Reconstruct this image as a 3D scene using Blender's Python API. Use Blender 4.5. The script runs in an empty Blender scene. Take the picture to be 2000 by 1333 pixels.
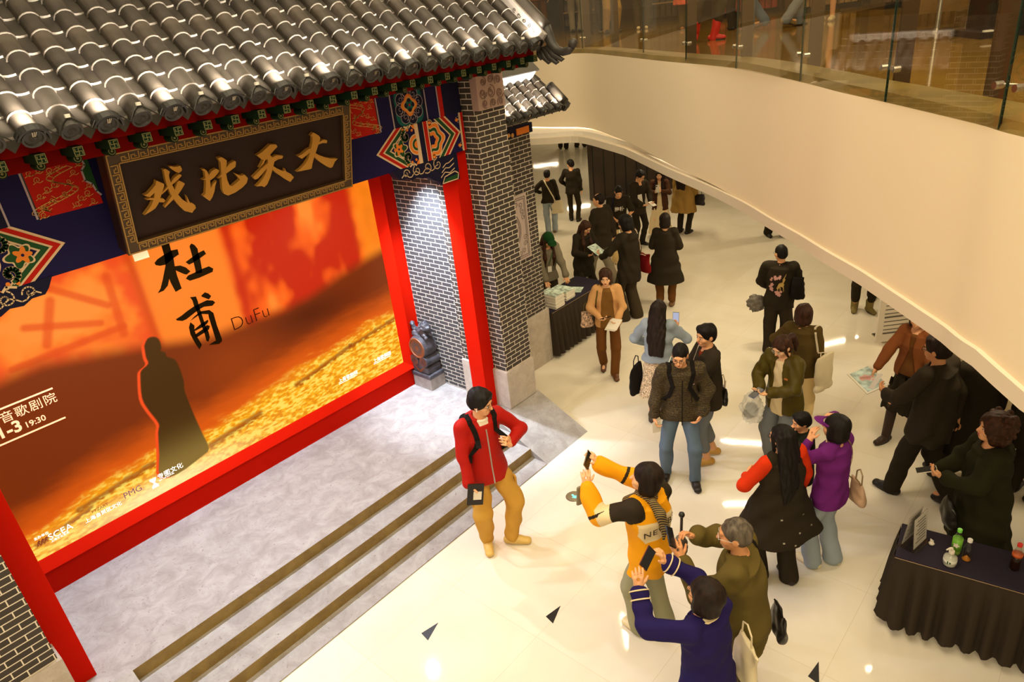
import bpy, bmesh, math, random
import numpy as np
from mathutils import Vector, Matrix, Euler
from mathutils.bvhtree import BVHTree
random.seed(7); rng = np.random.default_rng(7)
SC = bpy.context.scene; COL = SC.collection; PI = math.pi
# ---------------------------------------------------------------- camera
cd = bpy.data.cameras.new('camera'); cam = bpy.data.objects.new('camera', cd); COL.objects.link(cam)
cd.sensor_width = 36; cd.lens = 24.67; cd.clip_start = .05; cd.clip_end = 200
def cam_matrix(yaw, pitch, roll):
    fw = Vector((math.sin(yaw)*math.cos(pitch), math.cos(yaw)*math.cos(pitch), -math.sin(pitch)))
    r = Vector((math.cos(yaw), -math.sin(yaw), 0)); u = r.cross(fw)
    r2 = r*math.cos(roll)+u*math.sin(roll); u2 = -r*math.sin(roll)+u*math.cos(roll)
    return Matrix((r2, u2, -fw)).transposed()
cam.matrix_world = Matrix.Translation((0, 0, 4.8)) @ cam_matrix(.806, math.radians(25.6), -.117).to_4x4()
SC.camera = cam
# ---------------------------------------------------------------- light of the place
vs = SC.view_settings; vs.view_transform = 'Standard'; vs.look = 'None'; vs.exposure = 0; vs.gamma = 1; vs.use_curve_mapping = False
W = bpy.data.worlds.new('world'); SC.world = W; W.use_nodes = True
W.node_tree.nodes['Background'].inputs[0].default_value = (1.0, .78, .47, 1); W.node_tree.nodes['Background'].inputs[1].default_value = .45
def area(name, loc, size, energy, color, rot=(0, 0, 0), size_y=None, spread=PI):
    l = bpy.data.lights.new(name, 'AREA'); l.energy = energy; l.color = color; l.size = size; l.spread = spread
    if size_y: l.shape = 'RECTANGLE'; l.size_y = size_y
    o = bpy.data.objects.new(name, l); COL.objects.link(o); o.location = loc; o.rotation_euler = rot; return o
def spot(name, loc, target, energy, color, angle, blend=.5, radius=.03):
    l = bpy.data.lights.new(name, 'SPOT'); l.energy = energy; l.color = color; l.spot_size = angle; l.spot_blend = blend; l.shadow_soft_size = radius
    o = bpy.data.objects.new(name, l); COL.objects.link(o); o.location = loc
    o.rotation_euler = (Vector(target)-Vector(loc)).to_track_quat('-Z', 'Y').to_euler(); return o
WARM = (1.0, .83, .54); COOL = (.80, .86, 1.0)
area('atrium_light', (3.0, 1.2, 9.0), 7, 700, WARM)
q_ = area('atrium_side_fill', (-4.5, -1.5, 7.5), 5, 420, WARM); q_.rotation_euler = (Vector((5, 3.5, 2.5))-q_.location).to_track_quat('-Z', 'Y').to_euler()  # unseen fill area added to brighten the balcony wall from the side
area('upper_light', (12, 6, 7.4), 6, 200, (1, .74, .38))
for i, (x, y) in enumerate(((3.95, 6.1), (4.70, 6.1), (.9, 6.1), (1.7, 6.1), (2.6, 6.1))):
    spot('niche_spot', (x, y, 3.6), (x+.12, 5.6, .3) if x < 4.5 else (5.27, 6.0, 1.25), 185 if x < 4.5 else 900, COOL if x < 4.5 else (.72, .84, 1.0), 2.4 if x < 4.5 else 1.12, .7)
def line_lamp(name, a, b, z, energy, color=WARM, w=.022):
    """linear ceiling lamp from a to b, shining down"""
    L = math.hypot(b[0]-a[0], b[1]-a[1]); return area(name, ((a[0]+b[0])/2, (a[1]+b[1])/2, z), L, energy, color, (0, 0, math.atan2(b[1]-a[1], b[0]-a[0])), w)
for a, b, e in (((10.01, 4.70), (10.32, 3.96), 60), ((8.41, 3.90), (8.66, 3.54), 40), ((6.6, 1.2), (7.3, .6), 40), ((12.6, 7.2), (13.6, 7.9), 60), ((17.0, 12.3), (17.8, 11.5), 60), ((21.4, 16.7), (22.2, 16.1), 60), ((27, 23), (28, 22.2), 60), ((14.5, 4.5), (15.5, 3.8), 70), ((9.5, 1.2), (10.2, .6), 40), ((11.5, 10.5), (12.3, 10.0), 60)):
    line_lamp('ceiling_line_light', a, b, 2.69, e*.6)  # some follow floor streaks; the others are added out of view as hall fill
line_lamp('upper_line_light', (9.65, 6.8), (8.94, 6.2), 8.0, 20, w=.08)
# ---------------------------------------------------------------- helpers
def lin(r, g, b): return tuple(((c/255)/12.92 if c/255 <= .04045 else ((c/255+.055)/1.055)**2.4) for c in (r, g, b))+(1,)
MATS = {}
def mat(name, col, rough=.6, metal=0., spec=.5, bump=0., bscale=40., var=0., vscale=8., emit=None, estr=0., trans=0., alpha=1., stretch=None, ior=1.45):
    if name in MATS: return MATS[name]
    m = bpy.data.materials.new(name); m.use_nodes = True; nt = m.node_tree; b = nt.nodes['Principled BSDF']
    c = tuple(col)[:3]+(1,)
    b.inputs['Base Color'].default_value = c; b.inputs['Roughness'].default_value = rough; b.inputs['Metallic'].default_value = metal
    b.inputs['Specular IOR Level'].default_value = spec; b.inputs['IOR'].default_value = ior
    if trans: b.inputs['Transmission Weight'].default_value = trans
    if alpha < 1: b.inputs['Alpha'].default_value = alpha
    if emit: b.inputs['Emission Color'].default_value = tuple(emit)[:3]+(1,); b.inputs['Emission Strength'].default_value = estr
    tc = None
    def coord():
        t = nt.nodes.new('ShaderNodeTexCoord'); o = t.outputs['Object']
        if stretch:
            mp = nt.nodes.new('ShaderNodeMapping'); mp.inputs['Scale'].default_value = stretch; nt.links.new(o, mp.inputs[0]); o = mp.outputs[0]
        return o
    if bump or var: tc = coord()
    if bump:
        n = nt.nodes.new('ShaderNodeTexNoise'); n.inputs['Scale'].default_value = bscale; n.inputs['Detail'].default_value = 3; nt.links.new(tc, n.inputs['Vector'])
        bp = nt.nodes.new('ShaderNodeBump'); bp.inputs['Strength'].default_value = min(1, bump*50); bp.inputs['Distance'].default_value = bump
        nt.links.new(n.outputs[0], bp.inputs['Height']); nt.links.new(bp.outputs[0], b.inputs['Normal'])
    if var:
        n = nt.nodes.new('ShaderNodeTexNoise'); n.inputs['Scale'].default_value = vscale; n.inputs['Detail'].default_value = 4; nt.links.new(tc, n.inputs['Vector'])
        r = nt.nodes.new('ShaderNodeValToRGB'); r.color_ramp.elements[0].position = .35; r.color_ramp.elements[1].position = .65
        r.color_ramp.elements[0].color = tuple(max(0, x*(1-var)) for x in c[:3])+(1,); r.color_ramp.elements[1].color = tuple(min(1, x*(1+var)) for x in c[:3])+(1,)
        nt.links.new(n.outputs[0], r.inputs[0]); nt.links.new(r.outputs[0], b.inputs['Base Color'])
    MATS[name] = m; return m
def empty(name, loc=(0, 0, 0), rz=0., label=None, cat=None, group=None):
    o = bpy.data.objects.new(name, None); COL.objects.link(o); o.location = loc; o.rotation_euler = (0, 0, rz); o.empty_display_size = .1
    if label: tag(o, label, cat, group)
    return o
def tag(o, label=None, cat=None, group=None, kind=None):
    if label: o['label'] = label
    if cat: o['category'] = cat
    if group: o['group'] = group
    if kind: o['kind'] = kind
    return o
def link_mesh(name, verts, faces, m, parent=None, smooth=False, loc=None, midx=None):
    me = bpy.data.meshes.new(name); me.from_pydata([tuple(v) for v in verts], [], [tuple(f) for f in faces]); me.update()
    ms = m if isinstance(m, (list, tuple)) else [m]
    for x in ms: me.materials.append(x)
    if midx is not None: me.polygons.foreach_set('material_index', midx)
    if smooth: me.polygons.foreach_set('use_smooth', [True]*len(me.polygons))
    o = bpy.data.objects.new(name, me); COL.objects.link(o)
    if parent: o.parent = parent
    if loc: o.location = loc
    return o
class MB:
    """collects shapes for ONE mesh object"""
    def __init__(s): s.v = []; s.f = []; s.mi = []; s.cur = 0
    def add(s, vs, fs, T=None):
        n = len(s.v)
        if T is not None: vs = [T @ Vector(v) for v in vs]
        s.v += [tuple(v) for v in vs]; s.f += [tuple(i+n for i in f) for f in fs]; s.mi += [s.cur]*len(fs); return s
    def box(s, x0, x1, y0, y1, z0, z1, T=None, b=0.):
        if b > 0:
            bm = bmesh.new(); bmesh.ops.create_cube(bm, size=1)
            for v in bm.verts: v.co = Vector(((x0+x1)/2+v.co.x*(x1-x0), (y0+y1)/2+v.co.y*(y1-y0), (z0+z1)/2+v.co.z*(z1-z0)))
            bmesh.ops.bevel(bm, geom=bm.edges[:], offset=b, segments=2, affect='EDGES', profile=.5)
            bm.verts.index_update(); vs = [v.co.copy() for v in bm.verts]; fs = [[v.index for v in f.verts] for f in bm.faces]; bm.free(); return s.add(vs, fs, T)
        vs = [(x0, y0, z0), (x1, y0, z0), (x1, y1, z0), (x0, y1, z0), (x0, y0, z1), (x1, y0, z1), (x1, y1, z1), (x0, y1, z1)]
        return s.add(vs, [(0, 3, 2, 1), (4, 5, 6, 7), (0, 1, 5, 4), (1, 2, 6, 5), (2, 3, 7, 6), (3, 0, 4, 7)], T)
    def poly(s, pts, d0, d1, T=None):
        """outline pts (u,v) extruded from depth d0 to d1 along w; local axes u,v,w = x,y,z (map with T). concave safe"""
        a = sum(pts[i][0]*pts[(i+1) % len(pts)][1]-pts[(i+1) % len(pts)][0]*pts[i][1] for i in range(len(pts)))
        if a < 0: pts = pts[::-1]
        n = len(pts); vs = [(p[0], p[1], d0) for p in pts]+[(p[0], p[1], d1) for p in pts]
        from mathutils.geometry import tessellate_polygon
        tri = tessellate_polygon([[Vector((p[0], p[1], 0)) for p in pts]])
        fs = []
        for t in tri:
            (ax, ay), (bx, by), (cx, cy) = [pts[i][:2] for i in t]
            t = t if (bx-ax)*(cy-ay)-(by-ay)*(cx-ax) > 0 else t[::-1]
            fs.append(tuple(i+n for i in t) if d1 > d0 else tuple(t)[::-1]); fs.append(tuple(t)[::-1] if d1 > d0 else tuple(i+n for i in t))
        for i in range(n):
            j = (i+1) % n; fs.append((i, j, j+n, i+n) if d1 > d0 else (j, i, i+n, j+n))
        return s.add(vs, fs, T)
    def tube(s, pts, r, seg=8, closed=False, cap=True, T=None, flat=1., up=None):
        pts = [Vector(p) for p in pts]; n = len(pts); rs = r if isinstance(r, (list, tuple)) else [r]*n; vs = []; fs = []; prev = None
        for i, p in enumerate(pts):
            if closed: t = pts[(i+1) % n]-pts[i-1]
            else: t = pts[min(i+1, n-1)]-pts[max(i-1, 0)]
            t.normalize()
            if up is not None: u = Vector(up)-t*t.dot(Vector(up))
            elif prev is not None: u = prev-t*t.dot(prev)
            else: u = Vector((0, 0, 1)) if abs(t.z) < .9 else Vector((1, 0, 0)); u = u-t*t.dot(u)
            if u.length < 1e-6: u = t.orthogonal()
            u.normalize(); prev = u; w = t.cross(u)
            for k in range(seg):
                a = 2*PI*k/seg; vs.append(p+(u*math.cos(a)*flat+w*math.sin(a))*rs[i])
        m = n if closed else n-1
        for i in range(m):
            for k in range(seg):
                a, b = i*seg+k, i*seg+(k+1) % seg; c, d = ((i+1) % n)*seg+k, ((i+1) % n)*seg+(k+1) % seg; fs.append((a, b, d, c))
        if cap and not closed: fs += [tuple(range(seg))[::-1], tuple((n-1)*seg+k for k in range(seg))]
        return s.add(vs, fs, T)
    def lathe(s, prof, seg=20, T=None, a0=0., a1=2*PI):
        full = abs(a1-a0-2*PI) < 1e-6; n = seg if full else seg+1; vs = []; fs = []
        for r, z in prof:
            for k in range(n):
                a = a0+(a1-a0)*k/seg; vs.append((r*math.cos(a), r*math.sin(a), z))
        for i in range(len(prof)-1):
            for k in range(seg):
                a, b = i*n+k, i*n+(k+1) % n; fs.append((a, b, b+n, a+n))
        if full:
            if prof[0][0] > 1e-5: fs.append(tuple(range(n))[::-1])
            if prof[-1][0] > 1e-5: fs.append(tuple((len(prof)-1)*n+k for k in range(n)))
        return s.add(vs, fs, T)
    def build(s, name, m, parent=None, smooth=False, loc=None):
        return link_mesh(name, s.v, s.f, m, parent, smooth, loc, s.mi if isinstance(m, (list, tuple)) else None)
def smooth_angle(o, ang=.6):
    me = o.data; me.polygons.foreach_set('use_smooth', [True]*len(me.polygons))
    bm = bmesh.new(); bm.from_mesh(me)
    for e in bm.edges:
        if len(e.link_faces) == 2 and e.calc_face_angle(0) > ang: e.smooth = False
    bm.to_mesh(me); bm.free(); return o
XZ = Matrix(((1, 0, 0, 0), (0, 0, -1, 0), (0, 1, 0, 0), (0, 0, 0, 1)))   # u->x, v->z, depth -> -y
def plane_T(origin, u, v):
    u = Vector(u).normalized(); v = Vector(v); v = (v-u*u.dot(v)).normalized(); w = u.cross(v)
    return Matrix.Translation(origin) @ Matrix((u, v, w)).transposed().to_4x4()
def text_mesh(txt, size, bold=0., extrude=.002, spacing=1., shear=0., align='LEFT'):
    c = bpy.data.curves.new('txt', 'FONT'); c.body = txt; c.size = size; c.offset = bold; c.extrude = extrude; c.space_character = spacing; c.shear = shear; c.align_x = align; c.resolution_u = 3
    o = bpy.data.objects.new('txt', c); COL.objects.link(o); dg = bpy.context.evaluated_depsgraph_get(); dg.update()
    me = bpy.data.meshes.new_from_object(o.evaluated_get(dg)); vs = [v.co.copy() for v in me.vertices]; fs = [tuple(p.vertices) for p in me.polygons]
    bpy.data.objects.remove(o); bpy.data.curves.remove(c); bpy.data.meshes.remove(me); return vs, fs
def write(name, txt, size, T, m, parent=None, **k):
    vs, fs = text_mesh(txt, size, **k); b = MB(); b.add(vs, fs, T); return b.build(name, m, parent)
def spiral(cx, cy, r, turns=1.4, a0=0., cw=1, n=18):
    return [(cx+r*(1-.8*i/n)*math.cos(a0+cw*turns*2*PI*i/n), cy+r*(1-.8*i/n)*math.sin(a0+cw*turns*2*PI*i/n)) for i in range(n+1)]
def ribbon(b, pts, w, d0, d1, T):
    """flat band of width w along 2-D pts, extruded"""
    for i in range(len(pts)-1):
        (x0, y0), (x1, y1) = pts[i], pts[i+1]; L = math.hypot(x1-x0, y1-y0)
        if L < 1e-6: continue
        nx, ny = -(y1-y0)/L*w/2, (x1-x0)/L*w/2; ex, ey = (x1-x0)/L*w*.3, (y1-y0)/L*w*.3
        b.add([(x0-ex+nx, y0-ey+ny, d1), (x0-ex-nx, y0-ey-ny, d1), (x1+ex-nx, y1+ey-ny, d1), (x1+ex+nx, y1+ey+ny, d1)], [(0, 1, 2, 3)], T)
    return b
# ---------------------------------------------------------------- materials of the place
def nodes(name):
    m = bpy.data.materials.new(name); m.use_nodes = True; nt = m.node_tree; MATS[name] = m
    return m, nt, nt.nodes['Principled BSDF'], lambda t, **k: _n(nt, t, k), lambda a, b: nt.links.new(a, b)
def _n(nt, t, k):
    n = nt.nodes.new('ShaderNode'+t)
    for a, v in k.items(): setattr(n, a, v)
    return n
def stone(name, c1, c2, rough, scale=3., fine=60., vein=None):
    m, nt, b, N, L = nodes(name); tc = N('TexCoord'); n1 = N('TexNoise'); n1.inputs['Scale'].default_value = scale; n1.inputs['Detail'].default_value = 8; n1.inputs['Roughness'].default_value = .7
    n1.inputs['Distortion'].default_value = .6
    r = N('ValToRGB'); r.color_ramp.elements[0].position = .38; r.color_ramp.elements[1].position = .62; r.color_ramp.elements[0].color = c1; r.color_ramp.elements[1].color = c2
    L(tc.outputs['Object'], n1.inputs['Vector']); L(n1.outputs[0], r.inputs[0]); out = r.outputs[0]
    if vein:
        w = N('TexNoise'); w.inputs['Scale'].default_value = fine; w.inputs['Detail'].default_value = 2; L(tc.outputs['Object'], w.inputs['Vector'])
        r2 = N('ValToRGB'); r2.color_ramp.elements[0].position = .66; r2.color_ramp.elements[1].position = .74; r2.color_ramp.elements[0].color = (0, 0, 0, 1); r2.color_ramp.elements[1].color = (1, 1, 1, 1); L(w.outputs[0], r2.inputs[0])
        mx = N('Mix', data_type='RGBA'); mx.inputs['B'].default_value = vein; L(r2.outputs[0], mx.inputs[0]); L(out, mx.inputs['A']); out = mx.outputs['Result']
    L(out, b.inputs['Base Color']); b.inputs['Roughness'].default_value = rough; return m
def brick(name, cb, cb2, cm):
    """printed running-bond brick; picks (x,z) or (y,z) by the face's direction"""
    m, nt, b, N, L = nodes(name); tc = N('TexCoord'); sp = N('SeparateXYZ'); L(tc.outputs['Object'], sp.inputs[0]); ge = N('NewGeometry'); sn = N('SeparateXYZ'); L(ge.outputs['Normal'], sn.inputs[0])
    ab = N('Math', operation='ABSOLUTE'); L(sn.outputs[0], ab.inputs[0]); gt = N('Math', operation='GREATER_THAN'); gt.inputs[1].default_value = .5; L(ab.outputs[0], gt.inputs[0])
    mx = N('Mix', data_type='FLOAT'); L(gt.outputs[0], mx.inputs[0]); L(sp.outputs[0], mx.inputs['A']); L(sp.outputs[1], mx.inputs['B'])
    cx = N('CombineXYZ'); L(mx.outputs[0], cx.inputs[0]); L(sp.outputs[2], cx.inputs[1])
    t = N('TexBrick'); L(cx.outputs[0], t.inputs['Vector']); t.inputs['Scale'].default_value = 1; t.inputs['Brick Width'].default_value = .17; t.inputs['Row Height'].default_value = .0545
    t.inputs['Mortar Size'].default_value = .0042; t.inputs['Mortar Smooth'].default_value = .05; t.inputs['Color1'].default_value = cb; t.inputs['Color2'].default_value = cb2; t.inputs['Mortar'].default_value = cm
    L(t.outputs[0], b.inputs['Base Color']); b.inputs['Roughness'].default_value = .75; b.inputs['Specular IOR Level'].default_value = .25; return m
FLOOR = None
def floor_mat():
    m, nt, b, N, L = nodes('polished_cream_stone'); tc = N('TexCoord'); n1 = N('TexNoise'); n1.inputs['Scale'].default_value = 1.1; n1.inputs['Detail'].default_value = 7; n1.inputs['Distortion'].default_value = 1.5
    r = N('ValToRGB'); r.color_ramp.elements[0].position = .3; r.color_ramp.elements[1].position = .7; r.color_ramp.elements[0].color = (.74, .67, .54, 1); r.color_ramp.elements[1].color = (.80, .74, .62, 1)
    L(tc.outputs['Object'], n1.inputs['Vector']); L(n1.outputs[0], r.inputs[0])
    mp = N('Mapping'); mp.inputs['Rotation'].default_value = (0, 0, .0); L(tc.outputs['Object'], mp.inputs[0])
    t = N('TexBrick'); t.offset = 0; L(mp.outputs[0], t.inputs['Vector']); t.inputs['Scale'].default_value = 1; t.inputs['Brick Width'].default_value = 1.0; t.inputs['Row Height'].default_value = 1.0; t.inputs['Mortar Size'].default_value = .002
    t.inputs['Color1'].default_value = (1, 1, 1, 1); t.inputs['Color2'].default_value = (.96, .95, .92, 1); t.inputs['Mortar'].default_value = (.82, .78, .7, 1)
    mx = N('Mix', data_type='RGBA', blend_type='MULTIPLY'); mx.inputs[0].default_value = 1; L(r.outputs[0], mx.inputs['A']); L(t.outputs[0], mx.inputs['B']); L(mx.outputs['Result'], b.inputs['Base Color'])
    b.inputs['Roughness'].default_value = .045; b.inputs['IOR'].default_value = 1.45; b.inputs['Specular IOR Level'].default_value = .5; return m
M_FLOOR = floor_mat()
M_STAGE = stone('pale_grey_stone_print', (.27, .243, .228, 1), (.375, .352, .337, 1), .6, 5., 42., (.21, .17, .145, 1))
M_PLINTH = stone('beige_stone_print', (.40, .34, .28, 1), (.50, .44, .37, 1), .5, 6., 40., (.36, .29, .22, 1))
M_NBRICK = brick('pale_niche_brick_print', (.056, .053, .055, 1), (.068, .064, .066, 1), (.70, .64, .54, 1))
M_BRICK = brick('grey_brick_print', (.050, .040, .034, 1), (.062, .050, .042, 1), (.70, .62, .50, 1))
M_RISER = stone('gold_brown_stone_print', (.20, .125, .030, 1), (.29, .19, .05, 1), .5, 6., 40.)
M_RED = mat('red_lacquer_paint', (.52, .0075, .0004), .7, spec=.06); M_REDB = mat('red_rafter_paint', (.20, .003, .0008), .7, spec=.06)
M_FASCIA = mat('cream_wall_paint', (.84, .71, .52), .6); M_TRIM = mat('cream_trim', (.72, .63, .50), .5)
M_WHITE = mat('white_ceiling_paint', (.8, .75, .66), .7)
M_UP = stone('tan_polished_tile', (.20, .108, .016, 1), (.25, .14, .024, 1), .07, 1.5)
M_CURB = mat('olive_stone_curb', (.20, .135, .035), .35, var=.2, vscale=3)
M_BLUE = mat('indigo_beam_paint', (.012, .009, .058), .6, spec=.12); M_NAVY2 = mat('dark_navy_paint', (.010, .010, .032), .6, spec=.12)
M_CREAM = mat('cream_line_paint', (.70, .50, .30), .6, spec=.12); M_LILAC = mat('pale_lilac_line_paint', (.42, .34, .36), .6, spec=.12); M_GREEN = mat('dark_green_paint', (.018, .07, .022), .6, spec=.12)
M_TEAL = mat('teal_paint', (.010, .11, .10), .6, spec=.12); M_ORANGE = mat('orange_paint', (.78, .22, .03), .6, spec=.12); M_CRIM = mat('crimson_paint', (.46, .012, .006), .6, spec=.12)
M_GOLD = mat('dull_gold_paint', (.50, .24, .035), .38, .35); M_LINEGOLD = mat('thin_gold_line', (.66, .33, .07), .5); M_BROWN = mat('dark_brown_lacquer', (.020, .008, .005), .5, spec=.25)
M_TILE = mat('grey_roof_tile', (.034, .028, .022), .45, spec=.3, var=.35, vscale=5, bump=.0006, bscale=30); M_TILE2 = mat('weathered_roof_tile', (.046, .036, .027), .48, spec=.3, var=.3, vscale=7, bump=.0006, bscale=25)
M_TEND = mat('dark_tile_end', (.028, .024, .020), .5, bump=.004, bscale=35); M_MORT = mat('pale_tile_lip', (.40, .36, .31), .5); M_LIP2 = mat('cover_tile_lip', (.13, .11, .09), .45)
M_BLACK = mat('black_plastic', (.012, .011, .010), .4); M_CARVE = mat('pink_grey_carved_stone', (.40, .27, .22), .6); M_STEEL = mat('brushed_steel', (.5, .45, .38), .25, 1.)
M_DARKST = mat('dark_carved_stone', (.06, .058, .068), .42, bump=.006, bscale=22, var=.4, vscale=9)
M_ENDG = mat('green_rafter_end', (.005, .016, .006), .6, spec=.1)
# ---------------------------------------------------------------- the setting
MB().box(-3, 32, -6, 30, -.1, 0).build('floor', M_FLOOR)['kind'] = 'structure'
EDGE = [(9.25, 11), (9.28, 8.6), (9.33, 7.5), (9.33, 6.75), (8.706, 5.788), (7.747, 4.448), (6.908, 3.198), (5.889, 2.186), (5.356, 1.71), (4.934, 1.295), (4.314, .709), (3.99, .444), (3.3, -.3), (2.6, -1.2), (2.2, -2.2)]
def smooth_line(P, n=4):
    out = []
    for i in range(len(P)-1):
        p0, p1, p2, p3 = (np.array(P[max(0, min(len(P)-1, j))], float) for j in (i-1, i, i+1, i+2))
        for k in range(n):
            t = k/n; out.append(tuple(.5*(2*p1+(p2-p0)*t+(2*p0-5*p1+4*p2-p3)*t*t+(3*p1-p0-3*p2+p3)*t**3)))
    return out+[P[-1]]
EDGE_S = smooth_line(EDGE, 5)
def off(line, d):
    """shift an XY line by d towards the building (away from the void)"""
    out = []
    for i, p in enumerate(line):
        a = np.array(line[max(0, i-1)]); b = np.array(line[min(len(line)-1, i+1)]); t = (b-a)/np.linalg.norm(b-a); nrm = np.array((-t[1], t[0]))
        out.append(tuple(np.array(p)+nrm*d))
    return out
def strip(b, A, za, B, zb, flip=False):
    n = len(A); vs = [(x, y, za) for x, y in A]+[(x, y, zb) for x, y in B]
    fs = [(i, i+1, n+i+1, n+i) for i in range(n-1)]
    return b.add(vs, [f[::-1] for f in fs] if flip else fs)
far = [(30, -2.2), (30, 29), (9.25, 29)]
def slab(name, line, z0, z1, m):
    return tag(MB().poly(list(line)+far, z0, z1).build(name, m), kind='structure')
LZF = lambda x: float(np.interp(x, [3.2, 3.75, 3.99, 4.37, 4.94, 5.42, 6.22, 6.96, 7.8, 8.4], [2.74, 2.755, 2.81, 2.79, 2.78, 2.75, 2.675, 2.64, 2.68, 2.70])); GAP = lambda x: .092*min(1, max(0, (x-6.9)/1.5)); b = MB(); zb = [LZF(x)+.10+GAP(x) for x, y in EDGE_S]; n = len(EDGE_S)
IN = off(EDGE_S, .12)
b.add([(x, y, 4.0) for x, y in EDGE_S]+[(x, y, z) for (x, y), z in zip(EDGE_S, zb)]+[(x, y, z) for (x, y), z in zip(IN, zb)]+[(x, y, 4.0) for x, y in IN], [(i, n+i, n+i+1, i+1) for i in range(n-1)]+[(n+i, 2*n+i, 2*n+i+1, n+i+1) for i in range(n-1)]+[(2*n+i, 3*n+i, 3*n+i+1, 2*n+i+1) for i in range(n-1)]+[(3*n+i, i, i+1, 3*n+i+1) for i in range(n-1)])
o = b.build('wall_atrium', M_FASCIA, smooth=False); smooth_angle(o, .9); tag(o, kind='structure')
slab('floor_upper', off(EDGE_S, .10), 3.93, 4.0, M_UP)
LIP_S = [tuple(np.array(p)+(np.array(o_)-np.array(p))*(.028+.17*min(1, max(0, (p[1]-5.6)/1.1))+.30*min(1, max(0, (p[1]-6.8)/.8)))) for p, o_ in zip(EDGE_S, off(EDGE_S, -1))]
slab('ceiling', off(LIP_S, .10), 2.80, 2.86, M_WHITE)
LZ = [LZF(p[0]) for p in EDGE_S]; k_ = len(LIP_S); b = MB(); LO = off(LIP_S, .14)
b.add([(x, y, z+.10) for (x, y), z in zip(LIP_S, LZ)]+[(x, y, z) for (x, y), z in zip(LIP_S, LZ)]+[(x, y, z) for (x, y), z in zip(LO, LZ)]+[(x, y, z+.10) for (x, y), z in zip(LO, LZ)], [(q*k_+i, ((q+1)%4)*k_+i, ((q+1)%4)*k_+i+1, q*k_+i+1) for q in range(4) for i in range(k_-1)])
o = b.build('trim_1', M_TRIM); tag(o, kind='structure')
o = strip(MB(), off(EDGE_S, .02), 4.055, off(EDGE_S, .0), 4.0)
strip(o, off(EDGE_S, .30), 4.055, off(EDGE_S, .02), 4.055); strip(o, off(EDGE_S, .31), 4.0, off(EDGE_S, .30), 4.055)
tag(o.build('trim_2', M_CURB), kind='structure')
M_LED = mat('led_strip', (1, .9, .75), .5, emit=(1, .86, .62), estr=3.2)
q = off(EDGE_S, .10)
o = MB(); strip(o, q, 2.785, q, 2.90); o = o.build('led_strip', M_LED); tag(o, 'warm white light strip tucked under the curved balcony wall above the ledge', 'light')
# far walls, shop front under the balcony
tag(MB().box(9.2, 30, 29, 29.2, 0, 8).box(30, 30.2, -3, 29, 0, 8).build('wall_back', M_FASCIA), kind='structure')
M_SHOP = mat('dark_wood_panel', (.030, .016, .007), .45, var=.4, vscale=2)
# ---------------------------------------------------------------- stage platform
pf = empty('stage_platform', (2.755, 5.2, 0), 0, 'low pale stone stage with three steps in front of the glowing orange poster', 'stage')
P0 = (-2.755, -5.2, 0)
MB().box(-.25, 5.73, 5.18, 6.85, 0, .37).build('platform_top', M_STAGE, pf, loc=P0)
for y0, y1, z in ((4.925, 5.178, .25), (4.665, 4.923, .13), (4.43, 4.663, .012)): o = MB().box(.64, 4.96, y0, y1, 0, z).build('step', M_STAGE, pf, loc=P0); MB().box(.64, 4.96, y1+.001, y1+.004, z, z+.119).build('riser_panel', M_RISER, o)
for x0, x1 in ((-.2, .64), (4.96, 5.76)):
    MB().poly([(4.43, 0), (5.179, 0), (5.179, .37)], x0, x1, Matrix(((0, 0, 1, 0), (1, 0, 0, 0), (0, 1, 0, 0), (0, 0, 0, 1)))).build('side_ramp', M_STAGE, pf, loc=P0)
# ---------------------------------------------------------------- the gate: columns, brick pillars, beam
gate = empty('gate_pavilion', (2.755, 5.4, .37), 0, 'red and grey brick ceremonial gate with painted indigo beam framing the stage', 'gate')
G0 = (-2.755, -5.4, -.37)
def curls(b, T, pts, w, d): return ribbon(b, pts, w, 0, d, T)
for s in (1, -1):
    mx = (lambda x: x) if s == 1 else (lambda x: 5.51-x)
    X = lambda a, c: (min(mx(a), mx(c)), max(mx(a), mx(c)))
    pil = MB().box(*X(5.243, 5.70), 5.18, 5.9, .37, 4.25).build('brick_pillar', M_BRICK, gate, loc=G0)
    MB().box(*X(5.222, 5.715), 5.158, 5.92, .37, .868, b=.006).build('plinth', M_PLINTH, pil)
    c = MB().box(*X(5.238, 5.635), 5.10, 5.20, 3.862, 4.22, b=.008)
    r = random.Random(3); c2 = MB()
    for cx, cz, rr in ((5.33, 4.13, .05), (5.44, 4.15, .06), (5.55, 4.12, .055), (5.31, 4.02, .06), (5.43, 4.02, .07), (5.56, 4.0, .06), (5.33, 3.92, .045), (5.45, 3.91, .05), (5.56, 3.91, .05)):
        for q in range(2):
            sp = spiral(mx(cx), cz, rr*(1-.35*q), 1.3, r.uniform(0, 6), 1 if q else -1, 12); c2.tube([(x, 5.099, z) for x, z in sp], .0065, 5)
    c2.build('scroll_relief', mat('painted_groove_shade', (.20, .12, .095), .7), c.build('carved_panel', M_CARVE, pil))  # curls coloured darker: groove shade painted on to bring out the relief
    MB().box(*X(5.065, 5.262), 5.385, 5.615, .37, 4.0, b=.004).build('red_column', M_RED, gate, loc=G0)
    MB().box(*X(5.272, 5.40), 5.616, 6.75, .37, 4.0).build('niche_wall', M_NBRICK, gate, loc=G0)
MB().box(-.3, 5.8, 6.86, 6.95, .0, 4.6).build('back_panel', M_NAVY2, gate, loc=G0)
beam = MB().box(.30, 5.21, 5.33, 5.50, 3.482, 4.22).build('painted_beam', M_BLUE, gate, loc=G0)
YB = 5.33
SEP = {'stripe_pattern', 'scroll_outline_pattern', 'dot_pattern', 'scroll_pattern', 'chevron_stripe', 'divider_stripe', 'corner_leaf_pattern', 'end_scroll_pattern'}
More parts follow.
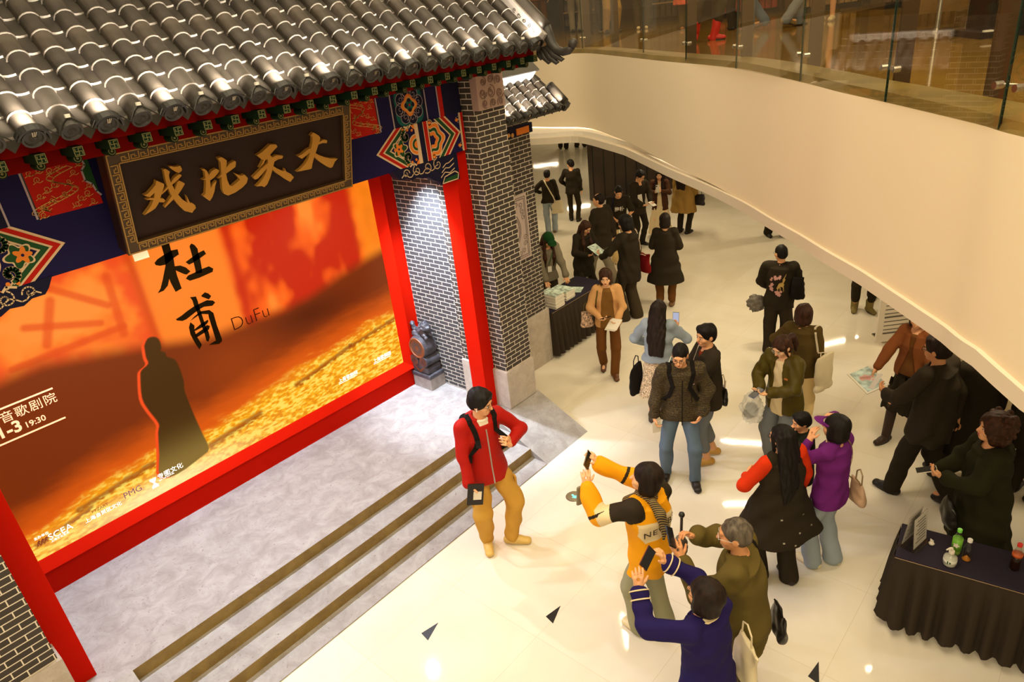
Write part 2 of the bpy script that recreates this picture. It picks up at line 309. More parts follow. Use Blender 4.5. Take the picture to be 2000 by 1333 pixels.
def deco(name, m):
    if name in SEP: DEC[(name, len(DEC))] = q_ = (MB(), m); return q_[0]
    return DEC.setdefault((name, 0), (MB(), m))[0]
def flat(b, pts, lay): return b.poly(pts, .0, .0015*lay, Matrix.Translation((0, YB, 0)) @ XZ)
def offs(pts, cx, cz, k): return [(cx+(x-cx)*k, cz+(z-cz)*k) for x, z in pts]
def circ(cx, cz, r, n=20, ph=0.): return [(cx+r*math.cos(2*PI*i/n+ph), cz+r*math.sin(2*PI*i/n+ph)) for i in range(n)]
def lobed(cx, cz, r, n, d, m=48, sz=1.): return [(cx+r*(1+d*math.cos(n*2*PI*i/m))*math.cos(2*PI*i/m), cz+sz*r*(1+d*math.cos(n*2*PI*i/m))*math.sin(2*PI*i/m)) for i in range(m)]
for s in (1, -1):
    DEC = {}
    mx = (lambda x: x) if s == 1 else (lambda x: 5.42-x)
    M = lambda pts: [(mx(x), z) for x, z in pts]
    R = lambda x0, x1, z0, z1: M([(x0, z0), (x1, z0), (x1, z1), (x0, z1)])
    top, mid, low = 4.178, 3.862, 3.486
    flat(deco('dragon_panel', M_CRIM), R(3.74, 4.137, mid, top), 1)
    g = deco('dragon_line_pattern', M_LINEGOLD); T4 = Matrix.Translation((0, YB, 0)) @ XZ
    def gl(pts, w=.006): ribbon(g, M(pts), w, 0, .004, T4)
    body = [(3.86+.10*math.sin(t*1.15)+.028*t, 4.14-.035*t) for t in np.linspace(0, 7.2, 40)]
    for d in (-.016, .016): gl([(x+d, z+d*.5) for x, z in body])
    for i in range(0, 40, 3): gl([(body[i][0]-.016, body[i][1]-.008), (body[i][0]+.016, body[i][1]+.008)], .003)
    rr = random.Random(5)
    for cx, cz in ((3.80, 4.15), (3.98, 4.14), (4.07, 4.10), (3.79, 4.05), (4.09, 4.0), (3.99, 4.05), (3.81, 3.95), (3.90, 3.90), (4.08, 3.92), (3.80, 3.89), (4.03, 3.96), (4.10, 4.15), (3.85, 4.10), (4.04, 4.03), (3.93, 4.16), (3.79, 4.0), (4.11, 3.88), (3.95, 3.98), (3.86, 3.93), (4.05, 4.155), (3.77, 4.10), (3.90, 4.05)):
        gl(spiral(cx, cz, rr.uniform(.016, .026), 1.2, rr.uniform(0, 6), rr.choice((1, -1)), 10), .004); gl([(cx-.03, cz-.012), (cx-.012, cz-.02), (cx+.008, cz-.012), (cx+.03, cz-.022)], .004)
    for k in range(6): gl([(4.06, 3.885), (4.075+.008*k, 3.90+.004*k), (4.09+.006*k, 3.935-.002*k)], .0035)
    if s == -1: flat(deco('scalloped_edge', M_GREEN), M([(3.78, 4.178), (3.74, 4.178), (3.74, 3.93), (3.755, 3.95), (3.765, 4.0), (3.80, 4.03), (3.80, 4.10), (3.77, 4.13)]), 3); ribbon(deco('scalloped_line', M_LILAC), M([(3.735, 3.92), (3.755, 3.95), (3.765, 4.0), (3.80, 4.03), (3.80, 4.10), (3.77, 4.13), (3.78, 4.178)]), .012, 0, .006, T4)
    for x in (4.152, 4.318, 4.744, 4.906): flat(deco('stripe_pattern', M_LILAC), R(x-.006, x+.006, mid, top), 3)
    flat(deco('black_stripe', M_BLACK), R(4.137, 4.147, mid, top), 2)
    flat(deco('medallion_ground', M_NAVY2), R(4.324, 4.738, mid, top), 2)
    flat(deco('teal_ground', M_TEAL), M(offs(lobed(4.53, 4.03, .185, 4, -.10), 4.53, 4.03, 1.0)), 3)
    for k in range(8):
        a = 2*PI*k/8+.2; cx, cz = 4.531+.118*math.cos(a), 4.035+.118*math.sin(a)
        flat(deco('cloud_petal_pattern', M_NAVY2), M(circ(cx, cz, .056)), 4); cl = deco('cloud_line_pattern', M_LILAC)
        ribbon(cl, M(circ(cx, cz, .056)+[circ(cx, cz, .056)[0]]), .006, 0, .0085, T4); ribbon(cl, M(spiral(cx, cz, .036, 1.1, a+1, 1, 12)), .006, 0, .0085, T4)
    flat(deco('medallion_ring', M_ORANGE), M(lobed(4.531, 4.04, .088, 4, .14)), 7); flat(deco('medallion_yellow', M_LINEGOLD), M(lobed(4.531, 4.04, .070, 4, .14)), 8)
    flat(deco('medallion_core', M_NAVY2), M(lobed(4.531, 4.04, .054, 4, .16)), 9); flat(deco('medallion_flower', M_TEAL), M(lobed(4.531, 4.04, .036, 4, -.35)), 10); flat(deco('medallion_heart', M_CRIM), M(circ(4.531, 4.04, .011)), 11)
    flat(deco('red_stripe', M_CRIM), R(4.916, 4.968, mid, top), 3); flat(deco('navy_end', M_NAVY2), R(4.968, 5.205, mid, top), 2)
    # lower register: chevrons
    def chev(tip, back, d, m, nm, lay):
        h0, h1 = low+.001, mid-.001; zc = (h0+h1)/2
        flat(deco(nm, m), M([(tip, zc), (back, h1), (d, h1), (d, h0), (back, h0)]), lay)
    for i, (t, m, nm) in enumerate(((4.052, M_CREAM, 'chevron_stripe'), (4.080, M_CRIM, 'chevron_red'), (4.130, M_CREAM, 'chevron_stripe'), (4.152, M_GREEN, 'chevron_green'), (4.207, M_CREAM, 'chevron_stripe'), (4.228, M_BLUE, 'chevron_field'))): chev(t, t+.256, 4.55, m, nm if i != 4 else nm, 2+i)
    for i, (t, m, nm) in enumerate(((5.158, M_CREAM, 'chevron_stripe'), (5.132, M_CRIM, 'chevron_red'), (5.085, M_CREAM, 'chevron_stripe'), (5.064, M_GREEN, 'chevron_green'), (5.012, M_CREAM, 'chevron_stripe'), (4.992, M_BLUE, 'chevron_field'))): chev(t, t-.186, 4.70, m, nm, 2+i)
    for x0, x1, m, nm in ((4.545, 4.59, M_CREAM, 'divider_stripe'), (4.59, 4.655, M_NAVY2, 'divider_navy'), (4.655, 4.662, M_CREAM, 'divider_stripe'), (4.662, 4.708, M_CRIM, 'divider_red'), (4.708, 4.722, M_CREAM, 'divider_stripe')): flat(deco(nm, m), R(x0, x1, low, mid), 9)
    L = 8; fl = lambda nm, m, pts, lay: flat(deco(nm, m), M(pts), lay)
    for sg in (1, -1):
        sp = spiral(4.42, 3.673+sg*.095, .052, 1.0, PI/2*sg, sg, 14)
        ribbon(deco('scroll_outline_pattern', M_CREAM), M(sp), .034, 0, .0135, T4); ribbon(deco('scroll_pattern', M_GREEN), M(sp), .020, 0, .015, T4)
        for k in range(3): fl('dot_pattern', M_ORANGE, circ(4.40+.055*k, 3.673+sg*(.163-.012*k), .013, 10), 9)
        ribbon(deco('scroll_outline_pattern', M_CREAM), M([(4.50, 3.673+sg*.19), (4.47, 3.673+sg*.165), (4.42, 3.673+sg*.185)]), .016, 0, .0135, T4)
        fl('corner_leaf_pattern', M_ORANGE, [(4.545, 3.673+sg*.185), (4.545, 3.673+sg*.14), (4.515, 3.673+sg*.165), (4.505, 3.673+sg*.185)], 9)
        fl('corner_leaf_pattern', M_ORANGE, circ(4.745, 3.673+sg*.158, .022, 12), 9); ribbon(deco('scroll_outline_pattern', M_CREAM), M(circ(4.745, 3.673+sg*.158, .034, 14)), .010, 0, .013, T4)
        fl('dot_pattern', M_ORANGE, circ(5.118, 3.673+sg*.125, .016, 10), 9); ribbon(deco('end_scroll_pattern', M_CREAM), M(spiral(5.135, 3.673+sg*.105, .026, .8, 0, sg, 10)), .006, 0, .013, T4); ribbon(deco('end_scroll_pattern', M_CREAM), M(spiral(5.135, 3.673+sg*.150, .026, .8, 3, sg, 10)), .006, 0, .013, T4)
    fl('flower_edge', M_CREAM, lobed(4.335, 3.673, .078, 5, .22), 9); fl('flower_leaf', M_GREEN, lobed(4.335, 3.673, .066, 5, .24), 10); fl('flower', M_ORANGE, lobed(4.315, 3.673, .045, 5, -.3), 11); fl('flower_eye', M_BLUE, circ(4.315, 3.673, .010, 8), 12)
    for r_, m, k in ((.100, M_CREAM, 9), (.090, M_ORANGE, 10), (.064, M_CREAM, 11), (.056, M_GREEN, 12), (.034, M_ORANGE, 13)): fl('half_rose_'+('cream' if m is M_CREAM else 'orange' if m is M_ORANGE else 'green'), m, [(4.545-r_*math.sin(PI*i/16), 3.673+r_*math.cos(PI*i/16)) for i in range(17)], k)
    for r_, m, k in ((.165, M_CREAM, 9), (.153, M_ORANGE, 10), (.122, M_CREAM, 11), (.114, M_GREEN, 12), (.086, M_CREAM, 13), (.078, M_ORANGE, 14), (.045, M_BLUE, 15)): fl('rose_'+('cream' if m is M_CREAM else 'orange' if m is M_ORANGE else 'green' if m is M_GREEN else 'eye'), m, [(4.722, 3.673-r_)]+[(4.735+r_*(1+.10*math.cos(6*a))*math.cos(a)*1.08, 3.673+r_*(1+.10*math.cos(6*a))*math.sin(a)) for a in np.linspace(-PI/2, PI/2, 21)]+[(4.722, 3.673+r_)], k)
    fl('end_line', M_CREAM, [(5.158, low), (5.170, low), (5.170, mid), (5.158, mid)], 9); fl('end_stripe', M_CRIM, [(5.17, low), (5.205, low), (5.205, mid), (5.17, mid)], 9)
    # bracket under the beam end
    br = MB().poly(M([(4.20, 3.49), (5.06, 3.48), (5.06, 3.215), (4.80, 3.215), (4.77, 3.25), (4.70, 3.285), (4.64, 3.33), (4.56, 3.335), (4.50, 3.365), (4.42, 3.355), (4.36, 3.385), (4.28, 3.385), (4.245, 3.42)]), -.05, .035, Matrix.Translation((0, 5.36, 0)) @ XZ).build('beam_bracket', M_NAVY2, beam)
    TB = Matrix.Translation((0, 5.325, 0)) @ XZ; sc = MB()
    for cx, r_, a in ((4.36, .045, 0), (4.50, .055, 2), (4.64, .06, 4), (4.78, .07, 1)): ribbon(sc, M(spiral(cx, 3.43, r_, 1.2, a, 1, 16)), .009, 0, .002, TB)
    ribbon(sc, M([(4.30+.03*i, 3.405+.022*math.sin(i*1.3)) for i in range(17)]), .009, 0, .002, TB)
    for k in range(3): ribbon(sc, M([(4.80+.02*k, 3.29+.045*k), (4.86+.015*k, 3.33+.04*k), (4.93, 3.31+.05*k), (5.0, 3.34+.05*k)]), .009, 0, .002, TB)
    ribbon(sc, M([(4.81, 3.225), (5.03, 3.225), (5.045, 3.28), (5.0, 3.31), (4.85, 3.285), (4.81, 3.225)]), .010, 0, .003, TB)
    for q in (sc.build('scroll_carving_pattern', M_CREAM, beam), MB().poly(M([(4.82, 3.222), (5.035, 3.222), (5.035, 3.275), (4.86, 3.262)]), 0, .002, TB).build('bracket_foot', M_GREEN, beam)): q['label'] = 'painted detail on the beam bracket'
    for (nm, _), (b_, m) in DEC.items(): b_.build(nm, m, beam)
# ---------------------------------------------------------------- wing wall beside the gate
wing = empty('wing_wall', (6.37, 6.15, 0), 0, 'grey brick wing wall with carved plaque standing right behind the gate pillar', 'wall')
W0 = (-6.37, -6.15, 0)
w = MB().box(5.71, 7.03, 6.01, 6.35, 0, 3.55).build('brick_panel', M_BRICK, wing, loc=W0)
MB().box(5.71, 7.075, 5.985, 6.37, 0, .83, b=.006).build('plinth', M_PLINTH, wing, loc=W0)
M_PLAQ = mat('pale_carved_plaque', (.50, .40, .36), .6); M_PLL = mat('plaque_lines', (.10, .07, .06), .6)
pl = MB().box(5.93, 6.81, 5.975, 6.012, 1.70, 2.57, b=.004).build('carved_plaque', M_PLAQ, wing, loc=W0)
ln = MB(); TP = Matrix.Translation((0, 5.975, 0)) @ XZ
for k in (.40, .375): ribbon(ln, [(6.37-k, 2.135-k), (6.37+k, 2.135-k), (6.37+k, 2.135+k), (6.37-k, 2.135+k), (6.37-k, 2.135-k)], .008, 0, .003, TP)
for r_ in (.27, .245): ribbon(ln, circ(6.37, 2.135, r_, 36)+[(6.37+r_, 2.135)], .009, 0, .003, TP)
rr = random.Random(9)
for i in range(26):
    a, q = rr.uniform(0, 2*PI), .2*math.sqrt(rr.random()); ribbon(ln, spiral(6.37+q*math.cos(a), 2.135+q*math.sin(a), .035, 1, rr.uniform(0, 6), 1, 8), .007, 0, .003, TP)
for sx in (-1, 1):
    for sz in (-1, 1):
        for dx, dz in ((.30, .30), (.33, .22), (.22, .33), (.34, .14)): ribbon(ln, spiral(6.37+sx*dx, 2.135+sz*dz, .042, 1.2, rr.uniform(0, 6), 1, 10), .007, 0, .003, TP)
ln.build('plaque_ornament_pattern', M_PLL, pl)
ev = MB(); ev.box(5.75, 7.04, 5.96, 6.0, 3.30, 3.42); e0 = ev.build('eave_band', M_NAVY2, wing, loc=W0)
MB().box(6.72, 6.96, 5.948, 5.962, 3.31, 3.39).build('red_block', M_ORANGE, wing, loc=W0); ob = MB()
for k in range(7): ob.poly(circ(6.22+.07*k, 3.33+.01*(k % 2), .026, 10), 0, .01, Matrix.Translation((0, 5.958, 0)) @ XZ)
ob.build('painted_cloud_pattern', M_LINEGOLD, wing, loc=W0)

# ---------------------------------------------------------------- carved drum stone in the corner of the stage
dr = empty('drum_stone', (5.15, 6.52, .37), 0, 'dark carved drum stone with a crouching lion on a pale plinth in the stage corner', 'stone')
MB().box(-.13, .12, -.17, .165, 0, .165, b=.003).build('plinth', M_STAGE, dr); MB().box(-.145, .115, -.185, .17, .166, .225, b=.012).build('base_slab', M_DARKST, dr)
M_COPPER = mat('copper_brown_rim', (.20, .065, .025), .5)
def carved_block():
    b = MB(); b.box(-.125, .105, -.15, .15, .226, .33, b=.02); b.tube([(-.13, -.085, .40), (.10, -.085, .40)], .075, 18); b.tube([(-.13, .085, .40), (.10, .085, .40)], .075, 18); b.box(-.12, .095, -.09, .09, .30, .42); return b
bl = smooth_angle(carved_block().build('carved_block', M_DARKST, dr), .7)
b = MB(); TL = Matrix(((0, 0, -1, -.130), (-1, 0, 0, 0), (0, 1, 0, 0), (0, 0, 0, 1)))
for s_ in (-1, 1): ribbon(b, spiral(s_*.085, .40, .062, 2.2, 0, s_, 26), .012, 0, .004, TL)
for k in range(4): ribbon(b, [(-.10+.02*k, .33-.02*k), (0, .27-.01*k), (.10-.02*k, .33-.02*k)], .010, 0, .004, TL)
b.build('scroll_pattern', M_COPPER, bl)
TD = Matrix.Translation((0, 0, .585)) @ Matrix.Rotation(-PI/2, 4, 'Y')
d_ = smooth_angle(MB().lathe([(0, -.10), (.125, -.10), (.150, -.085), (.158, -.05), (.160, .0), (.158, .07), (.150, .115), (.135, .128), (.120, .122), (0, .118)], 40, TD).build('drum', M_DARKST, dr), .5)
b = MB(); b.lathe([(.118, .121), (.122, .132), (.138, .132), (.143, .122)], 40, TD); b.build('rim_band', M_COPPER, d_)
b = MB()
for k in range(36): a = 2*PI*k/36; b.lathe([(.006, 0), (.004, .005), (0, .006)], 6, Matrix.Translation((-.088, .156*math.cos(a), .585+.156*math.sin(a))) @ Matrix.Rotation(-a+PI/2, 4, 'X') @ Matrix.Rotation(0, 4, 'X'))
for k in range(7): a = 2*PI*k/7; ribbon(b, spiral(.062*math.cos(a), .585+.062*math.sin(a), .036, 1.4, a, 1, 12), .010, 0, .008, Matrix(((0, 0, -1, -.119), (-1, 0, 0, 0), (0, 1, 0, 0), (0, 0, 0, 1))))
b.build('boss_pattern', mat('pale_worn_stone', (.13, .12, .13), .5), d_)
# ---------------------------------------------------------------- tiled roofs
def tile_column_mesh(nseg, L, r):
    b = MB(); n = 9
    for i in range(nseg):
        y0, y1 = i*L, (i+1)*L+.012; r0, r1 = r*1.06, r*.97; vs = []
        for y, q in ((y0, r0), (y1, r1)):
            for k in range(n+1):
                a = -.25+(PI+.5)*k/n; vs.append((q*math.cos(a), y, q*math.sin(a)))
        b.cur = 1 if (i*7+nseg) % 5 == 2 else 0; b.add(vs, [(k, k+1, n+2+k, n+1+k) for k in range(n)])
        b.cur = 2; t = .005; vs = []
        for y, q in ((y0-.001, r0+.002), (y0-.001, r0-.007), (y0+t, r0+.002)):
            for k in range(n+1):
                a = -.2+(PI+.4)*k/n; vs.append((q*math.cos(a), y, q*math.sin(a)))
        m = n+1; b.add(vs, [(m+k, m+k+1, k+1, k) for k in range(n)]+[(k, k+1, 2*m+k+1, 2*m+k) for k in range(n)])
    return b
def pan_mesh(nseg, L, w, dip):
    b = MB(); n = 6
    for i in range(nseg):
        y0, y1 = i*L+.05, (i+1)*L+.07; lift = .012; vs = []
        f = lambda k: (w*(k/n-.5), dip*((2*k/n-1)**2-1))
        for y, h in ((y0, lift), (y1, -.002)):
            for k in range(n+1): x, z = f(k); vs.append((x, y, z+h))
        b.cur = 0; b.add(vs, [(k, k+1, n+2+k, n+1+k) for k in range(n)])
        b.cur = 3; vs = []
        for y, h in ((y0, lift+.001), (y0-.005, lift-.017), (y0+.006, lift-.020)):
            for k in range(n+1): x, z = f(k); vs.append((x, y, z+h))
        m = n+1; b.add(vs, [(m+k, m+k+1, k+1, k) for k in range(n)])
    return b
def end_mesh(r):
    b = MB(); T = Matrix.Translation((0, .004, .004)) @ Matrix.Rotation(PI/2, 4, 'X'); b.lathe([(0, .004), (r*.25, .010), (r*.4, .004), (r*.72, .004), (r*.8, .013), (r*1.0, .013), (r*1.03, .004), (r*1.03, -.03)], 18, T); return b
def drip_mesh(w):
    return MB().poly([(-w*.5, .006), (-w*.36, -.026), (-w*.2, -.052), (0, -.082), (w*.2, -.052), (w*.36, -.026), (w*.5, .006), (w*.25, -.016), (0, -.022), (-w*.25, -.016)], -.012, 0, Matrix.Translation((0, .040, .0)) @ Matrix.Rotation(-math.atan(.9)*.85, 4, 'X') @ XZ)
def copy_part(src, parent, loc):
    o = src.copy(); COL.objects.link(o); o.parent = parent; o.location = loc; return o
def make_roof(name, label, x0, pitch, ncol, eave, ang, nseg, L, r):
    root = empty(name, (x0, eave[0], eave[1]), 0, label, 'roof'); root.rotation_euler = (ang, 0, 0); ms = [M_TILE, M_TILE2, M_LIP2, M_MORT]
    w = pitch-r*1.5
    c0 = tile_column_mesh(nseg, L, r).build('tile_row', ms, root, True); e0 = end_mesh(r*1.06).build('tile_end', M_TEND, c0)
    p0 = pan_mesh(nseg, L, w+.03, r*.42).build('pan_tile_row', ms, root, True, (pitch/2, 0, -.004)); d0 = drip_mesh(w+.03).build('drip_tile', M_TEND, p0)
    for k in range(1, ncol):
        c = copy_part(c0, root, (k*pitch, 0, 0)); copy_part(e0, c, (0, 0, 0))
        p = copy_part(p0, root, (k*pitch+pitch/2, 0, -.004)); copy_part(d0, p, (0, 0, 0))
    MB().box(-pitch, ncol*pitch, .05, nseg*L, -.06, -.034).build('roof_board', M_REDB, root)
    return root
ANG = math.atan(.9); XR = 1.172-.1895*6; NC = 23+6-1
XR = 1.172-.1895*4; NC = 27
roof = make_roof('tiled_roof', 'large grey tiled roof slope over the red gate, lit from the eave', XR, .1895, NC, (4.40, 4.425), ANG, 14, .143, .056)
# rafters and eave boards hang under the tiles (parts of the roof, set upright again)
up = Matrix.Rotation(-ANG, 4, 'X')
def rpart(b, name, m, world=True):
    o = b.build(name, m, roof); o.matrix_parent_inverse = Matrix.Identity(4); o.matrix_local = up @ Matrix.Translation((-XR, -4.40, -4.425)); return o
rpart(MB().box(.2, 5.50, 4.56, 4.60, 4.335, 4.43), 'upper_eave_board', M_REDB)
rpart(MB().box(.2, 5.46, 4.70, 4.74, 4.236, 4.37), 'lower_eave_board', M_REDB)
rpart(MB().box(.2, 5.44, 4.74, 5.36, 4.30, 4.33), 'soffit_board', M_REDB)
def sq_rafter():
    b = MB(); b.box(-.028, .028, 0, .24, -.028, .028); b.cur = 1; T = XZ; k = .017
    for pts in ([(-.024, -.024), (.024, -.024), (.024, .024), (-.024, .024), (-.024, -.024)], [(-k, k), (-k, 0), (k, 0), (k, -k)], [(k, k), (0, k), (0, -k), (-k, -k)]): ribbon(b, pts, .0032, 0, .001, T)
    return b
def rd_rafter():
    b = MB(); T = Matrix.Rotation(PI/2, 4, 'X'); b.lathe([(0, 0), (.026, 0), (.028, -.004), (.028, -.12)], 14, T); b.cur = 1
    ribbon(b, circ(0, 0, .018, 14)+[(.018, 0)], .005, 0, .002, XZ); b.poly(circ(0, 0, .007, 8), 0, .002, XZ); return b
M_RGOLD = mat('rafter_gold_line', (.17, .15, .05), .6)
s0 = r0 = None
for k in range(26):
    for typ in (0, 1):
        x = (.615 if typ == 0 else .635)+.1925*k-.0; y, z = (4.48, 4.312) if typ == 0 else (4.61, 4.262)
        if x > 5.45: continue
        if typ == 0: o = s0 = s0 or rpart(sq_rafter(), 'square_rafter', [M_ENDG, M_RGOLD]); o = s0 if k == 0 else s0.copy()
        else: o = r0 = r0 or rpart(rd_rafter(), 'round_rafter', [M_ENDG, M_RGOLD]); o = r0 if k == 0 else r0.copy()
        if k: COL.objects.link(o)
        o.parent = roof; o.matrix_parent_inverse = Matrix.Identity(4); o.matrix_local = up @ Matrix.Translation((x-XR, y-4.40, z-4.425))
# hip ridge with upturned finial at the open end of the roof
xe = 5.44-XR
hip = MB().box(xe+.01, xe+.05, .03, 2.0, -.03, .085, b=.004).build('verge_board', mat('pale_grey_board', (.30, .27, .25), .4), roof)
b = MB()
for k in range(5): ribbon(b, spiral(.15+.07*k, .03, .022, 1.1, k, 1, 8), .006, 0, .002, Matrix(((0, 0, -1, xe+.009), (1, 0, 0, 0), (0, 1, 0, 0), (0, 0, 0, 1))))
b.build('verge_carving', M_TEND, hip)
b = MB(); b.tube([(xe+.09, y, .10+.0*y) for y in np.linspace(.10, 2.0, 14)], .055, 12); b.tube([(xe+.09, y, .0) for y in np.linspace(.06, 2.0, 6)], .06, 10)
b.build('hip_ridge', M_TILE, roof, True)
b = MB(); fy = [(.14, .10), (.05, .055), (-.03, .02), (-.10, .015), (-.17, .045), (-.215, .10), (-.225, .15)]
b.tube([(xe+.10, y, z) for y, z in fy], [.055, .052, .046, .040, .036, .036, .030], 12); b.lathe([(0, -.045), (.03, -.035), (.045, 0), (.03, .035), (0, .045)], 12, Matrix.Translation((xe+.10, -.215, .175)))
for k, (y0, z0, y1, z1) in enumerate(((.0, -.03, -.20, -.015), (.02, -.06, -.17, -.075), (.05, -.09, -.10, -.13), (.06, -.10, -.01, -.16))):
    b.tube([(xe+.10, y0, z0), (xe+.10, (y0+y1)/2, (z0+z1)/2-.02), (xe+.10, y1, z1), (xe+.10, y1-.02, z1+.025)], [.035, .032, .022, .004], 8)
b.build('upturned_finial', M_TEND, roof, True)
wroof = make_roof('wing_roof', 'small grey tiled roof capping the brick wing wall', 5.66, .1465, 10, (5.47, 3.60), ANG, 6, .105, .042)
MB().box(-.1, 1.30, .50, .66, .0, .15).build('ridge_band', mat('white_ridge_band', (.52, .48, .44), .6), wroof)
b = MB()
for k in range(16): ribbon(b, spiral(.0+.08*k, .08, .03, 1.1, k, 1, 8), .006, 0, .002, Matrix(((1, 0, 0, 0), (0, 0, -1, .5), (0, 1, 0, 0), (0, 0, 0, 1))))
b.build('ridge_carving', M_TEND, wroof); MB().box(-.14, 1.32, .48, .72, .15, .17).build('ridge_cap', M_BLACK, wroof)
b = MB(); b.tube([(1.43, y, .05) for y in np.linspace(.02, .30, 5)], .055, 12); b.lathe([(.058, 0), (.05, .012), (.0, .016)], 12, Matrix.Translation((1.43, .31, .05)) @ Matrix.Rotation(-PI/2, 4, 'X')); b.build('end_tile', M_TILE, wroof, True)
b = MB().box(-.15, 1.56, .03, .075, -.105, -.02); b.poly([(1.50, -.10), (1.56, -.11), (1.585, -.05), (1.57, .01), (1.55, -.02), (1.50, -.03)], 0, .05, Matrix.Translation((0, .06, 0)) @ XZ); b.build('eave_board', M_TEND, wroof)
# small lamps clipped over every second tile end, shining up the roof
def lamp(root, k, pitch, r, label, group, e):
    Mw = Matrix.Translation(root.location) @ root.rotation_euler.to_matrix().to_4x4()
    p = Mw @ Vector((k*pitch, .0, 0)); o = empty('eave_lamp', p, 0, label, 'lamp', group); o.rotation_euler = (ANG, 0, 0)
    n = 12; vs = []
    for y in (-.016, .026):
        for q in (r+.014, r+.026):
            for i in range(n+1): a = -.1+(PI*.93+.2)*i/n; vs.append((q*math.cos(a), y, q*math.sin(a)))
    m = n+1; fs = []
    for i in range(n): fs += [(i, m+i, m+i+1, i+1), (2*m+i, 2*m+i+1, 3*m+i+1, 3*m+i), (m+i, 3*m+i, 3*m+i+1, m+i+1), (i, i+1, 2*m+i+1, 2*m+i)]
    link_mesh('lamp_shell', vs, fs, M_BLACK, o); b = MB()
    for a in (.45, .5, .55): b.tube([((r+.005)*math.cos(a*PI), -.016, (r+.005)*math.sin(a*PI)), ((r-.02)*math.cos(a*PI+.1), -.022, (r-.02)*math.sin(a*PI))], .0025, 5)
    b.build('wire_clip', M_STEEL, o)
    l = bpy.data.lights.new('eave_lamp_light', 'AREA'); l.energy = e; l.color = (1, .88, .72); l.shape = 'RECTANGLE'; l.size = r*1.2; l.size_y = .015; l.spread = 2.2
    q = bpy.data.objects.new('eave_lamp_light', l); COL.objects.link(q); q.parent = o; q.location = (0, .03, r+.050); q.rotation_euler = (math.radians(80), 0, 0)
for i in range(13): lamp(roof, 2*i+2, .1895, .058, 'one of the small black lamps clipped over the tile ends along the large roof eave', 'lamps along the large roof eave', 7.)
for i in range(5): lamp(wroof, 2*i+1, .1465, .044, 'one of the small black lamps clipped over the tile ends of the wing roof', 'lamps along the wing roof eave', 8.)
cab = empty('lamp_cable', (2.8, 4.36, 4.47), 0, 'thin black cable with white plugs looping between the large roof lamps', 'cable'); b = MB(); pl = MB(); qq = []
for i in range(12):
    x = XR+.1895*(2*i+2); q = [(x+.07, 4.375, 4.465), (x+.11, 4.355, 4.425), (x+.15, 4.37, 4.475), (x+.19, 4.375, 4.505), (x+.24, 4.36, 4.465), (x+.28, 4.355, 4.43), (x+.31, 4.37, 4.46)]
    qq += [(a-2.8, c-4.36, d-4.47) for a, c, d in q]
    MB().box(x+.175-2.8, x+.20-2.8, 4.367-4.36, 4.383-4.36, 4.50-4.47, 4.518-4.47).build('plug', mat('white_plastic', (.75, .72, .65), .4), cab)
b.tube(qq, .0045, 6); b.build('cable', M_BLACK, cab)
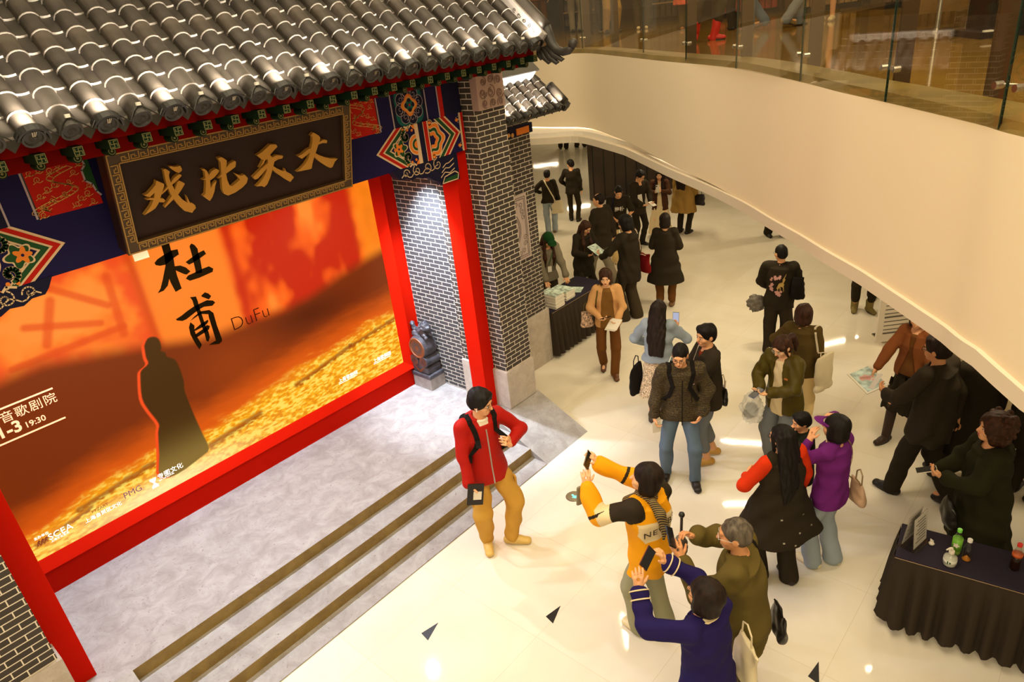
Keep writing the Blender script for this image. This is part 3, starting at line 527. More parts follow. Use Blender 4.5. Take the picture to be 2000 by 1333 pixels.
# ---------------------------------------------------------------- poster in the gate
SG={"xi":[[[.388,.559],[.401,.558],[.422,.549],[.447,.545],[.464,.547],[.467,.537],[.473,.522],[.467,.507],[.445,.498],[.425,.512],[.4,.538]],[[.344,.548],[.36,.549],[.374,.536],[.386,.523],[.375,.501],[.375,.474],[.379,.443],[.388,.417],[.395,.387],[.414,.344],[.437,.302],[.469,.267],[.471,.311],[.47,.323],[.477,.298],[.485,.262],[.501,.258],[.519,.236],[.522,.212],[.5,.195],[.489,.183],[.457,.202],[.438,.213],[.411,.253],[.391,.291],[.379,.319],[.363,.358],[.355,.401],[.347,.444],[.346,.498],[.347,.531]],[[.304,.388],[.338,.413],[.364,.43],[.408,.473],[.444,.489],[.459,.483],[.461,.474],[.431,.453],[.39,.43],[.357,.411],[.327,.392],[.302,.378]],[[.439,.443],[.458,.429],[.474,.413],[.444,.378],[.411,.345],[.366,.316],[.32,.287],[.305,.277],[.304,.288],[.332,.315],[.365,.347],[.39,.378],[.414,.417],[.424,.438]],[[.285,.484],[.33,.449],[.329,.436],[.311,.4],[.289,.361],[.268,.323],[.24,.293],[.205,.279],[.158,.265],[.212,.315],[.235,.349],[.25,.379],[.266,.435],[.279,.476]],[[.272,.457],[.263,.409],[.219,.381],[.183,.403],[.212,.41],[.249,.437]],[[.19,.37],[.218,.375],[.248,.366],[.281,.357],[.306,.347],[.317,.328],[.3,.319],[.276,.329],[.259,.342],[.225,.361]]],"bi":[[[.609,.483],[.63,.484],[.648,.464],[.656,.435],[.661,.398],[.655,.329],[.677,.355],[.709,.373],[.692,.337],[.679,.297],[.658,.259],[.633,.235],[.588,.286],[.609,.298],[.621,.348],[.629,.399],[.63,.462]],[[.602,.406],[.629,.413],[.661,.433],[.685,.455],[.719,.463],[.739,.445],[.728,.427],[.695,.403],[.665,.39],[.631,.402]],[[.742,.537],[.77,.539],[.789,.524],[.808,.504],[.797,.456],[.788,.408],[.79,.358],[.802,.313],[.823,.302],[.859,.318],[.89,.336],[.87,.37],[.852,.398],[.875,.379],[.903,.362],[.932,.365],[.955,.33],[.941,.297],[.902,.27],[.838,.246],[.78,.238],[.75,.259],[.741,.298],[.746,.369],[.753,.438],[.758,.5]],[[.72,.388],[.75,.411],[.789,.447],[.826,.477],[.868,.488],[.877,.476],[.867,.442],[.826,.424],[.787,.409],[.748,.394]]],"tian":[[[1.05,.486],[1.093,.501],[1.131,.522],[1.17,.545],[1.22,.536],[1.231,.515],[1.194,.492],[1.161,.466],[1.177,.442],[1.219,.451],[1.272,.434],[1.264,.415],[1.223,.415],[1.192,.405],[1.181,.377],[1.166,.339],[1.142,.287],[1.11,.239],[1.083,.224],[1.062,.239],[1.016,.247],[1.047,.266],[1.084,.298],[1.114,.338],[1.126,.376],[1.14,.42],[1.136,.438],[1.114,.436],[1.09,.445]],[[1.137,.408],[1.125,.37],[1.081,.336],[1.038,.306],[1.012,.304],[.997,.327],[1.028,.346],[1.079,.378]],[[1.177,.374],[1.208,.346],[1.258,.311],[1.275,.309],[1.278,.327],[1.284,.303],[1.327,.271],[1.351,.237],[1.315,.207],[1.281,.233],[1.235,.277],[1.197,.311],[1.169,.345]],[[1.118,.439],[1.097,.41],[1.06,.387],[1.083,.414],[1.1,.44]]],"da":[[[1.532,.538],[1.559,.559],[1.576,.549],[1.608,.526],[1.624,.503],[1.611,.471],[1.598,.446],[1.577,.402],[1.568,.385],[1.551,.35],[1.533,.306],[1.523,.269],[1.501,.267],[1.424,.272],[1.381,.276],[1.418,.291],[1.464,.319],[1.496,.353],[1.514,.394],[1.532,.444],[1.546,.479],[1.551,.528]],[[1.611,.471],[1.653,.482],[1.688,.47],[1.683,.447],[1.64,.457],[1.599,.452]],[[1.525,.44],[1.519,.409],[1.481,.389],[1.439,.37],[1.399,.401],[1.443,.407],[1.491,.431]],[[1.569,.388],[1.611,.358],[1.662,.33],[1.719,.307],[1.782,.292],[1.752,.274],[1.726,.233],[1.706,.23],[1.673,.249],[1.622,.291],[1.579,.331],[1.555,.359]]]}
PD={"du":[[[2.47,3.133],[2.545,3.132],[2.54,3.047],[2.538,2.965],[2.526,2.895],[2.519,2.804],[2.522,2.67],[2.458,2.658],[2.442,2.761],[2.441,2.799],[2.408,2.741],[2.357,2.708],[2.298,2.704],[2.335,2.735],[2.382,2.811],[2.448,2.931],[2.466,3.034]],[[2.36,2.984],[2.394,3.008],[2.467,3.03],[2.544,3.048],[2.601,3.041],[2.598,2.991],[2.548,2.976],[2.45,2.937],[2.399,2.943],[2.365,2.961]],[[2.522,2.896],[2.578,2.885],[2.622,2.851],[2.652,2.8],[2.609,2.782],[2.586,2.795],[2.522,2.855]],[[2.718,3.034],[2.743,3.054],[2.768,3.03],[2.785,2.987],[2.779,2.946],[2.779,2.885],[2.766,2.785],[2.755,2.75],[2.692,2.762],[2.702,2.792],[2.708,2.871],[2.714,2.94]],[[2.636,2.9],[2.712,2.926],[2.779,2.946],[2.839,2.955],[2.85,2.914],[2.781,2.892],[2.704,2.872],[2.66,2.866]],[[2.589,2.746],[2.619,2.769],[2.696,2.775],[2.766,2.785],[2.84,2.788],[2.875,2.752],[2.859,2.723],[2.714,2.711],[2.62,2.714]]],"fu":[[[2.682,2.536],[2.725,2.554],[2.754,2.53],[2.773,2.496],[2.741,2.471],[2.716,2.493],[2.681,2.523]],[[2.378,2.402],[2.438,2.415],[2.506,2.439],[2.579,2.458],[2.633,2.464],[2.72,2.471],[2.776,2.446],[2.792,2.419],[2.755,2.397],[2.672,2.419],[2.627,2.412],[2.57,2.397],[2.472,2.364],[2.431,2.362],[2.383,2.387]],[[2.571,2.559],[2.628,2.546],[2.631,2.491],[2.626,2.44],[2.629,2.384],[2.628,2.298],[2.63,2.22],[2.639,2.161],[2.634,2.096],[2.607,2.06],[2.59,2.076],[2.596,2.146],[2.591,2.247],[2.591,2.346],[2.59,2.411],[2.582,2.467],[2.584,2.52]],[[2.499,2.321],[2.526,2.274],[2.512,2.231],[2.512,2.171],[2.536,2.057],[2.498,2.021],[2.477,2.103],[2.462,2.203],[2.47,2.276]],[[2.503,2.333],[2.547,2.358],[2.595,2.376],[2.63,2.387],[2.714,2.367],[2.743,2.323],[2.739,2.186],[2.746,2.031],[2.738,2.006],[2.701,1.993],[2.602,2.026],[2.683,2.041],[2.685,2.153],[2.686,2.296],[2.691,2.33],[2.622,2.36],[2.583,2.354]],[[2.508,2.233],[2.591,2.264],[2.67,2.278],[2.669,2.259],[2.647,2.241],[2.59,2.226],[2.514,2.219]],[[2.503,2.169],[2.508,2.184],[2.605,2.208],[2.644,2.231],[2.67,2.209],[2.65,2.179],[2.592,2.164],[2.512,2.149]]]}
SIL=[[2.025,2.269],[2.075,2.324],[2.137,2.317],[2.171,2.27],[2.166,2.189],[2.15,2.16],[2.184,2.127],[2.186,2.083],[2.241,2.028],[2.258,1.958],[2.258,1.782],[2.233,1.667],[2.241,1.414],[2.257,1.163],[2.269,.962],[2.18,.917],[1.899,.867],[1.743,.938],[1.804,1.157],[1.867,1.384],[1.901,1.469],[1.86,1.644],[1.844,1.79],[1.897,1.995],[1.927,2.053],[2.003,2.089],[2.005,2.16]]
def vnoise(x, z, s, seed):
    g = np.random.default_rng(seed).random((64, 64)); a = x*s+100.3; b = z*s+57.7; i = np.floor(a).astype(int); j = np.floor(b).astype(int); u = a-i; v = b-j; u = u*u*(3-2*u); v = v*v*(3-2*v)
    G = lambda p, q: g[p % 64, q % 64]
    return (G(i, j)*(1-u)+G(i+1, j)*u)*(1-v)+(G(i, j+1)*(1-u)+G(i+1, j+1)*u)*v
def fbm(x, z, s, seed, o=4): return sum(vnoise(x, z, s*2**k, seed+k)*.5**k for k in range(o))/sum(.5**k for k in range(o))
def sstep(a, b, x): t = np.clip((x-a)/(b-a), 0, 1); return t*t*(3-2*t)
def inside(px, pz, poly):
    c = np.zeros(px.shape, bool); n = len(poly)
    for i in range(n):
        (x0, z0), (x1, z1) = poly[i], poly[(i+1) % n]
        k = ((z0 > pz) != (z1 > pz)) & (px < (x1-x0)*(pz-z0)/((z1-z0) if z1 != z0 else 1e-9)+x0); c ^= k
    return c
poster = empty('stage_poster', (2.68, 6.72, .37), 0, 'large glowing orange stage poster with dark robed silhouette and black brush lettering', 'poster')
PO = (-2.68, -6.72, -.37)
nx, nz = 640, 395; gx = np.linspace(.30, 4.935, nx); gz = np.linspace(.745, 3.60, nz); PX, PZ = np.meshgrid(gx, gz)
def L3(r, g, b): return np.array(lin(r, g, b)[:3])
def mixc(c, k, t): return c*(1-t[..., None])+np.asarray(k)*t[..., None]
c = np.zeros((nz, nx, 3))+L3(255, 128, 36)
n1 = fbm(PX, PZ, 2.2, 11); n2 = fbm(PX*1.1, PZ*.8, 2.6, 31, 3)
lft = 1-sstep(2.10, 2.22, PX); rgt = sstep(2.98, 3.10, PX)
c = mixc(c, L3(238, 66, 22), lft*sstep(.44, .68, n1)*.9); c = mixc(c, L3(255, 150, 60), lft*sstep(.52, .36, n1)*.5)
for x0, z0, x1, z1, w in ((1.93, 3.0, 1.90, 2.45, .035), (1.92, 2.52, 1.0, 2.50, .03), (1.42, 3.1, 1.86, 2.75, .03), (1.2, 2.80, 1.75, 2.62, .03), (1.45, 2.95, 1.3, 2.6, .035), (1.0, 2.95, 1.3, 3.2, .05)):
    L_ = math.hypot(x1-x0, z1-z0); tx, tz = (x1-x0)/L_, (z1-z0)/L_; s_ = np.clip((PX-x0)*tx+(PZ-z0)*tz, 0, L_); d = np.hypot(PX-x0-s_*tx, PZ-z0-s_*tz); c = mixc(c, L3(226, 70, 14), (1-sstep(w*.4, w*1.7, d))*.75*lft)
c = mixc(c, L3(214, 66, 10), np.exp(-((PX-2.155)/.045)**2)*.9)
c = mixc(c, L3(255, 96, 20), rgt); c = mixc(c, L3(196, 22, 4), rgt*sstep(.44, .64, n2)*.95); c = mixc(c, L3(255, 140, 46), rgt*sstep(.48, .28, n2)*.9)
c = mixc(c, L3(200, 34, 6), np.exp(-((PX-3.10)/.055)**2)*sstep(2.0, 2.3, PZ)*.85); c = mixc(c, L3(255, 138, 20), sstep(4.55, 4.75, PX)*.75)
sky = np.interp(gx, [.3, .9, 1.2, 1.67, 2.05, 2.5, 2.7, 3.16, 3.5, 3.8, 4.2, 4.9], [2.44, 2.46, 2.47, 2.36, 2.27, 2.14, 2.10, 2.09, 2.05, 2.08, 2.18, 2.30])[None, :]
dk = 1-sstep(-.10, .09, PZ-sky+.05*(n1-.5)); c = mixc(c, L3(118, 38, 2), dk); c = mixc(c, L3(82, 20, 0), dk*np.exp(-((PX-3.75)/.55)**2-((PZ-1.9)/.16)**2)); c = mixc(c, L3(146, 52, 4), dk*np.exp(-((PX-2.8)/.5)**2-((PZ-1.7)/.3)**2))
sd = np.interp(gx, [.3, .7, 1.3, 1.8, 2.4, 3.3, 4.4, 4.95], [.98, 1.02, 1.18, 1.24, 1.18, 1.33, 1.46, 1.50])[None, :]
st = fbm(PX*.9+PZ*.6, PZ*3.2, 5, 77, 5); c = mixc(c, L3(232, 92, 8), (1-sstep(-.02, .40, PZ-sd+.12*(st-.5)))*.9)
sand = 1-sstep(-.14, .06, PZ-sd+.16*(st-.5)); c = mixc(c, L3(255, 176, 22), sand); fn = fbm(PX*1.2, PZ*3.2, 17, 51, 3); c = mixc(c, L3(214, 108, 12), sand*sstep(.54, .68, fn)*.6); c = mixc(c, L3(255, 226, 96), sand*sstep(.52, .34, fn)*.9)
for x0, z0, x1, z1, w in ((1.0, 1.02, 1.72, 1.10, .030), (3.4, 1.16, 4.2, 1.30, .028), (4.2, 1.30, 4.95, 1.38, .024), (2.3, .98, 2.9, 1.05, .035), (.6, .90, 1.1, .98, .02)):
    L_ = math.hypot(x1-x0, z1-z0); tx, tz = (x1-x0)/L_, (z1-z0)/L_; s_ = np.clip((PX-x0)*tx+(PZ-z0)*tz, 0, L_); d = np.hypot(PX-x0-s_*tx, PZ-z0-s_*tz+.05*(fn-.5)); c = mixc(c, L3(150, 62, 8), (1-sstep(w*.3, w*1.6, d))*.8)
c = mixc(c, L3(255, 246, 176), np.exp(-((PX-1.75)/.75)**2-((PZ-.80)/.12)**2)*.85)  # bright pool along the poster foot: lamp light painted into the print colour
S_ = smooth_line([tuple(p) for p in SIL]+[tuple(SIL[0])], 3)[:-1]
def softin(px, pz):
    d = np.full(px.shape, 9.)
    for (x0, z0), (x1, z1) in zip(S_, S_[1:]+S_[:1]):
        L2 = (x1-x0)**2+(z1-z0)**2+1e-12; t = np.clip(((px-x0)*(x1-x0)+(pz-z0)*(z1-z0))/L2, 0, 1); d = np.minimum(d, np.hypot(px-x0-t*(x1-x0), pz-z0-t*(z1-z0)))
    return sstep(-.007, .007, np.where(inside(px, pz, S_), d, -d))
c = mixc(c, L3(250, 76, 26), softin(PX+.028, PZ)); ins = softin(PX, PZ); c = mixc(c, L3(56, 34, 2), ins); c = mixc(c, L3(150, 122, 58), ins*np.exp(-((PZ-.93)/.28)**2)*.75)
v = np.stack([PX, np.full_like(PX, 6.718), PZ], -1).reshape(-1, 3); ii = np.arange(nz*nx).reshape(nz, nx); f = np.stack([ii[:-1, :-1], ii[:-1, 1:], ii[1:, 1:], ii[1:, :-1]], -1).reshape(-1, 4)
m, nt, b, N, L = nodes('backlit_poster'); at = N('Attribute'); at.attribute_name = 'print'; L(at.outputs['Color'], b.inputs['Emission Color']); b.inputs['Emission Strength'].default_value = 1.0; b.inputs['Base Color'].default_value = (.02, .008, .002, 1); b.inputs['Roughness'].default_value = .6; b.inputs['Specular IOR Level'].default_value = .06
o = link_mesh('printed_panel', v, f, m, poster, loc=PO); ca = o.data.color_attributes.new('print', 'FLOAT_COLOR', 'POINT'); ca.data.foreach_set('color', np.concatenate([c.reshape(-1, 3), np.ones((nx*nz, 1))], 1).astype(np.float32).ravel())
MB().box(.30, 4.94, 6.722, 6.80, .70, 3.62).build('light_box', M_NAVY2, poster, loc=PO)
b = MB(); b.poly([(6.655, .635), (6.75, .635), (6.75, .748), (6.714, .748)], .30, 5.055, Matrix(((0, 0, 1, 0), (1, 0, 0, 0), (0, 1, 0, 0), (0, 0, 0, 1)))); b.poly([(5.055, 6.66), (5.055, 6.75), (4.922, 6.75), (4.922, 6.714)], .64, 3.62); b.build('frame', M_RED, poster, loc=PO)
MB().box(.30, 5.275, 6.705, 6.76, .37, .634).build('skirting_board', M_RED, poster, loc=PO); MB().box(5.057, 5.275, 6.72, 6.76, .634, 3.62).build('side_board', M_RED, poster, loc=PO)
M_INK = mat('black_ink', (.008, .004, .001), .9, spec=0.); M_PWHITE = mat('printed_white', (.7, .6, .45), .5, emit=(1, .97, .9), estr=1.5); M_PPINK = mat('printed_peach', (.6, .35, .2), .5, emit=lin(255, 184, 128), estr=.9)
TPO = Matrix.Translation((0, 6.716, 0)) @ XZ
for k in ('du', 'fu'):
    b = MB()
    for q in PD[k]: b.poly(q, 0, .002, TPO)
    b.build('brush_character', M_INK, poster, loc=PO)
PL = Matrix.Translation(PO)
def pw(txt, size, x, z, m, nm='lettering', **k): return write(nm, txt, size, PL @ Matrix.Translation((x, 6.7145, z)) @ XZ, m, poster, extrude=.0008, **k)
pw('DuFu', .205, 2.875, 2.062, mat('printed_brown', (.03, .006, .002), .9, spec=0.), bold=-.004)
b = MB(); b.poly([(2.20, 3.05), (2.336, 3.05), (2.336, 3.2), (2.20, 3.2)], 0, .002, TPO); b.build('paper_tag', M_PPINK, poster, loc=PO)
b = MB(); b.box(.3, 1.207, 6.714, 6.716, 2.213, 2.228); b.box(.3, 1.206, 6.714, 6.716, 1.915, 1.930); b.build('printed_rule', M_PPINK, poster, loc=PO)
pw('上音歌剧院', .105, .655, 2.10, M_PPINK, spacing=1.13); pw('1-3', .145, .70, 1.975, M_PPINK, bold=.004); pw('19:30', .075, .905, 1.975, M_PPINK, bold=.001)
pw('SCEA', .088, .70, .885, M_PWHITE); pw('上海文化艺术', .026, .705, .858, M_PWHITE); pw('主办单位', .030, .60, .955, M_PWHITE)
b = MB()
for k in range(3): b.poly([(.595+.03*k, .87), (.615+.03*k, .925), (.63+.03*k, .94), (.64+.03*k, .92), (.625+.03*k, .915), (.635+.03*k, .875), (.618+.03*k, .905)], 0, .002, TPO)
b.build('small_emblem', mat('printed_rust', (.3, .06, .01), .6), poster, loc=PO)
pw('FTZART', .042, 1.085, .925, mat('printed_rust2', (.35, .10, .02), .6)); pw('上海自贸区文化', .048, 1.005, .865, M_PWHITE); pw('PMG', .088, 1.375, .90, mat('printed_violet', (.30, .10, .16), .6))
pw('专图文化', .066, 1.712, .915, M_PWHITE); pw('FOR THE CULTURE', .018, 1.715, .892, M_PWHITE)
b = MB(); b.poly([(1.635, .955), (1.70, .955), (1.70, .94), (1.675, .905), (1.70, .87), (1.70, .85), (1.635, .85), (1.635, .865), (1.665, .90), (1.635, .94)], 0, .002, TPO); b.build('small_emblem', M_PWHITE, poster, loc=PO)
pw('上音歌剧院', .058, 3.93, .925, M_PWHITE); pw('上海歌舞团', .058, 4.47, .945, M_PWHITE)
for x in (3.93, 4.47): MB().box(x, x+.27, 6.714, 6.716, .905+.02*(x > 4.2), .910+.02*(x > 4.2)).build('printed_rule', M_PWHITE, poster, loc=PO)
# ---------------------------------------------------------------- name board over the stage
S0 = Vector((1.66, 5.15, 3.515)); TS = plane_T((0, 0, 0), (1, 0, 0), (0, -.2, .70)); SW, SH = 1.935, .728
board = empty('name_board', S0, 0, 'tilted dark name board with raised gold characters and gold key-pattern border', 'sign'); board.matrix_world = Matrix.Translation(S0) @ TS
MB().box(0, SW, 0, SH, -.13, -.015).build('backing_board', M_BROWN, board)
M_SFR = mat('dark_bronze_frame', (.055, .028, .010), .4); b = MB(); fw = .082
for q in ((0, SW, 0, fw), (0, SW, SH-fw, SH), (0, fw, fw, SH-fw), (SW-fw, SW, fw, SH-fw)): b.box(q[0], q[1], q[2], q[3], -.02, .012)
fr = b.build('frame', M_SFR, board); b = MB()
for e, t in ((.004, .008), (fw-.012, .008)):
    b.box(e, SW-e, e, e+t, .011, .016); b.box(e, SW-e, SH-e-t, SH-e, .011, .016); b.box(e, e+t, e, SH-e, .011, .016); b.box(SW-e-t, SW-e, e, SH-e, .011, .016)
TK = Matrix.Translation((0, 0, .012))
KEY = [(0, 0), (0, 1), (.78, 1), (.78, .35), (.42, .35), (.42, .66), (.25, .66)]
def keyrun(x0, y0, dx, dy, L_, h):
    n = max(1, round(L_/.064)); p = L_/n; px_, py_ = -dy, dx
    for i in range(n):
        pts = [(x0+dx*(i*p+u*p)+px_*(v-.5)*h, y0+dy*(i*p+u*p)+py_*(v-.5)*h) for u, v in KEY]; ribbon(b, pts, .0075, 0, .003, TK)
c_ = fw/2; keyrun(fw, c_, 1, 0, SW-2*fw, .042); keyrun(SW-fw, SH-c_, -1, 0, SW-2*fw, .042); keyrun(c_, SH-fw, 0, -1, SH-2*fw, .042); keyrun(SW-c_, fw, 0, 1, SH-2*fw, .042)
b.build('key_pattern', mat('aged_gold', (.36, .20, .05), .4, .3), fr)
for k in ('xi', 'bi', 'tian', 'da'):
    b = MB()
    for i, q in enumerate(SG[k]): b.poly(q, -.012, .018+.0006*i, None)
    b.build('gold_character', M_GOLD, board)
# ---------------------------------------------------------------- people: bodies and clothes as smooth blended surfaces
V3 = lambda *a: np.array(a, float)
def unit(v): v = np.asarray(v, float); return v/(np.linalg.norm(v)+1e-12)
def rot(ax, deg):
    return np.array(Matrix.Rotation(math.radians(deg), 3, ax))
def cap(a, b, ra, rb, k=.02): return ('c', np.asarray(a, float), np.asarray(b, float), ra, rb, k)
def ell(c, r, Rm=None, k=.02): return ('e', np.asarray(c, float), np.asarray(r, float), np.eye(3) if Rm is None else Rm, k)
def loft(cs, rx, ry, Rm, k=.03): return ('l', np.asarray(cs, float), np.asarray(rx, float), np.asarray(ry, float), Rm, k)
def chain(pts, rs, k=.015): return [cap(pts[i], pts[i+1], rs[i], rs[i+1], k) for i in range(len(pts)-1)]
def prim_box(p):
    if p[0] == 'c': r = max(p[3], p[4]); return np.minimum(p[1], p[2])-r, np.maximum(p[1], p[2])+r
    if p[0] == 'e': r = np.abs(p[3]) @ p[2]; return p[1]-r, p[1]+r
    r = max(p[2].max(), p[3].max()); return p[1].min(0)-r, p[1].max(0)+r
def prim_d(p, X, Y, Z):
    if p[0] == 'c':
        ba = p[2]-p[1]; L = ba @ ba+1e-9; x, y, z = X-p[1][0], Y-p[1][1], Z-p[1][2]; t = np.clip((x*ba[0]+y*ba[1]+z*ba[2])/L, 0, 1)
        return np.sqrt((x-t*ba[0])**2+(y-t*ba[1])**2+(z-t*ba[2])**2)-(p[3]+(p[4]-p[3])*t)
    if p[0] == 'e':
        x, y, z = X-p[1][0], Y-p[1][1], Z-p[1][2]; R = p[3]; a, b, c = (R[0, i]*x+R[1, i]*y+R[2, i]*z for i in range(3)); r = p[2]
        k0 = np.sqrt((a/r[0])**2+(b/r[1])**2+(c/r[2])**2); k1 = np.sqrt((a/r[0]**2)**2+(b/r[1]**2)**2+(c/r[2]**2)**2)+1e-6; return k0*(k0-1)/k1
    cs, rx, ry, R = p[1:5]; ax = cs[-1]-cs[0]; L = np.linalg.norm(ax); ax = ax/L; T = (cs-cs[0]) @ ax
    t = (X-cs[0][0])*ax[0]+(Y-cs[0][1])*ax[1]+(Z-cs[0][2])*ax[2]; tc = np.clip(t, 0, L); f = lambda v: np.interp(tc, T, v)
    x, y, z = X-f(cs[:, 0]), Y-f(cs[:, 1]), Z-f(cs[:, 2]); a = R[0, 0]*x+R[1, 0]*y+R[2, 0]*z; b = R[0, 1]*x+R[1, 1]*y+R[2, 1]*z; u, v = f(rx), f(ry)
    e = np.sqrt((a/u)**2+(b/v)**2); return np.maximum((e-1)*np.minimum(u, v), np.maximum(-t, t-L))
def mesh_field(prims, h, cuts=(), folds=0., seed=0, fk=(26, 26, 14)):
    bs = [prim_box(p) for p in prims]; pad = 4*h+.03; lo = np.min([b[0] for b in bs], 0)-pad; hi = np.max([b[1] for b in bs], 0)+pad
    n = np.ceil((hi-lo)/h).astype(int)+1; F = np.full(n, .5, np.float32); ax = [lo[i]+h*np.arange(n[i]) for i in range(3)]
    for p, (a, b) in zip(prims, bs):
        k = p[-1]; i0 = np.maximum(((a-lo-k-3*h)/h).astype(int), 0); i1 = np.minimum(((b-lo+k+3*h)/h).astype(int)+2, n); s = tuple(slice(i0[q], i1[q]) for q in range(3))
        d = prim_d(p, ax[0][s[0]][:, None, None], ax[1][s[1]][None, :, None], ax[2][s[2]][None, None, :]).astype(np.float32); G = F[s]
        if k > 1e-4: q = np.clip(k-np.abs(G-d), 0, None)/k; F[s] = np.minimum(G, d)-q*q*k*.25
        else: F[s] = np.minimum(G, d)
    if folds:
        r = np.random.default_rng(seed); X, Y, Z = ax[0][:, None, None], ax[1][None, :, None], ax[2][None, None, :]; N_ = 0
        for i in range(5):
            kv = r.normal(size=3)*np.array(fk); ph = r.uniform(0, 6.3); N_ = N_+np.sin(kv[0]*X+kv[1]*Y+kv[2]*Z+ph+1.2*np.sin(9*Z+ph))
        F += (folds*.45*N_).astype(np.float32)
    for p in cuts:
        if p[0] == 'h': d = (p[1][0]*(ax[0]-p[2][0])[:, None, None]+p[1][1]*(ax[1]-p[2][1])[None, :, None]+p[1][2]*(ax[2]-p[2][2])[None, None, :])  # keeps d<0
        else: d = -prim_d(p, ax[0][:, None, None], ax[1][None, :, None], ax[2][None, None, :])
        F = np.maximum(F, d.astype(np.float32))
    # naive surface nets
    S = F < 0; m = np.zeros(n-1, np.int8)
    for i in (0, 1):
        for j in (0, 1):
            for k in (0, 1): m += S[i:n[0]-1+i, j:n[1]-1+j, k:n[2]-1+k]
    act = (m > 0) & (m < 8); idx = np.argwhere(act); I = np.full(n-1, -1, np.int32); I[act] = np.arange(len(idx)); acc = np.zeros((len(idx), 3)); cnt = np.zeros(len(idx))
    for axis in range(3):
        o1, o2 = [a for a in range(3) if a != axis]
        for u in (0, 1):
            for v in (0, 1):
                a = idx.copy(); a[:, o1] += u; a[:, o2] += v; b = a.copy(); b[:, axis] += 1; fa = F[tuple(a.T)]; fb = F[tuple(b.T)]; c = (fa < 0) != (fb < 0)
                t = np.where(c, fa/np.where(c, fa-fb, 1), 0); pt = a-idx+0.; pt[:, axis] += t; acc += pt*c[:, None]; cnt += c
    verts = lo+h*(idx+acc/np.maximum(cnt, 1)[:, None]); quads = []
    for axis in range(3):
        o1, o2 = [(1, 2), (2, 0), (0, 1)][axis]; sl = [slice(None)]*3; A = [slice(None)]*3; B = [slice(None)]*3; A[axis] = slice(0, n[axis]-1); B[axis] = slice(1, n[axis]); ch = S[tuple(A)] != S[tuple(B)]
        e = np.argwhere(ch); e = e[(e[:, o1] > 0) & (e[:, o2] > 0) & (e[:, o1] < n[o1]-1) & (e[:, o2] < n[o2]-1)]; q = []
        for u, v in ((1, 1), (0, 1), (0, 0), (1, 0)):
            c = e.copy(); c[:, o1] -= u; c[:, o2] -= v; q.append(I[tuple(c.T)])
        q = np.stack(q, 1); ins = S[tuple(e.T)]; q[~ins] = q[~ins][:, ::-1]; quads.append(q)
    return verts, np.concatenate(quads)
def field_obj(name, prims, m, parent, h, T=None, **k):
    v, f = mesh_field(prims, h, **k); me = bpy.data.meshes.new(name); me.vertices.add(len(v)); me.vertices.foreach_set('co', v.astype(np.float32).ravel()); f = f[(f >= 0).all(1)]
    me.loops.add(f.size); me.loops.foreach_set('vertex_index', f.astype(np.int32).ravel()); me.polygons.add(len(f)); me.polygons.foreach_set('loop_start', np.arange(0, f.size, 4, dtype=np.int32))
    me.update(calc_edges=True); me.validate(); me.polygons.foreach_set('use_smooth', np.ones(len(me.polygons), bool)); me.materials.append(m)
    o = bpy.data.objects.new(name, me); COL.objects.link(o); o.parent = parent; return o
def cloth(name, rgb, rough=.85, **k): k.setdefault('bump', .005); k.setdefault('bscale', 17); return mat('cloth_'+name, lin(*rgb), rough, spec=.15, **k)
def skin(t=0):
    c = ((226, 166, 118), (208, 146, 98), (236, 182, 136))[t]; return mat('skin_%d' % t, lin(*c), .5, spec=.35, bump=.0004, bscale=120)
HAIRC = {'black': (20, 14, 10), 'dark': (32, 20, 13), 'brown': (58, 33, 18), 'grey': (92, 82, 70)}
def hairmat(c): return mat('hair_'+c, lin(*HAIRC[c]), .6, spec=.25, bump=.004, bscale=90, stretch=(1, 1, .18), var=.45, vscale=40)
def ik(a, t, l1, l2, hint):
    a, t = np.asarray(a, float), np.asarray(t, float); d = t-a; L = np.linalg.norm(d); mx = (l1+l2)*.998
    if L > mx: t = a+d/L*mx; L = mx
    d = unit(t-a); c = (l1*l1+L*L-l2*l2)/(2*L); hgt = math.sqrt(max(0, l1*l1-c*c)); hint = np.asarray(hint, float); hh = unit(hint-d*(hint @ d)); return a+d*c+hh*hgt, t
class Person: pass
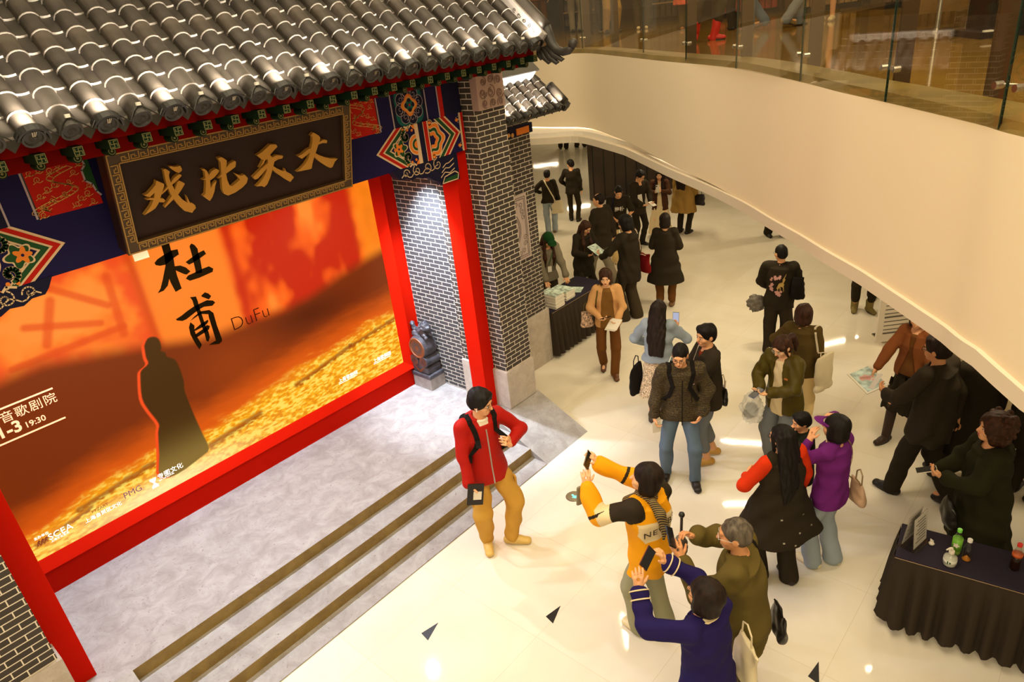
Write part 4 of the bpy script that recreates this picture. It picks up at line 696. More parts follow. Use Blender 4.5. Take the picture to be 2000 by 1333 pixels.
def person(label, x, y, rel=0., s=1., z=0., lean=0., twist=0., head=(0, 0, 0), legs=None, L=None, R=None, top=None, inner=None, bottom=None, shoes=(40, 30, 22), hair='short', hairc='black', tone=0, fem=False, vox=.009, face=False, glasses=None, group=None, bare=None, wide=1., age=1., turn=None):
    phi = math.atan2(-y, -x)+math.radians(rel)
    q = Person(); root = empty('person', (x, y, z), phi-PI/2, label, 'person', group); root.scale = (s, s, s); q.root = root; q.M = Matrix.Translation((x, y, z)) @ Matrix.Rotation(phi-PI/2, 4, 'Z') @ Matrix.Scale(s, 4)
    sk = skin(tone); A = rot('Z', -twist) @ rot('X', -lean); pel = V3(0, 0, .93); sw = (.158 if fem else .178)*wide; hw = (.168 if fem else .16)*wide
    sp = lambda x_, y_, z_: pel+A @ V3(x_, y_, z_)   # torso frame: z measured from the pelvis
    nb = sp(0, -.005, .525); hy, hp, hr = head; Hd = rot('Z', -twist-hy) @ rot('X', -hp-lean*.4) @ rot('Y', hr); hc = nb+A @ V3(0, .012, .06)+Hd @ V3(0, .012, .085); hd = lambda a, b, c: hc+Hd @ V3(a, b, c); q.hd = hd; q.sp = sp
    # ---- legs
    legs = legs or ((-.10, 0, -8), (.10, .0, 8)); legs = [l if len(l) == 4 else (l[0], l[1], l[2], 0.) for l in legs]; body = []; J = []
    for sd, (fx, fy, yaw, fz) in zip((-1, 1), legs):
        hip = V3(sd*.088*wide, 0, .90); f = V3(math.sin(math.radians(yaw)), math.cos(math.radians(yaw)), 0); an = V3(fx, fy, .085+fz); kn, an = ik(hip, an, .425, .42, f+V3(sd*.12, 0, 0)); J.append((hip, kn, an, f, fz))
        body += chain([hip, kn, an], [.078, .052, .038], .02)+[cap(an-f*.02-V3(0, 0, .045), an+f*.15-V3(0, 0, .06), .032, .022, .015)]
    body += [loft([sp(0, 0, -.07), sp(0, 0, .13), sp(0, 0, .34), sp(0, 0, .47), sp(0, -.01, .52)], np.array([hw*.86, .125*wide, .15*wide, .13*wide, .07]), [.095, .088, .10, .085, .05], A, .03), cap(sp(-sw*.8, 0, .475), sp(sw*.8, 0, .475), .05, .05, .03), cap(nb-A @ V3(0, 0, .03), hd(0, -.015, -.07), .056, .05, .02)]
    # ---- arms
    AR = []
    for sd, spec in ((-1, L), (1, R)):
        spec = spec or {}; sh = sp(sd*sw, 0, .475); tgt = spec.get('w', (sd*.255, .02, .80)); tgt = np.asarray(tgt, float)
        if spec.get('rel'): tgt = sp(*(tgt-V3(0, 0, .93)))
        el, wr = ik(sh, tgt, .285, .255, spec.get('e', (sd*.45, -.8, -.35))); fa = unit(wr-el); fd = unit(spec.get('f', fa)); pn = np.asarray(spec.get('p', (-sd, .0, .05)), float); pn = unit(pn-fd*(pn @ fd)); AR.append((sh, el, wr, fd, pn, sd))
        body += chain([sh, el, wr], [.045, .037, .026], .015); lt = np.cross(fd, pn)*sd; c = spec.get('c', 28); hs = .94 if fem else 1.0
        fl = (.070, .079, .073, .056); kb = .004
        body += [cap(wr+lt*.010, wr+fd*.075*hs+lt*.024, .021, .013, .012), cap(wr-lt*.010, wr+fd*.075*hs-lt*.022, .021, .013, .012)]
        for i in range(4):
            o_ = (1.5-i)*.0215*hs; k_ = wr+fd*(.083-.004*abs(i-1.2))*hs+lt*o_; dr = unit(fd+lt*(1.5-i)*.075); pts = [k_]; ci = c*(1+.12*(i-1.5)) if not (spec.get('point') and i == 0) else 5
            for j, w_ in enumerate((.46, .30, .24)):
                a_ = math.radians(ci*(.75 if j == 0 else 1.0)); ax_ = np.cross(dr, pn); dr = unit(dr*math.cos(a_)+np.cross(ax_, dr)*math.sin(a_)+ax_*(ax_ @ dr)*(1-math.cos(a_))); pts.append(pts[-1]+dr*fl[i]*w_*hs)
            body += chain(pts, [.0098, .0088, .0080, .0066], kb)
        tb = wr+fd*.022+lt*.022; td = unit(fd*.62+lt*.72+pn*.30) if not spec.get('thumb') else unit(spec['thumb']); t1 = tb+td*.042*hs; t2 = t1+unit(td*.8+fd*.5)*.034*hs; body += chain([tb, t1, t2], [.0135, .0105, .0085], .008)
    q.AR = AR
    # ---- head
    body += [ell(hd(0, -.012, .028), (.073, .092, .088), Hd, .02), ell(hd(0, .022, -.030), (.060, .070, .082), Hd, .02), ell(hd(0, .052, -.088), (.032, .034, .026), Hd, .025), cap(hd(0, .090, .008), hd(0, .109, -.030), .0075, .0125, .012), cap(hd(-.03, .082, .026), hd(.03, .082, .026), .012, .012, .02), cap(hd(-.020, .086, -.062), hd(.020, .086, -.062), .009, .009, .012)]
    for sd in (-1, 1): body += [ell(hd(sd*.074, -.008, -.012), (.010, .022, .031), Hd, .008), ell(hd(sd*.040, .058, -.030), (.024, .026, .024), Hd, .02)]
    field_obj('body', body, sk, root, vox if vox < .007 else min(vox, .0085))
    if face:
        ft = MB(); ew = mat('eye_white', (.7, .62, .5), .3); ei = mat('eye_dark', (.012, .007, .004), .25); bm_ = hairmat(hairc); lp = mat('lips_%d' % fem, lin(176, 84, 66) if fem else lin(158, 86, 62), .5)
        HM = Matrix([list(Hd[i])+[hc[i]] for i in range(3)]+[[0, 0, 0, 1]])
        for sd in (-1, 1):
            e = MB(); e.lathe([(0, -.005)]+[(.0125*math.cos(a), .0065*math.sin(a)) for a in np.linspace(-1.2, 1.2, 7)]+[(0, .0068)], 12, HM @ Matrix.Translation((sd*.031, .0845, -.002)) @ Matrix.Rotation(-PI/2, 4, 'X') @ Matrix.Diagonal((1.15, .52, 1, 1))); eo = e.build('eye', ew, root, True)
            e = MB(); e.lathe([(0, .0)]+[(.0062, .0005), (.0055, .003), (0, .0045)], 10, HM @ Matrix.Translation((sd*.031, .0890, -.002)) @ Matrix.Rotation(-PI/2, 4, 'X')); e.build('iris', ei, eo, True)
            e = MB(); e.tube([hd(sd*.014, .0935, .0165), hd(sd*.03, .0935, .022), hd(sd*.049, .082, .015)], [.0034, .0040, .002], 6); e.build('eyebrow', bm_, root, True)
        e = MB(); e.tube([hd(-.022, .0885, -.061), hd(-.008, .0965, -.058), hd(.008, .0965, -.058), hd(.022, .0885, -.061)], [.002, .0048, .0048, .002], 6); e.tube([hd(-.020, .0885, -.065), hd(0, .0965, -.068), hd(.020, .0885, -.065)], [.002, .0055, .002], 6); e.build('mouth', lp, root, True)
    if glasses:
        e = MB()
        for sd in (-1, 1):
            e.tube([hd(sd*.033+.024*math.cos(a), .103-.004*abs(math.cos(a)), -.004+.017*math.sin(a)) for a in np.linspace(0, 2*PI, 15)[:-1]], .0021 if glasses == 'thick' else .0014, 5, closed=True); e.tube([hd(sd*.057, .098, .0), hd(sd*.079, .03, .002), hd(sd*.081, -.03, -.008)], .0017, 5)
        e.tube([hd(-.010, .106, .0), hd(.010, .106, .0)], .0016, 5); e.build('glasses', M_BLACK if glasses != 'pale' else mat('pale_frame', (.6, .55, .5), .3), root)
    # ---- hair
    hm = hairmat(hairc); hp_ = []; hcut = []; E = lambda c, r, k=.02: ell(hd(*c), r, Hd, k)
    if hair in ('short', 'crop', 'bald', 'tuft'):
        g = {'short': .016, 'crop': .009, 'bald': .007, 'tuft': .022}[hair]; hp_ = [E((0, -.016, .036), (.073+g, .090+g, .084+g)), E((0, -.045, -.01), (.068+g*.8, .062+g*.6, .075))]
        if hair in ('short', 'tuft'): hp_ += [E((.01, .055, .088), (.055, .040, .026)), E((-.045, .03, .075), (.030, .045, .035)), E((.05, .03, .075), (.028, .045, .035))]
        hcut = [E((0, .115, -.040), (.072, .085, .098)), ('h', -Hd[:, 2], hd(0, 0, -.075)), E((-.085, .045, -.05), (.022, .042, .06)), E((.085, .045, -.05), (.022, .042, .06))]
        if hair == 'bald': hcut += [E((0, .05, .125), (.052, .075, .055))]
    elif hair in ('bob', 'curly', 'puff'):
        g = {'bob': .024, 'curly': .040, 'puff': .034}[hair]; lo_ = {'bob': -.115, 'curly': -.13, 'puff': -.10}[hair]
        hp_ = [E((0, -.02, .034), (.074+g, .092+g, .086+g)), E((0, -.045, -.05), (.078+g*.8, .068+g*.6, .098)), E((-.066, .0, -.05), (.026, .048, .075)), E((.066, .0, -.05), (.026, .048, .075))]
        if hair in ('curly', 'puff'):
            r = random.Random(int(x*100)); hp_ += [E((.112*math.cos(a)*math.sqrt(max(.15, 1-(zz/.15)**2)), -.025+.118*math.sin(a)*math.sqrt(max(.15, 1-(zz/.15)**2)), zz+.02), (.026, .026, .026), .006) for a, zz in [(r.uniform(2.5, 7.0), r.uniform(-.13, .12)) for _ in range(70)]]
        hcut = [E((0, .122, -.035), (.066, .078, .098)), ('h', -Hd[:, 2], hd(0, 0, lo_))]
    elif hair in ('long', 'pony', 'capped'):
        ln = {'long': .42, 'pony': .10, 'capped': .36}[hair]; hp_ = [E((0, -.018, .034), (.088, .108, .100)), E((0, -.05, -.03), (.082, .066, .10))]
        if hair == 'pony': hp_ += chain([hd(0, -.105, .03), hd(0, -.165, .0), hd(0, -.165, -.12), hd(0, -.14, -.20)], [.028, .040, .034, .014], .02)
        else:
            b0, b1 = hd(0, -.055, -.02), sp(0, -.135, .525-ln*.5); b2 = sp(0, -.135, .525-ln); hp_ += [loft([hd(0, -.04, .05), b0, (b0+b1)/2+V3(0, 0, .0), b1, b2], [.084, .104, .122, .124, .095], [.06, .064, .058, .046, .030], Hd, .03)]
            if hair == 'capped':
                for sd in (-1, 1): hp_ += chain([hd(sd*.066, .02, -.02), hd(sd*.078, .045, -.12), sp(sd*.085, .125, .36), sp(sd*.075, .13, .20)], [.024, .034, .036, .014], .02)
        hcut = [E((0, .122, -.035), (.063, .082, .105))]
        for sd in (-1, 1): hp_ += [cap(hd(sd*.070, .035, .04), hd(sd*.074, .025, -.10), .020, .016, .02)]
    if hp_: q.hair = field_obj('hair', hp_, hm, root, min(vox, .008), cuts=hcut, folds=.0035, seed=int(abs(x)*100), fk=(60, 60, 12))
    # ---- clothes
    def garment(name, t, inset=0.):
        th = t.get('th', .020)-inset; hem = t.get('hem', .84)-.93; lw = t.get('flare', 0.); pr = []; zs = [.505, .47, .34, .20, .08]; rx = [.085, sw*.80+th*.6, .150*wide+th, .138*wide+th, .150*wide+th+.25*lw]; ry = [.065, .085+th, .108+th, .100+th, .106+th+.2*lw]
        zz = .08
        while zz > hem+.02: zz = max(hem, zz-.12); f_ = min(1, (.08-zz)/max(.08-hem, .01)); zs.append(zz); rx.append(hw*1.03+th+.008+lw*f_); ry.append(.120+th+lw*.85*f_)
        cs = []
        for z_ in zs: cs.append(sp(0, -.004, z_) if z_ > 0 else pel+V3(0, -.004, z_))
        pr.append(loft(cs[::-1], rx[::-1], ry[::-1], A, .035)); pr.append(cap(sp(-sw*.86, 0, .47), sp(sw*.86, 0, .47), .048+th*.6, .048+th*.6, .03))
        sl = t.get('sleeve', .93)
        for sh, el, wr, fd, pn, sd in AR:
            if sl == 0: continue
            r0, r1, r2 = .046+th*.75, .037+th*.72, .029+th*.62
            if sl <= .5: pr += chain([sh, sh+(el-sh)*sl*2], [r0, r1+.012], .03)
            else: e2 = el+(wr-el)*((sl-.5)*2); pr += chain([sh, el, e2], [r0, r1, r1+(r2-r1)*(sl-.5)*2], .03)
            if t.get('cuff') and sl > .5: pr += [cap(e2-unit(wr-el)*.012, e2, r2+.004, r2+.004, .01)]
        cuts = []
        if t.get('collar'): c_ = t['collar']; pr += [loft([sp(0, .0, .485), sp(0, .012, .485+c_)], [.088, .078], [.078, .074], A, .02)]; cuts += [loft([sp(0, .008, .47), sp(0, .020, .60)], [.064, .066], [.056, .060], A)]
        else: cuts += [loft([sp(0, .018, .455), sp(0, .012, .60)], [.064, .070], [.056, .062], A)]
        if t.get('hood'): pr += [ell(sp(0, -.105, .45), (.125, .055, .075), A @ rot('X', 20), .03), cap(sp(-.085, -.02, .50), sp(-.075, .06, .47), .034, .026, .02), cap(sp(.085, -.02, .50), sp(.075, .06, .47), .034, .026, .02)]
        if t.get('open'):
            w0, w1 = t['open']; cuts += [loft([sp(0, .16, .62), sp(0, .16, .30), V3(0, .16, .93+hem-.05)+A @ V3(0, 0, 0)*0], [.05, w0, w1], [.14, .14, .14], A)]
        if t.get('v'): cuts += [loft([sp(0, .12, .56), sp(0, .14, .46), sp(0, .15, .56-t['v'])], [.075, .05, .004], [.08, .07, .06], A)]
        cuts.append(('h', V3(0, 0, -1), V3(0, 0, .93+hem)))
        return field_obj(name, pr, t['m'], root, vox, cuts=cuts, folds=t.get('folds', .0075), seed=int(abs(x*97+y*31)), fk=t.get('fk', (20, 20, 16)))
    if bottom:
        t = bottom; th = t.get('th', .014); hem = t.get('hem', .06); pr = [loft([V3(0, 0, .84), pel+V3(0, 0, .0), pel+V3(0, 0, .12)], [hw+th*.4, hw*.96+th*.3, .132*wide+th*.3], [.106+th*.5, .104+th*.3, .090+th*.3], np.eye(3), .03)]
        if t.get('kind') == 'skirt':
            kx = t.get('flare', .08); f_ = [0, .35, .7, 1]; zz = [.84-(.84-hem)*a for a in f_]; pr.append(loft([V3(0, 0, a) for a in zz][::-1], [hw+th+kx*a for a in f_][::-1], [.115+th+kx*a for a in f_][::-1], np.eye(3), .04)); q.bottom = field_obj('skirt', pr, t['m'], root, vox, folds=.010, seed=int(abs(x)*50), fk=(40, 40, 3))
        else:
            r0, r1, r2 = t.get('w', (.092, .070, .062))
            for hip, kn, an, f, fz in J:
                e = an+V3(0, 0, hem-.085) if hem < .2 else kn+(an-kn)*((kn[2]-hem)/max(kn[2]-an[2], .05)); pr += chain([hip-V3(0, 0, .02), kn, e], [r0, r1, r2], .025)
            q.bottom = field_obj('trousers', pr, t['m'], root, vox, folds=t.get('folds', .0055), seed=int(abs(x)*70), fk=(22, 22, 15), cuts=[('h', V3(0, 0, -1), V3(0, 0, .012))])
    if inner: q.inner = garment('shirt' if not inner.get('name') else inner['name'], inner)
    if top: q.top = garment(top.get('name', 'jacket'), top)
    # ---- shoes
    sm = mat('shoe_%d_%d_%d' % tuple(shoes), lin(*shoes), .45 if sum(shoes) < 420 else .4)
    so = mat('sole_dark', (.02, .016, .012), .7) if sum(shoes) < 300 else mat('sole_pale', (.50, .40, .24), .6)
    for hip, kn, an, f, fz in J:
        b0 = an-V3(0, 0, .085)+V3(0, 0, .0); tilt = V3(0, 0, -.0) if fz < .04 else V3(0, 0, -fz*.75)
        h0, t0 = b0-f*.050+V3(0, 0, .036), b0+f*.150+V3(0, 0, .032)+tilt; lat = np.cross(f, V3(0, 0, 1))
        pr = [cap(h0+lat*.008, t0+lat*.012, .036, .030, .02), cap(h0-lat*.008, t0-lat*.012, .036, .030, .02), cap(b0+f*.0+V3(0, 0, .055), b0+f*.07+V3(0, 0, .045)+tilt*.5, .040, .036, .03)]
        o = field_obj('shoe', pr, sm, root, min(vox, .008), cuts=[('h', V3(0, 0, -1), V3(0, 0, .012))] if fz < .03 else [])
        e = MB(); ol = []
        for i in range(16):
            a = 2*PI*i/16; cx = .05+.125*math.cos(a); ol.append(b0+f*cx+lat*(.044-.006*math.cos(a))*math.sin(a)*1.0)
        n_ = len(ol); rise = lambda p: tilt*max(0, ((p-b0) @ f)/.15); vs = [tuple(p+rise(p)+V3(0, 0, .001)) for p in ol]+[tuple(p+rise(p)+V3(0, 0, .022)) for p in ol]; e.add(vs, [(i, (i+1) % n_, n_+(i+1) % n_, n_+i) for i in range(n_)]+[tuple(range(n_))[::-1], tuple(range(n_, 2*n_))]); e.build('sole', so, o)
    q.J = J; q.A = A; return q
def to_world(q, p): return q.M @ Vector(tuple(p))
def bvh_of(o):
    me = o.data; return BVHTree.FromPolygons([v.co for v in me.vertices], [tuple(p.vertices) for p in me.polygons])
def on_surface(q, o, pts, offs_=.006, w=.016, th=.004, name='strap', m=None, parent=None):
    """band laid over garment o along pts (person-local)"""
    t = bvh_of(o); P = []; Nn = []
    dense = []
    for i in range(len(pts)-1):
        for k in range(5): dense.append(Vector(pts[i]).lerp(Vector(pts[i+1]), k/5))
    dense.append(Vector(pts[-1]))
    for p in dense:
        c, nrm, _, d = t.find_nearest(p)
        if d < .09 or (p-c).dot(nrm) < 0: P.append(c+nrm*offs_); Nn.append(nrm)
        else: P.append(p); Nn.append((p-c).normalized())
    b = MB(); vs = []; n = len(P)
    for i in range(n):
        tg = (P[min(i+1, n-1)]-P[max(i-1, 0)]).normalized(); sd = tg.cross(Nn[i]).normalized()
        for a, e in ((-1, -1), (1, -1), (1, 1), (-1, 1)): vs.append(P[i]+sd*w/2*a+Nn[i]*th/2*e)
    fs = [(0, 1, 2, 3), tuple(4*(n-1)+k for k in (3, 2, 1, 0))]
    for i in range(n-1):
        for k in range(4): fs.append((4*i+k, 4*i+(k+1) % 4, 4*i+4+(k+1) % 4, 4*i+4+k)[::-1])
    b.add(vs, fs); return b.build(name, m, parent or q.root)
def decal(q, o, vs, fs, origin, u, v, m, name, depth=.3, off_=.003):
    """print laid on garment o: 2-D shape at origin with axes u,v, pressed on along u x v"""
    t = bvh_of(o); u = Vector(u).normalized(); v = Vector(v).normalized(); w = u.cross(v).normalized(); out = []
    for a in vs:
        p = Vector(origin)+u*a[0]+v*a[1]; h = t.ray_cast(p+w*depth, -w, depth*2)
        out.append((h[0]+h[1]*off_) if h[0] is not None else p)
    b = MB(); b.add(out, fs); return b.build(name, m, q.root)
def grid2d(w, h, n, k): return [(w*(i/n-.5), h*(j/k-.5)) for j in range(k+1) for i in range(n+1)], [(j*(n+1)+i, j*(n+1)+i+1, (j+1)*(n+1)+i+1, (j+1)*(n+1)+i) for j in range(k) for i in range(n)]
def held(q, name, label, cat, p, fwd, upv, build, group=None):
    """a thing of its own placed at person-local p; build(root) adds its parts in a frame x=side, y=fwd, z=up"""
    R3 = q.M.to_3x3().normalized(); f = (R3 @ Vector(fwd)).normalized(); u = R3 @ Vector(upv); u = (u-f*u.dot(f)).normalized(); r = f.cross(u)
    o = empty(name, (0, 0, 0), 0, label, cat, group); o.matrix_world = Matrix.Translation(q.M @ Vector(tuple(p))) @ Matrix((r, f, u)).transposed().to_4x4(); build(o); return o
# the lion crouching on the drum stone (same kind of blended surface)
field_obj('lion', [cap((.02, .06, .76), (-.01, -.06, .79), .062, .055), ell((-.02, -.10, .87), (.058, .062, .060)), ell((-.02, -.155, .85), (.036, .035, .030)), cap((-.05, -.10, .76), (-.06, -.14, .735), .026, .022), cap((.03, -.10, .76), (.035, -.14, .735), .026, .022), cap((.05, .10, .75), (.05, .04, .735), .035, .026), cap((-.04, .10, .75), (-.05, .04, .735), .035, .026), cap((.0, .13, .78), (.0, .16, .86), .024, .030)]+[ell((-.02+.058*math.cos(a), -.085+.02*math.sin(3*a), .875+.058*math.sin(a)), (.022, .022, .022), None, .006) for a in np.linspace(0, 2*PI, 12)[:-1]]+[ell((-.02+s_*.045, -.08, .925), (.016, .014, .020), None, .006) for s_ in (-1, 1)], M_DARKST, dr, .006, folds=.005, fk=(70, 70, 70))
# ---------------------------------------------------------------- clothes
BK = cloth('black', (42, 35, 24)); BK2 = cloth('soft_black', (48, 40, 28)); BK3 = cloth('washed_black', (60, 50, 34))
DJ = cloth('mid_denim', (92, 108, 126)); LJ = cloth('pale_denim', (150, 160, 166)); GJ = cloth('grey_denim', (118, 122, 126))
RED = cloth('red_shell', (170, 26, 16), .6); KHA = cloth('tan_cargo', (196, 148, 62)); CRM = cloth('cream_knit', (226, 204, 160))
WHT = cloth('white_cotton', (232, 222, 200)); YEL = cloth('mustard_jacket', (234, 158, 14), .7); SAG = cloth('sage_trousers', (150, 146, 116)); OLI = cloth('olive_drab', (92, 78, 36)); NAVY = cloth('navy_knit', (34, 26, 78))
PUR = cloth('purple_knit', (104, 34, 110)); BRN = cloth('brown_knit', (120, 84, 38)); BRT = cloth('brown_trousers', (106, 66, 28)); TAN = cloth('tan_cardigan', (202, 152, 98)); ORG = cloth('orange_red_knit', (206, 52, 14)); GRY = cloth('grey_fleece', (128, 118, 98)); BOM = cloth('olive_satin', (78, 66, 22), .38)
KHK = cloth('khaki_coat', (150, 116, 58)); MBR = cloth('maroon_brown', (70, 42, 26)); RST = cloth('rust_jacket', (132, 76, 38)); DGR = cloth('dark_green_coat', (38, 36, 18)); GTR = cloth('grey_trousers', (132, 120, 98)); DDEN = cloth('light_denim_jacket', (140, 150, 160)); OLV = cloth('olive_knit', (82, 64, 28)); CRT = cloth('cream_trousers', (226, 198, 138))
M_PHONE = mat('phone_black', (.010, .010, .011), .22); M_SCREEN = mat('phone_screen_lit', (.05, .05, .06), .15, emit=(.55, .6, .8), estr=.7); M_PAPER = mat('white_paper', (.72, .66, .55), .6); M_LEAF = mat('printed_leaflet', (.48, .58, .50), .5, var=.5, vscale=18)
M_LEATH = mat('black_leather', (.012, .009, .007), .35); M_CANVAS = mat('cream_canvas', (.66, .56, .36), .85, bump=.001, bscale=80); M_STRAP = cloth('black_webbing', (24, 20, 18))
M_POLY = mat('clear_bag', (.75, .75, .72), .15, trans=.0, alpha=.42); M_FLUFF = mat('grey_fluff', (.16, .14, .11), .95, bump=.006, bscale=60)
M_TWEED = None
def tweed():
    m, nt, b, N, L = nodes('tweed_quilting'); tc = N('TexCoord'); w = N('TexWave'); w.wave_type = 'BANDS'; w.bands_direction = 'Z'; w.inputs['Scale'].default_value = 13; w.inputs['Distortion'].default_value = 9; w.inputs['Detail'].default_value = 4; w.inputs['Detail Scale'].default_value = 5
    r = N('ValToRGB'); r.color_ramp.elements[0].color = lin(34, 26, 8); r.color_ramp.elements[1].color = lin(92, 74, 36); L(tc.outputs['Object'], w.inputs[0]); L(w.outputs[0], r.inputs[0])
    n = N('TexNoise'); n.inputs['Scale'].default_value = 160; L(tc.outputs['Object'], n.inputs['Vector']); mx = N('Mix', data_type='RGBA', blend_type='MULTIPLY'); mx.inputs[0].default_value = .8; L(r.outputs[0], mx.inputs['A'])
    r2 = N('ValToRGB'); r2.color_ramp.elements[0].position = .4; r2.color_ramp.elements[1].position = .6; r2.color_ramp.elements[0].color = (.35, .35, .35, 1); L(n.outputs[0], r2.inputs[0]); L(r2.outputs[0], mx.inputs['B']); L(mx.outputs['Result'], b.inputs['Base Color']); b.inputs['Roughness'].default_value = .85; return m
TW = tweed()
HANG = lambda sd, **k: dict(dict(w=(sd*.27, .03, .80)), **k)
def phone(q, label, p, fwd, upv, m=None, case=None, lit=False):
    def bld(o):
        MB().box(-.037, .037, -.005, .004, -.076, .076, b=.004).build('case', case or M_PHONE, o); MB().box(-.034, .034, -.0065, -.005, -.072, .072).build('screen', M_SCREEN if lit else M_PHONE, o)
        MB().box(.006, .030, .004, .007, .040, .068, b=.002).build('camera_bump', M_PHONE, o)
    return held(q, 'phone', label, 'phone', p, fwd, upv, bld)
def sheet(q, label, p, fwd, upv, w=.21, h=.29, m=None, n=1, name='leaflet'):
    def bld(o):
        for k in range(n): MB().box(-w/2+.012*k, w/2+.012*k, -.002+.006*k, .002+.006*k, -h/2-.008*k, h/2-.008*k).build('page', m or M_LEAF if k == 0 else M_PAPER, o)
    return held(q, name, label, 'leaflet', p, fwd, upv, bld)
def bag(q, name, label, p, w, h, d, m, strap_pts=None, garment=None, strap_m=None, sw_=.018, rel=0., soft=.25, handle=True, yaw=0., extra=None):
    """soft bag hanging at person-local p (its top middle); strap goes over the garment"""
    f = rot('Z', yaw) @ V3(0, 1, 0)
    def bld(o):
        T0 = np.eye(3); pr = [loft([V3(0, 0, -h), V3(0, 0, -h*.75), V3(0, 0, -h*.3), V3(0, 0, 0)], [w*.46, w*.52, w*.5, w*.42], [d*.42, d*.5, d*.40, d*.16], T0, .03), cap((-w*.38, 0, -h+.03), (w*.38, 0, -h+.03), .03, .03, .04)]
        field_obj('bag_body', pr, m, o, .009, folds=.004, seed=int(w*1000), fk=(30, 30, 24))
        if handle: b = MB(); b.tube([(-w*.25, 0, -.01), (-w*.22, 0, .09), (0, 0, .13), (w*.22, 0, .09), (w*.25, 0, -.01)], .006, 6); b.build('handle', strap_m or m, o)
        if extra: extra(o)
    o = held(q, name, label, 'bag', p, f, (0, 0, 1), bld)
    if strap_pts is not None and garment is not None:
        st = on_surface(q, garment, strap_pts, .006, sw_, .004, 'shoulder_strap', strap_m or m); mw = st.matrix_world.copy(); bpy.context.view_layer.update(); mw = q.root.matrix_world @ st.matrix_basis; st.parent = o; st.matrix_parent_inverse = Matrix.Identity(4); st.matrix_basis = o.matrix_world.inverted() @ mw
    if strap_pts is not None and garment is not None:
        inv = o.matrix_world.inverted() @ q.root.matrix_world; b = MB()
        for e_, sx in ((strap_pts[0], -.3), (strap_pts[-1], .3)):
            a_ = inv @ Vector(tuple(e_)); a_ = a_
            if a_.length < .42: b.tube([a_, a_*.5+Vector((w*sx*.5, 0, 0)), (w*sx, 0, -.03)], .006, 6)
        if b.v: b.build('strap_end', strap_m or m, o)
    return o
# ---------------------------------------------------------------- the people near the stage
NV = .0062
# young man in red by the steps
q = person('young man in red hooded jacket and tan cargo trousers standing by the steps', 3.66, 4.03, 22, 1.03, legs=((-.13, .07, -50), (.09, -.03, 20)), head=(-38, 12, 0), L=dict(w=(-.17, .20, 1.19), e=(-.8, -.3, -.4), f=(.55, .35, .75), p=(.6, -.8, .0), c=75, thumb=(.1, .2, 1)), R=HANG(1, w=(.25, .14, .84), f=(-.25, .45, -.85), p=(-1, 0, .2), c=40), vox=NV, face=True, glasses='thin', hair='tuft', shoes=(214, 178, 96),
    top=dict(m=RED, th=.026, hem=.80, collar=.05, hood=True, sleeve=.94, cuff=True, v=.06), inner=dict(m=WHT, th=.008, hem=.86, collar=.045, name='polo_shirt', sleeve=.4), bottom=dict(m=KHA, w=(.098, .088, .066), hem=.095, folds=.007, th=.016))
z0 = on_surface(q, q.top, [q.sp(0, .2, .46), q.sp(.0, .2, .2), q.sp(0, .2, -.13)], .002, .012, .003, 'zip', mat('zip_silver', (.45, .42, .38), .35, .6))
for sd in (-1, 1): MB().box(-.012, .012, 0, .06, -.07, .07, T=Matrix.Translation(tuple(q.J[(sd+1)//2][1]*.45+q.J[(sd+1)//2][0]*.55+V3(sd*.10, -.02, -.05))), b=.008).build('cargo_pocket', KHA, q.root)
e = MB(); e.tube([q.hd(.080, .0, -.02), q.hd(.083, .01, -.05)], .005, 6); e.build('earphone', mat('white_gloss_plastic', (.8, .78, .72), .3), q.root)
def bp(o):
    field_obj('pack_body', [loft([V3(0, 0, -.40), V3(0, 0, -.2), V3(0, 0, .0)], [.13, .15, .12], [.06, .075, .055], np.eye(3), .04)], M_STRAP, o, .009, folds=.004)
    MB().box(-.09, .09, -.10, -.06, -.34, -.16, b=.015).build('pack_pocket', M_STRAP, o)
def pack(q, label, garment, dz=.44, dy=-.21):
    o = held(q, 'backpack', label, 'backpack', q.sp(0, dy, dz), q.A @ V3(0, 1, 0), (0, 0, 1), bp)
    for sd in (-1, 1):
        st = on_surface(q, garment, [q.sp(sd*.10, -.16, .40), q.sp(sd*.115, -.05, .58), q.sp(sd*.12, .10, .50), q.sp(sd*.125, .2, .34), q.sp(sd*.17, .12, .18), q.sp(sd*.17, -.08, .10)], .007, .045, .008, 'shoulder_strap', M_STRAP)
        bpy.context.view_layer.update(); mw = q.root.matrix_world @ st.matrix_basis; st.parent = o; st.matrix_parent_inverse = Matrix.Identity(4); st.matrix_basis = o.matrix_world.inverted() @ mw
    return o
pack(q, 'black backpack worn by the young man in red', q.top)
wr = q.AR[1][2]
def tab(o): MB().box(-.075, .075, -.008, .006, -.105, .105, b=.004).build('cover', M_LEATH, o); MB().box(-.055, .02, .0062, .0085, -.05, .03).build('paper_slip', M_PAPER, o)
held(q, 'notebook', 'black notebook with pale slip held at the hip of the man in red', 'notebook', wr+V3(-.02, .075, -.06), (.25, 1, .15), (-.25, -.1, 1), tab)
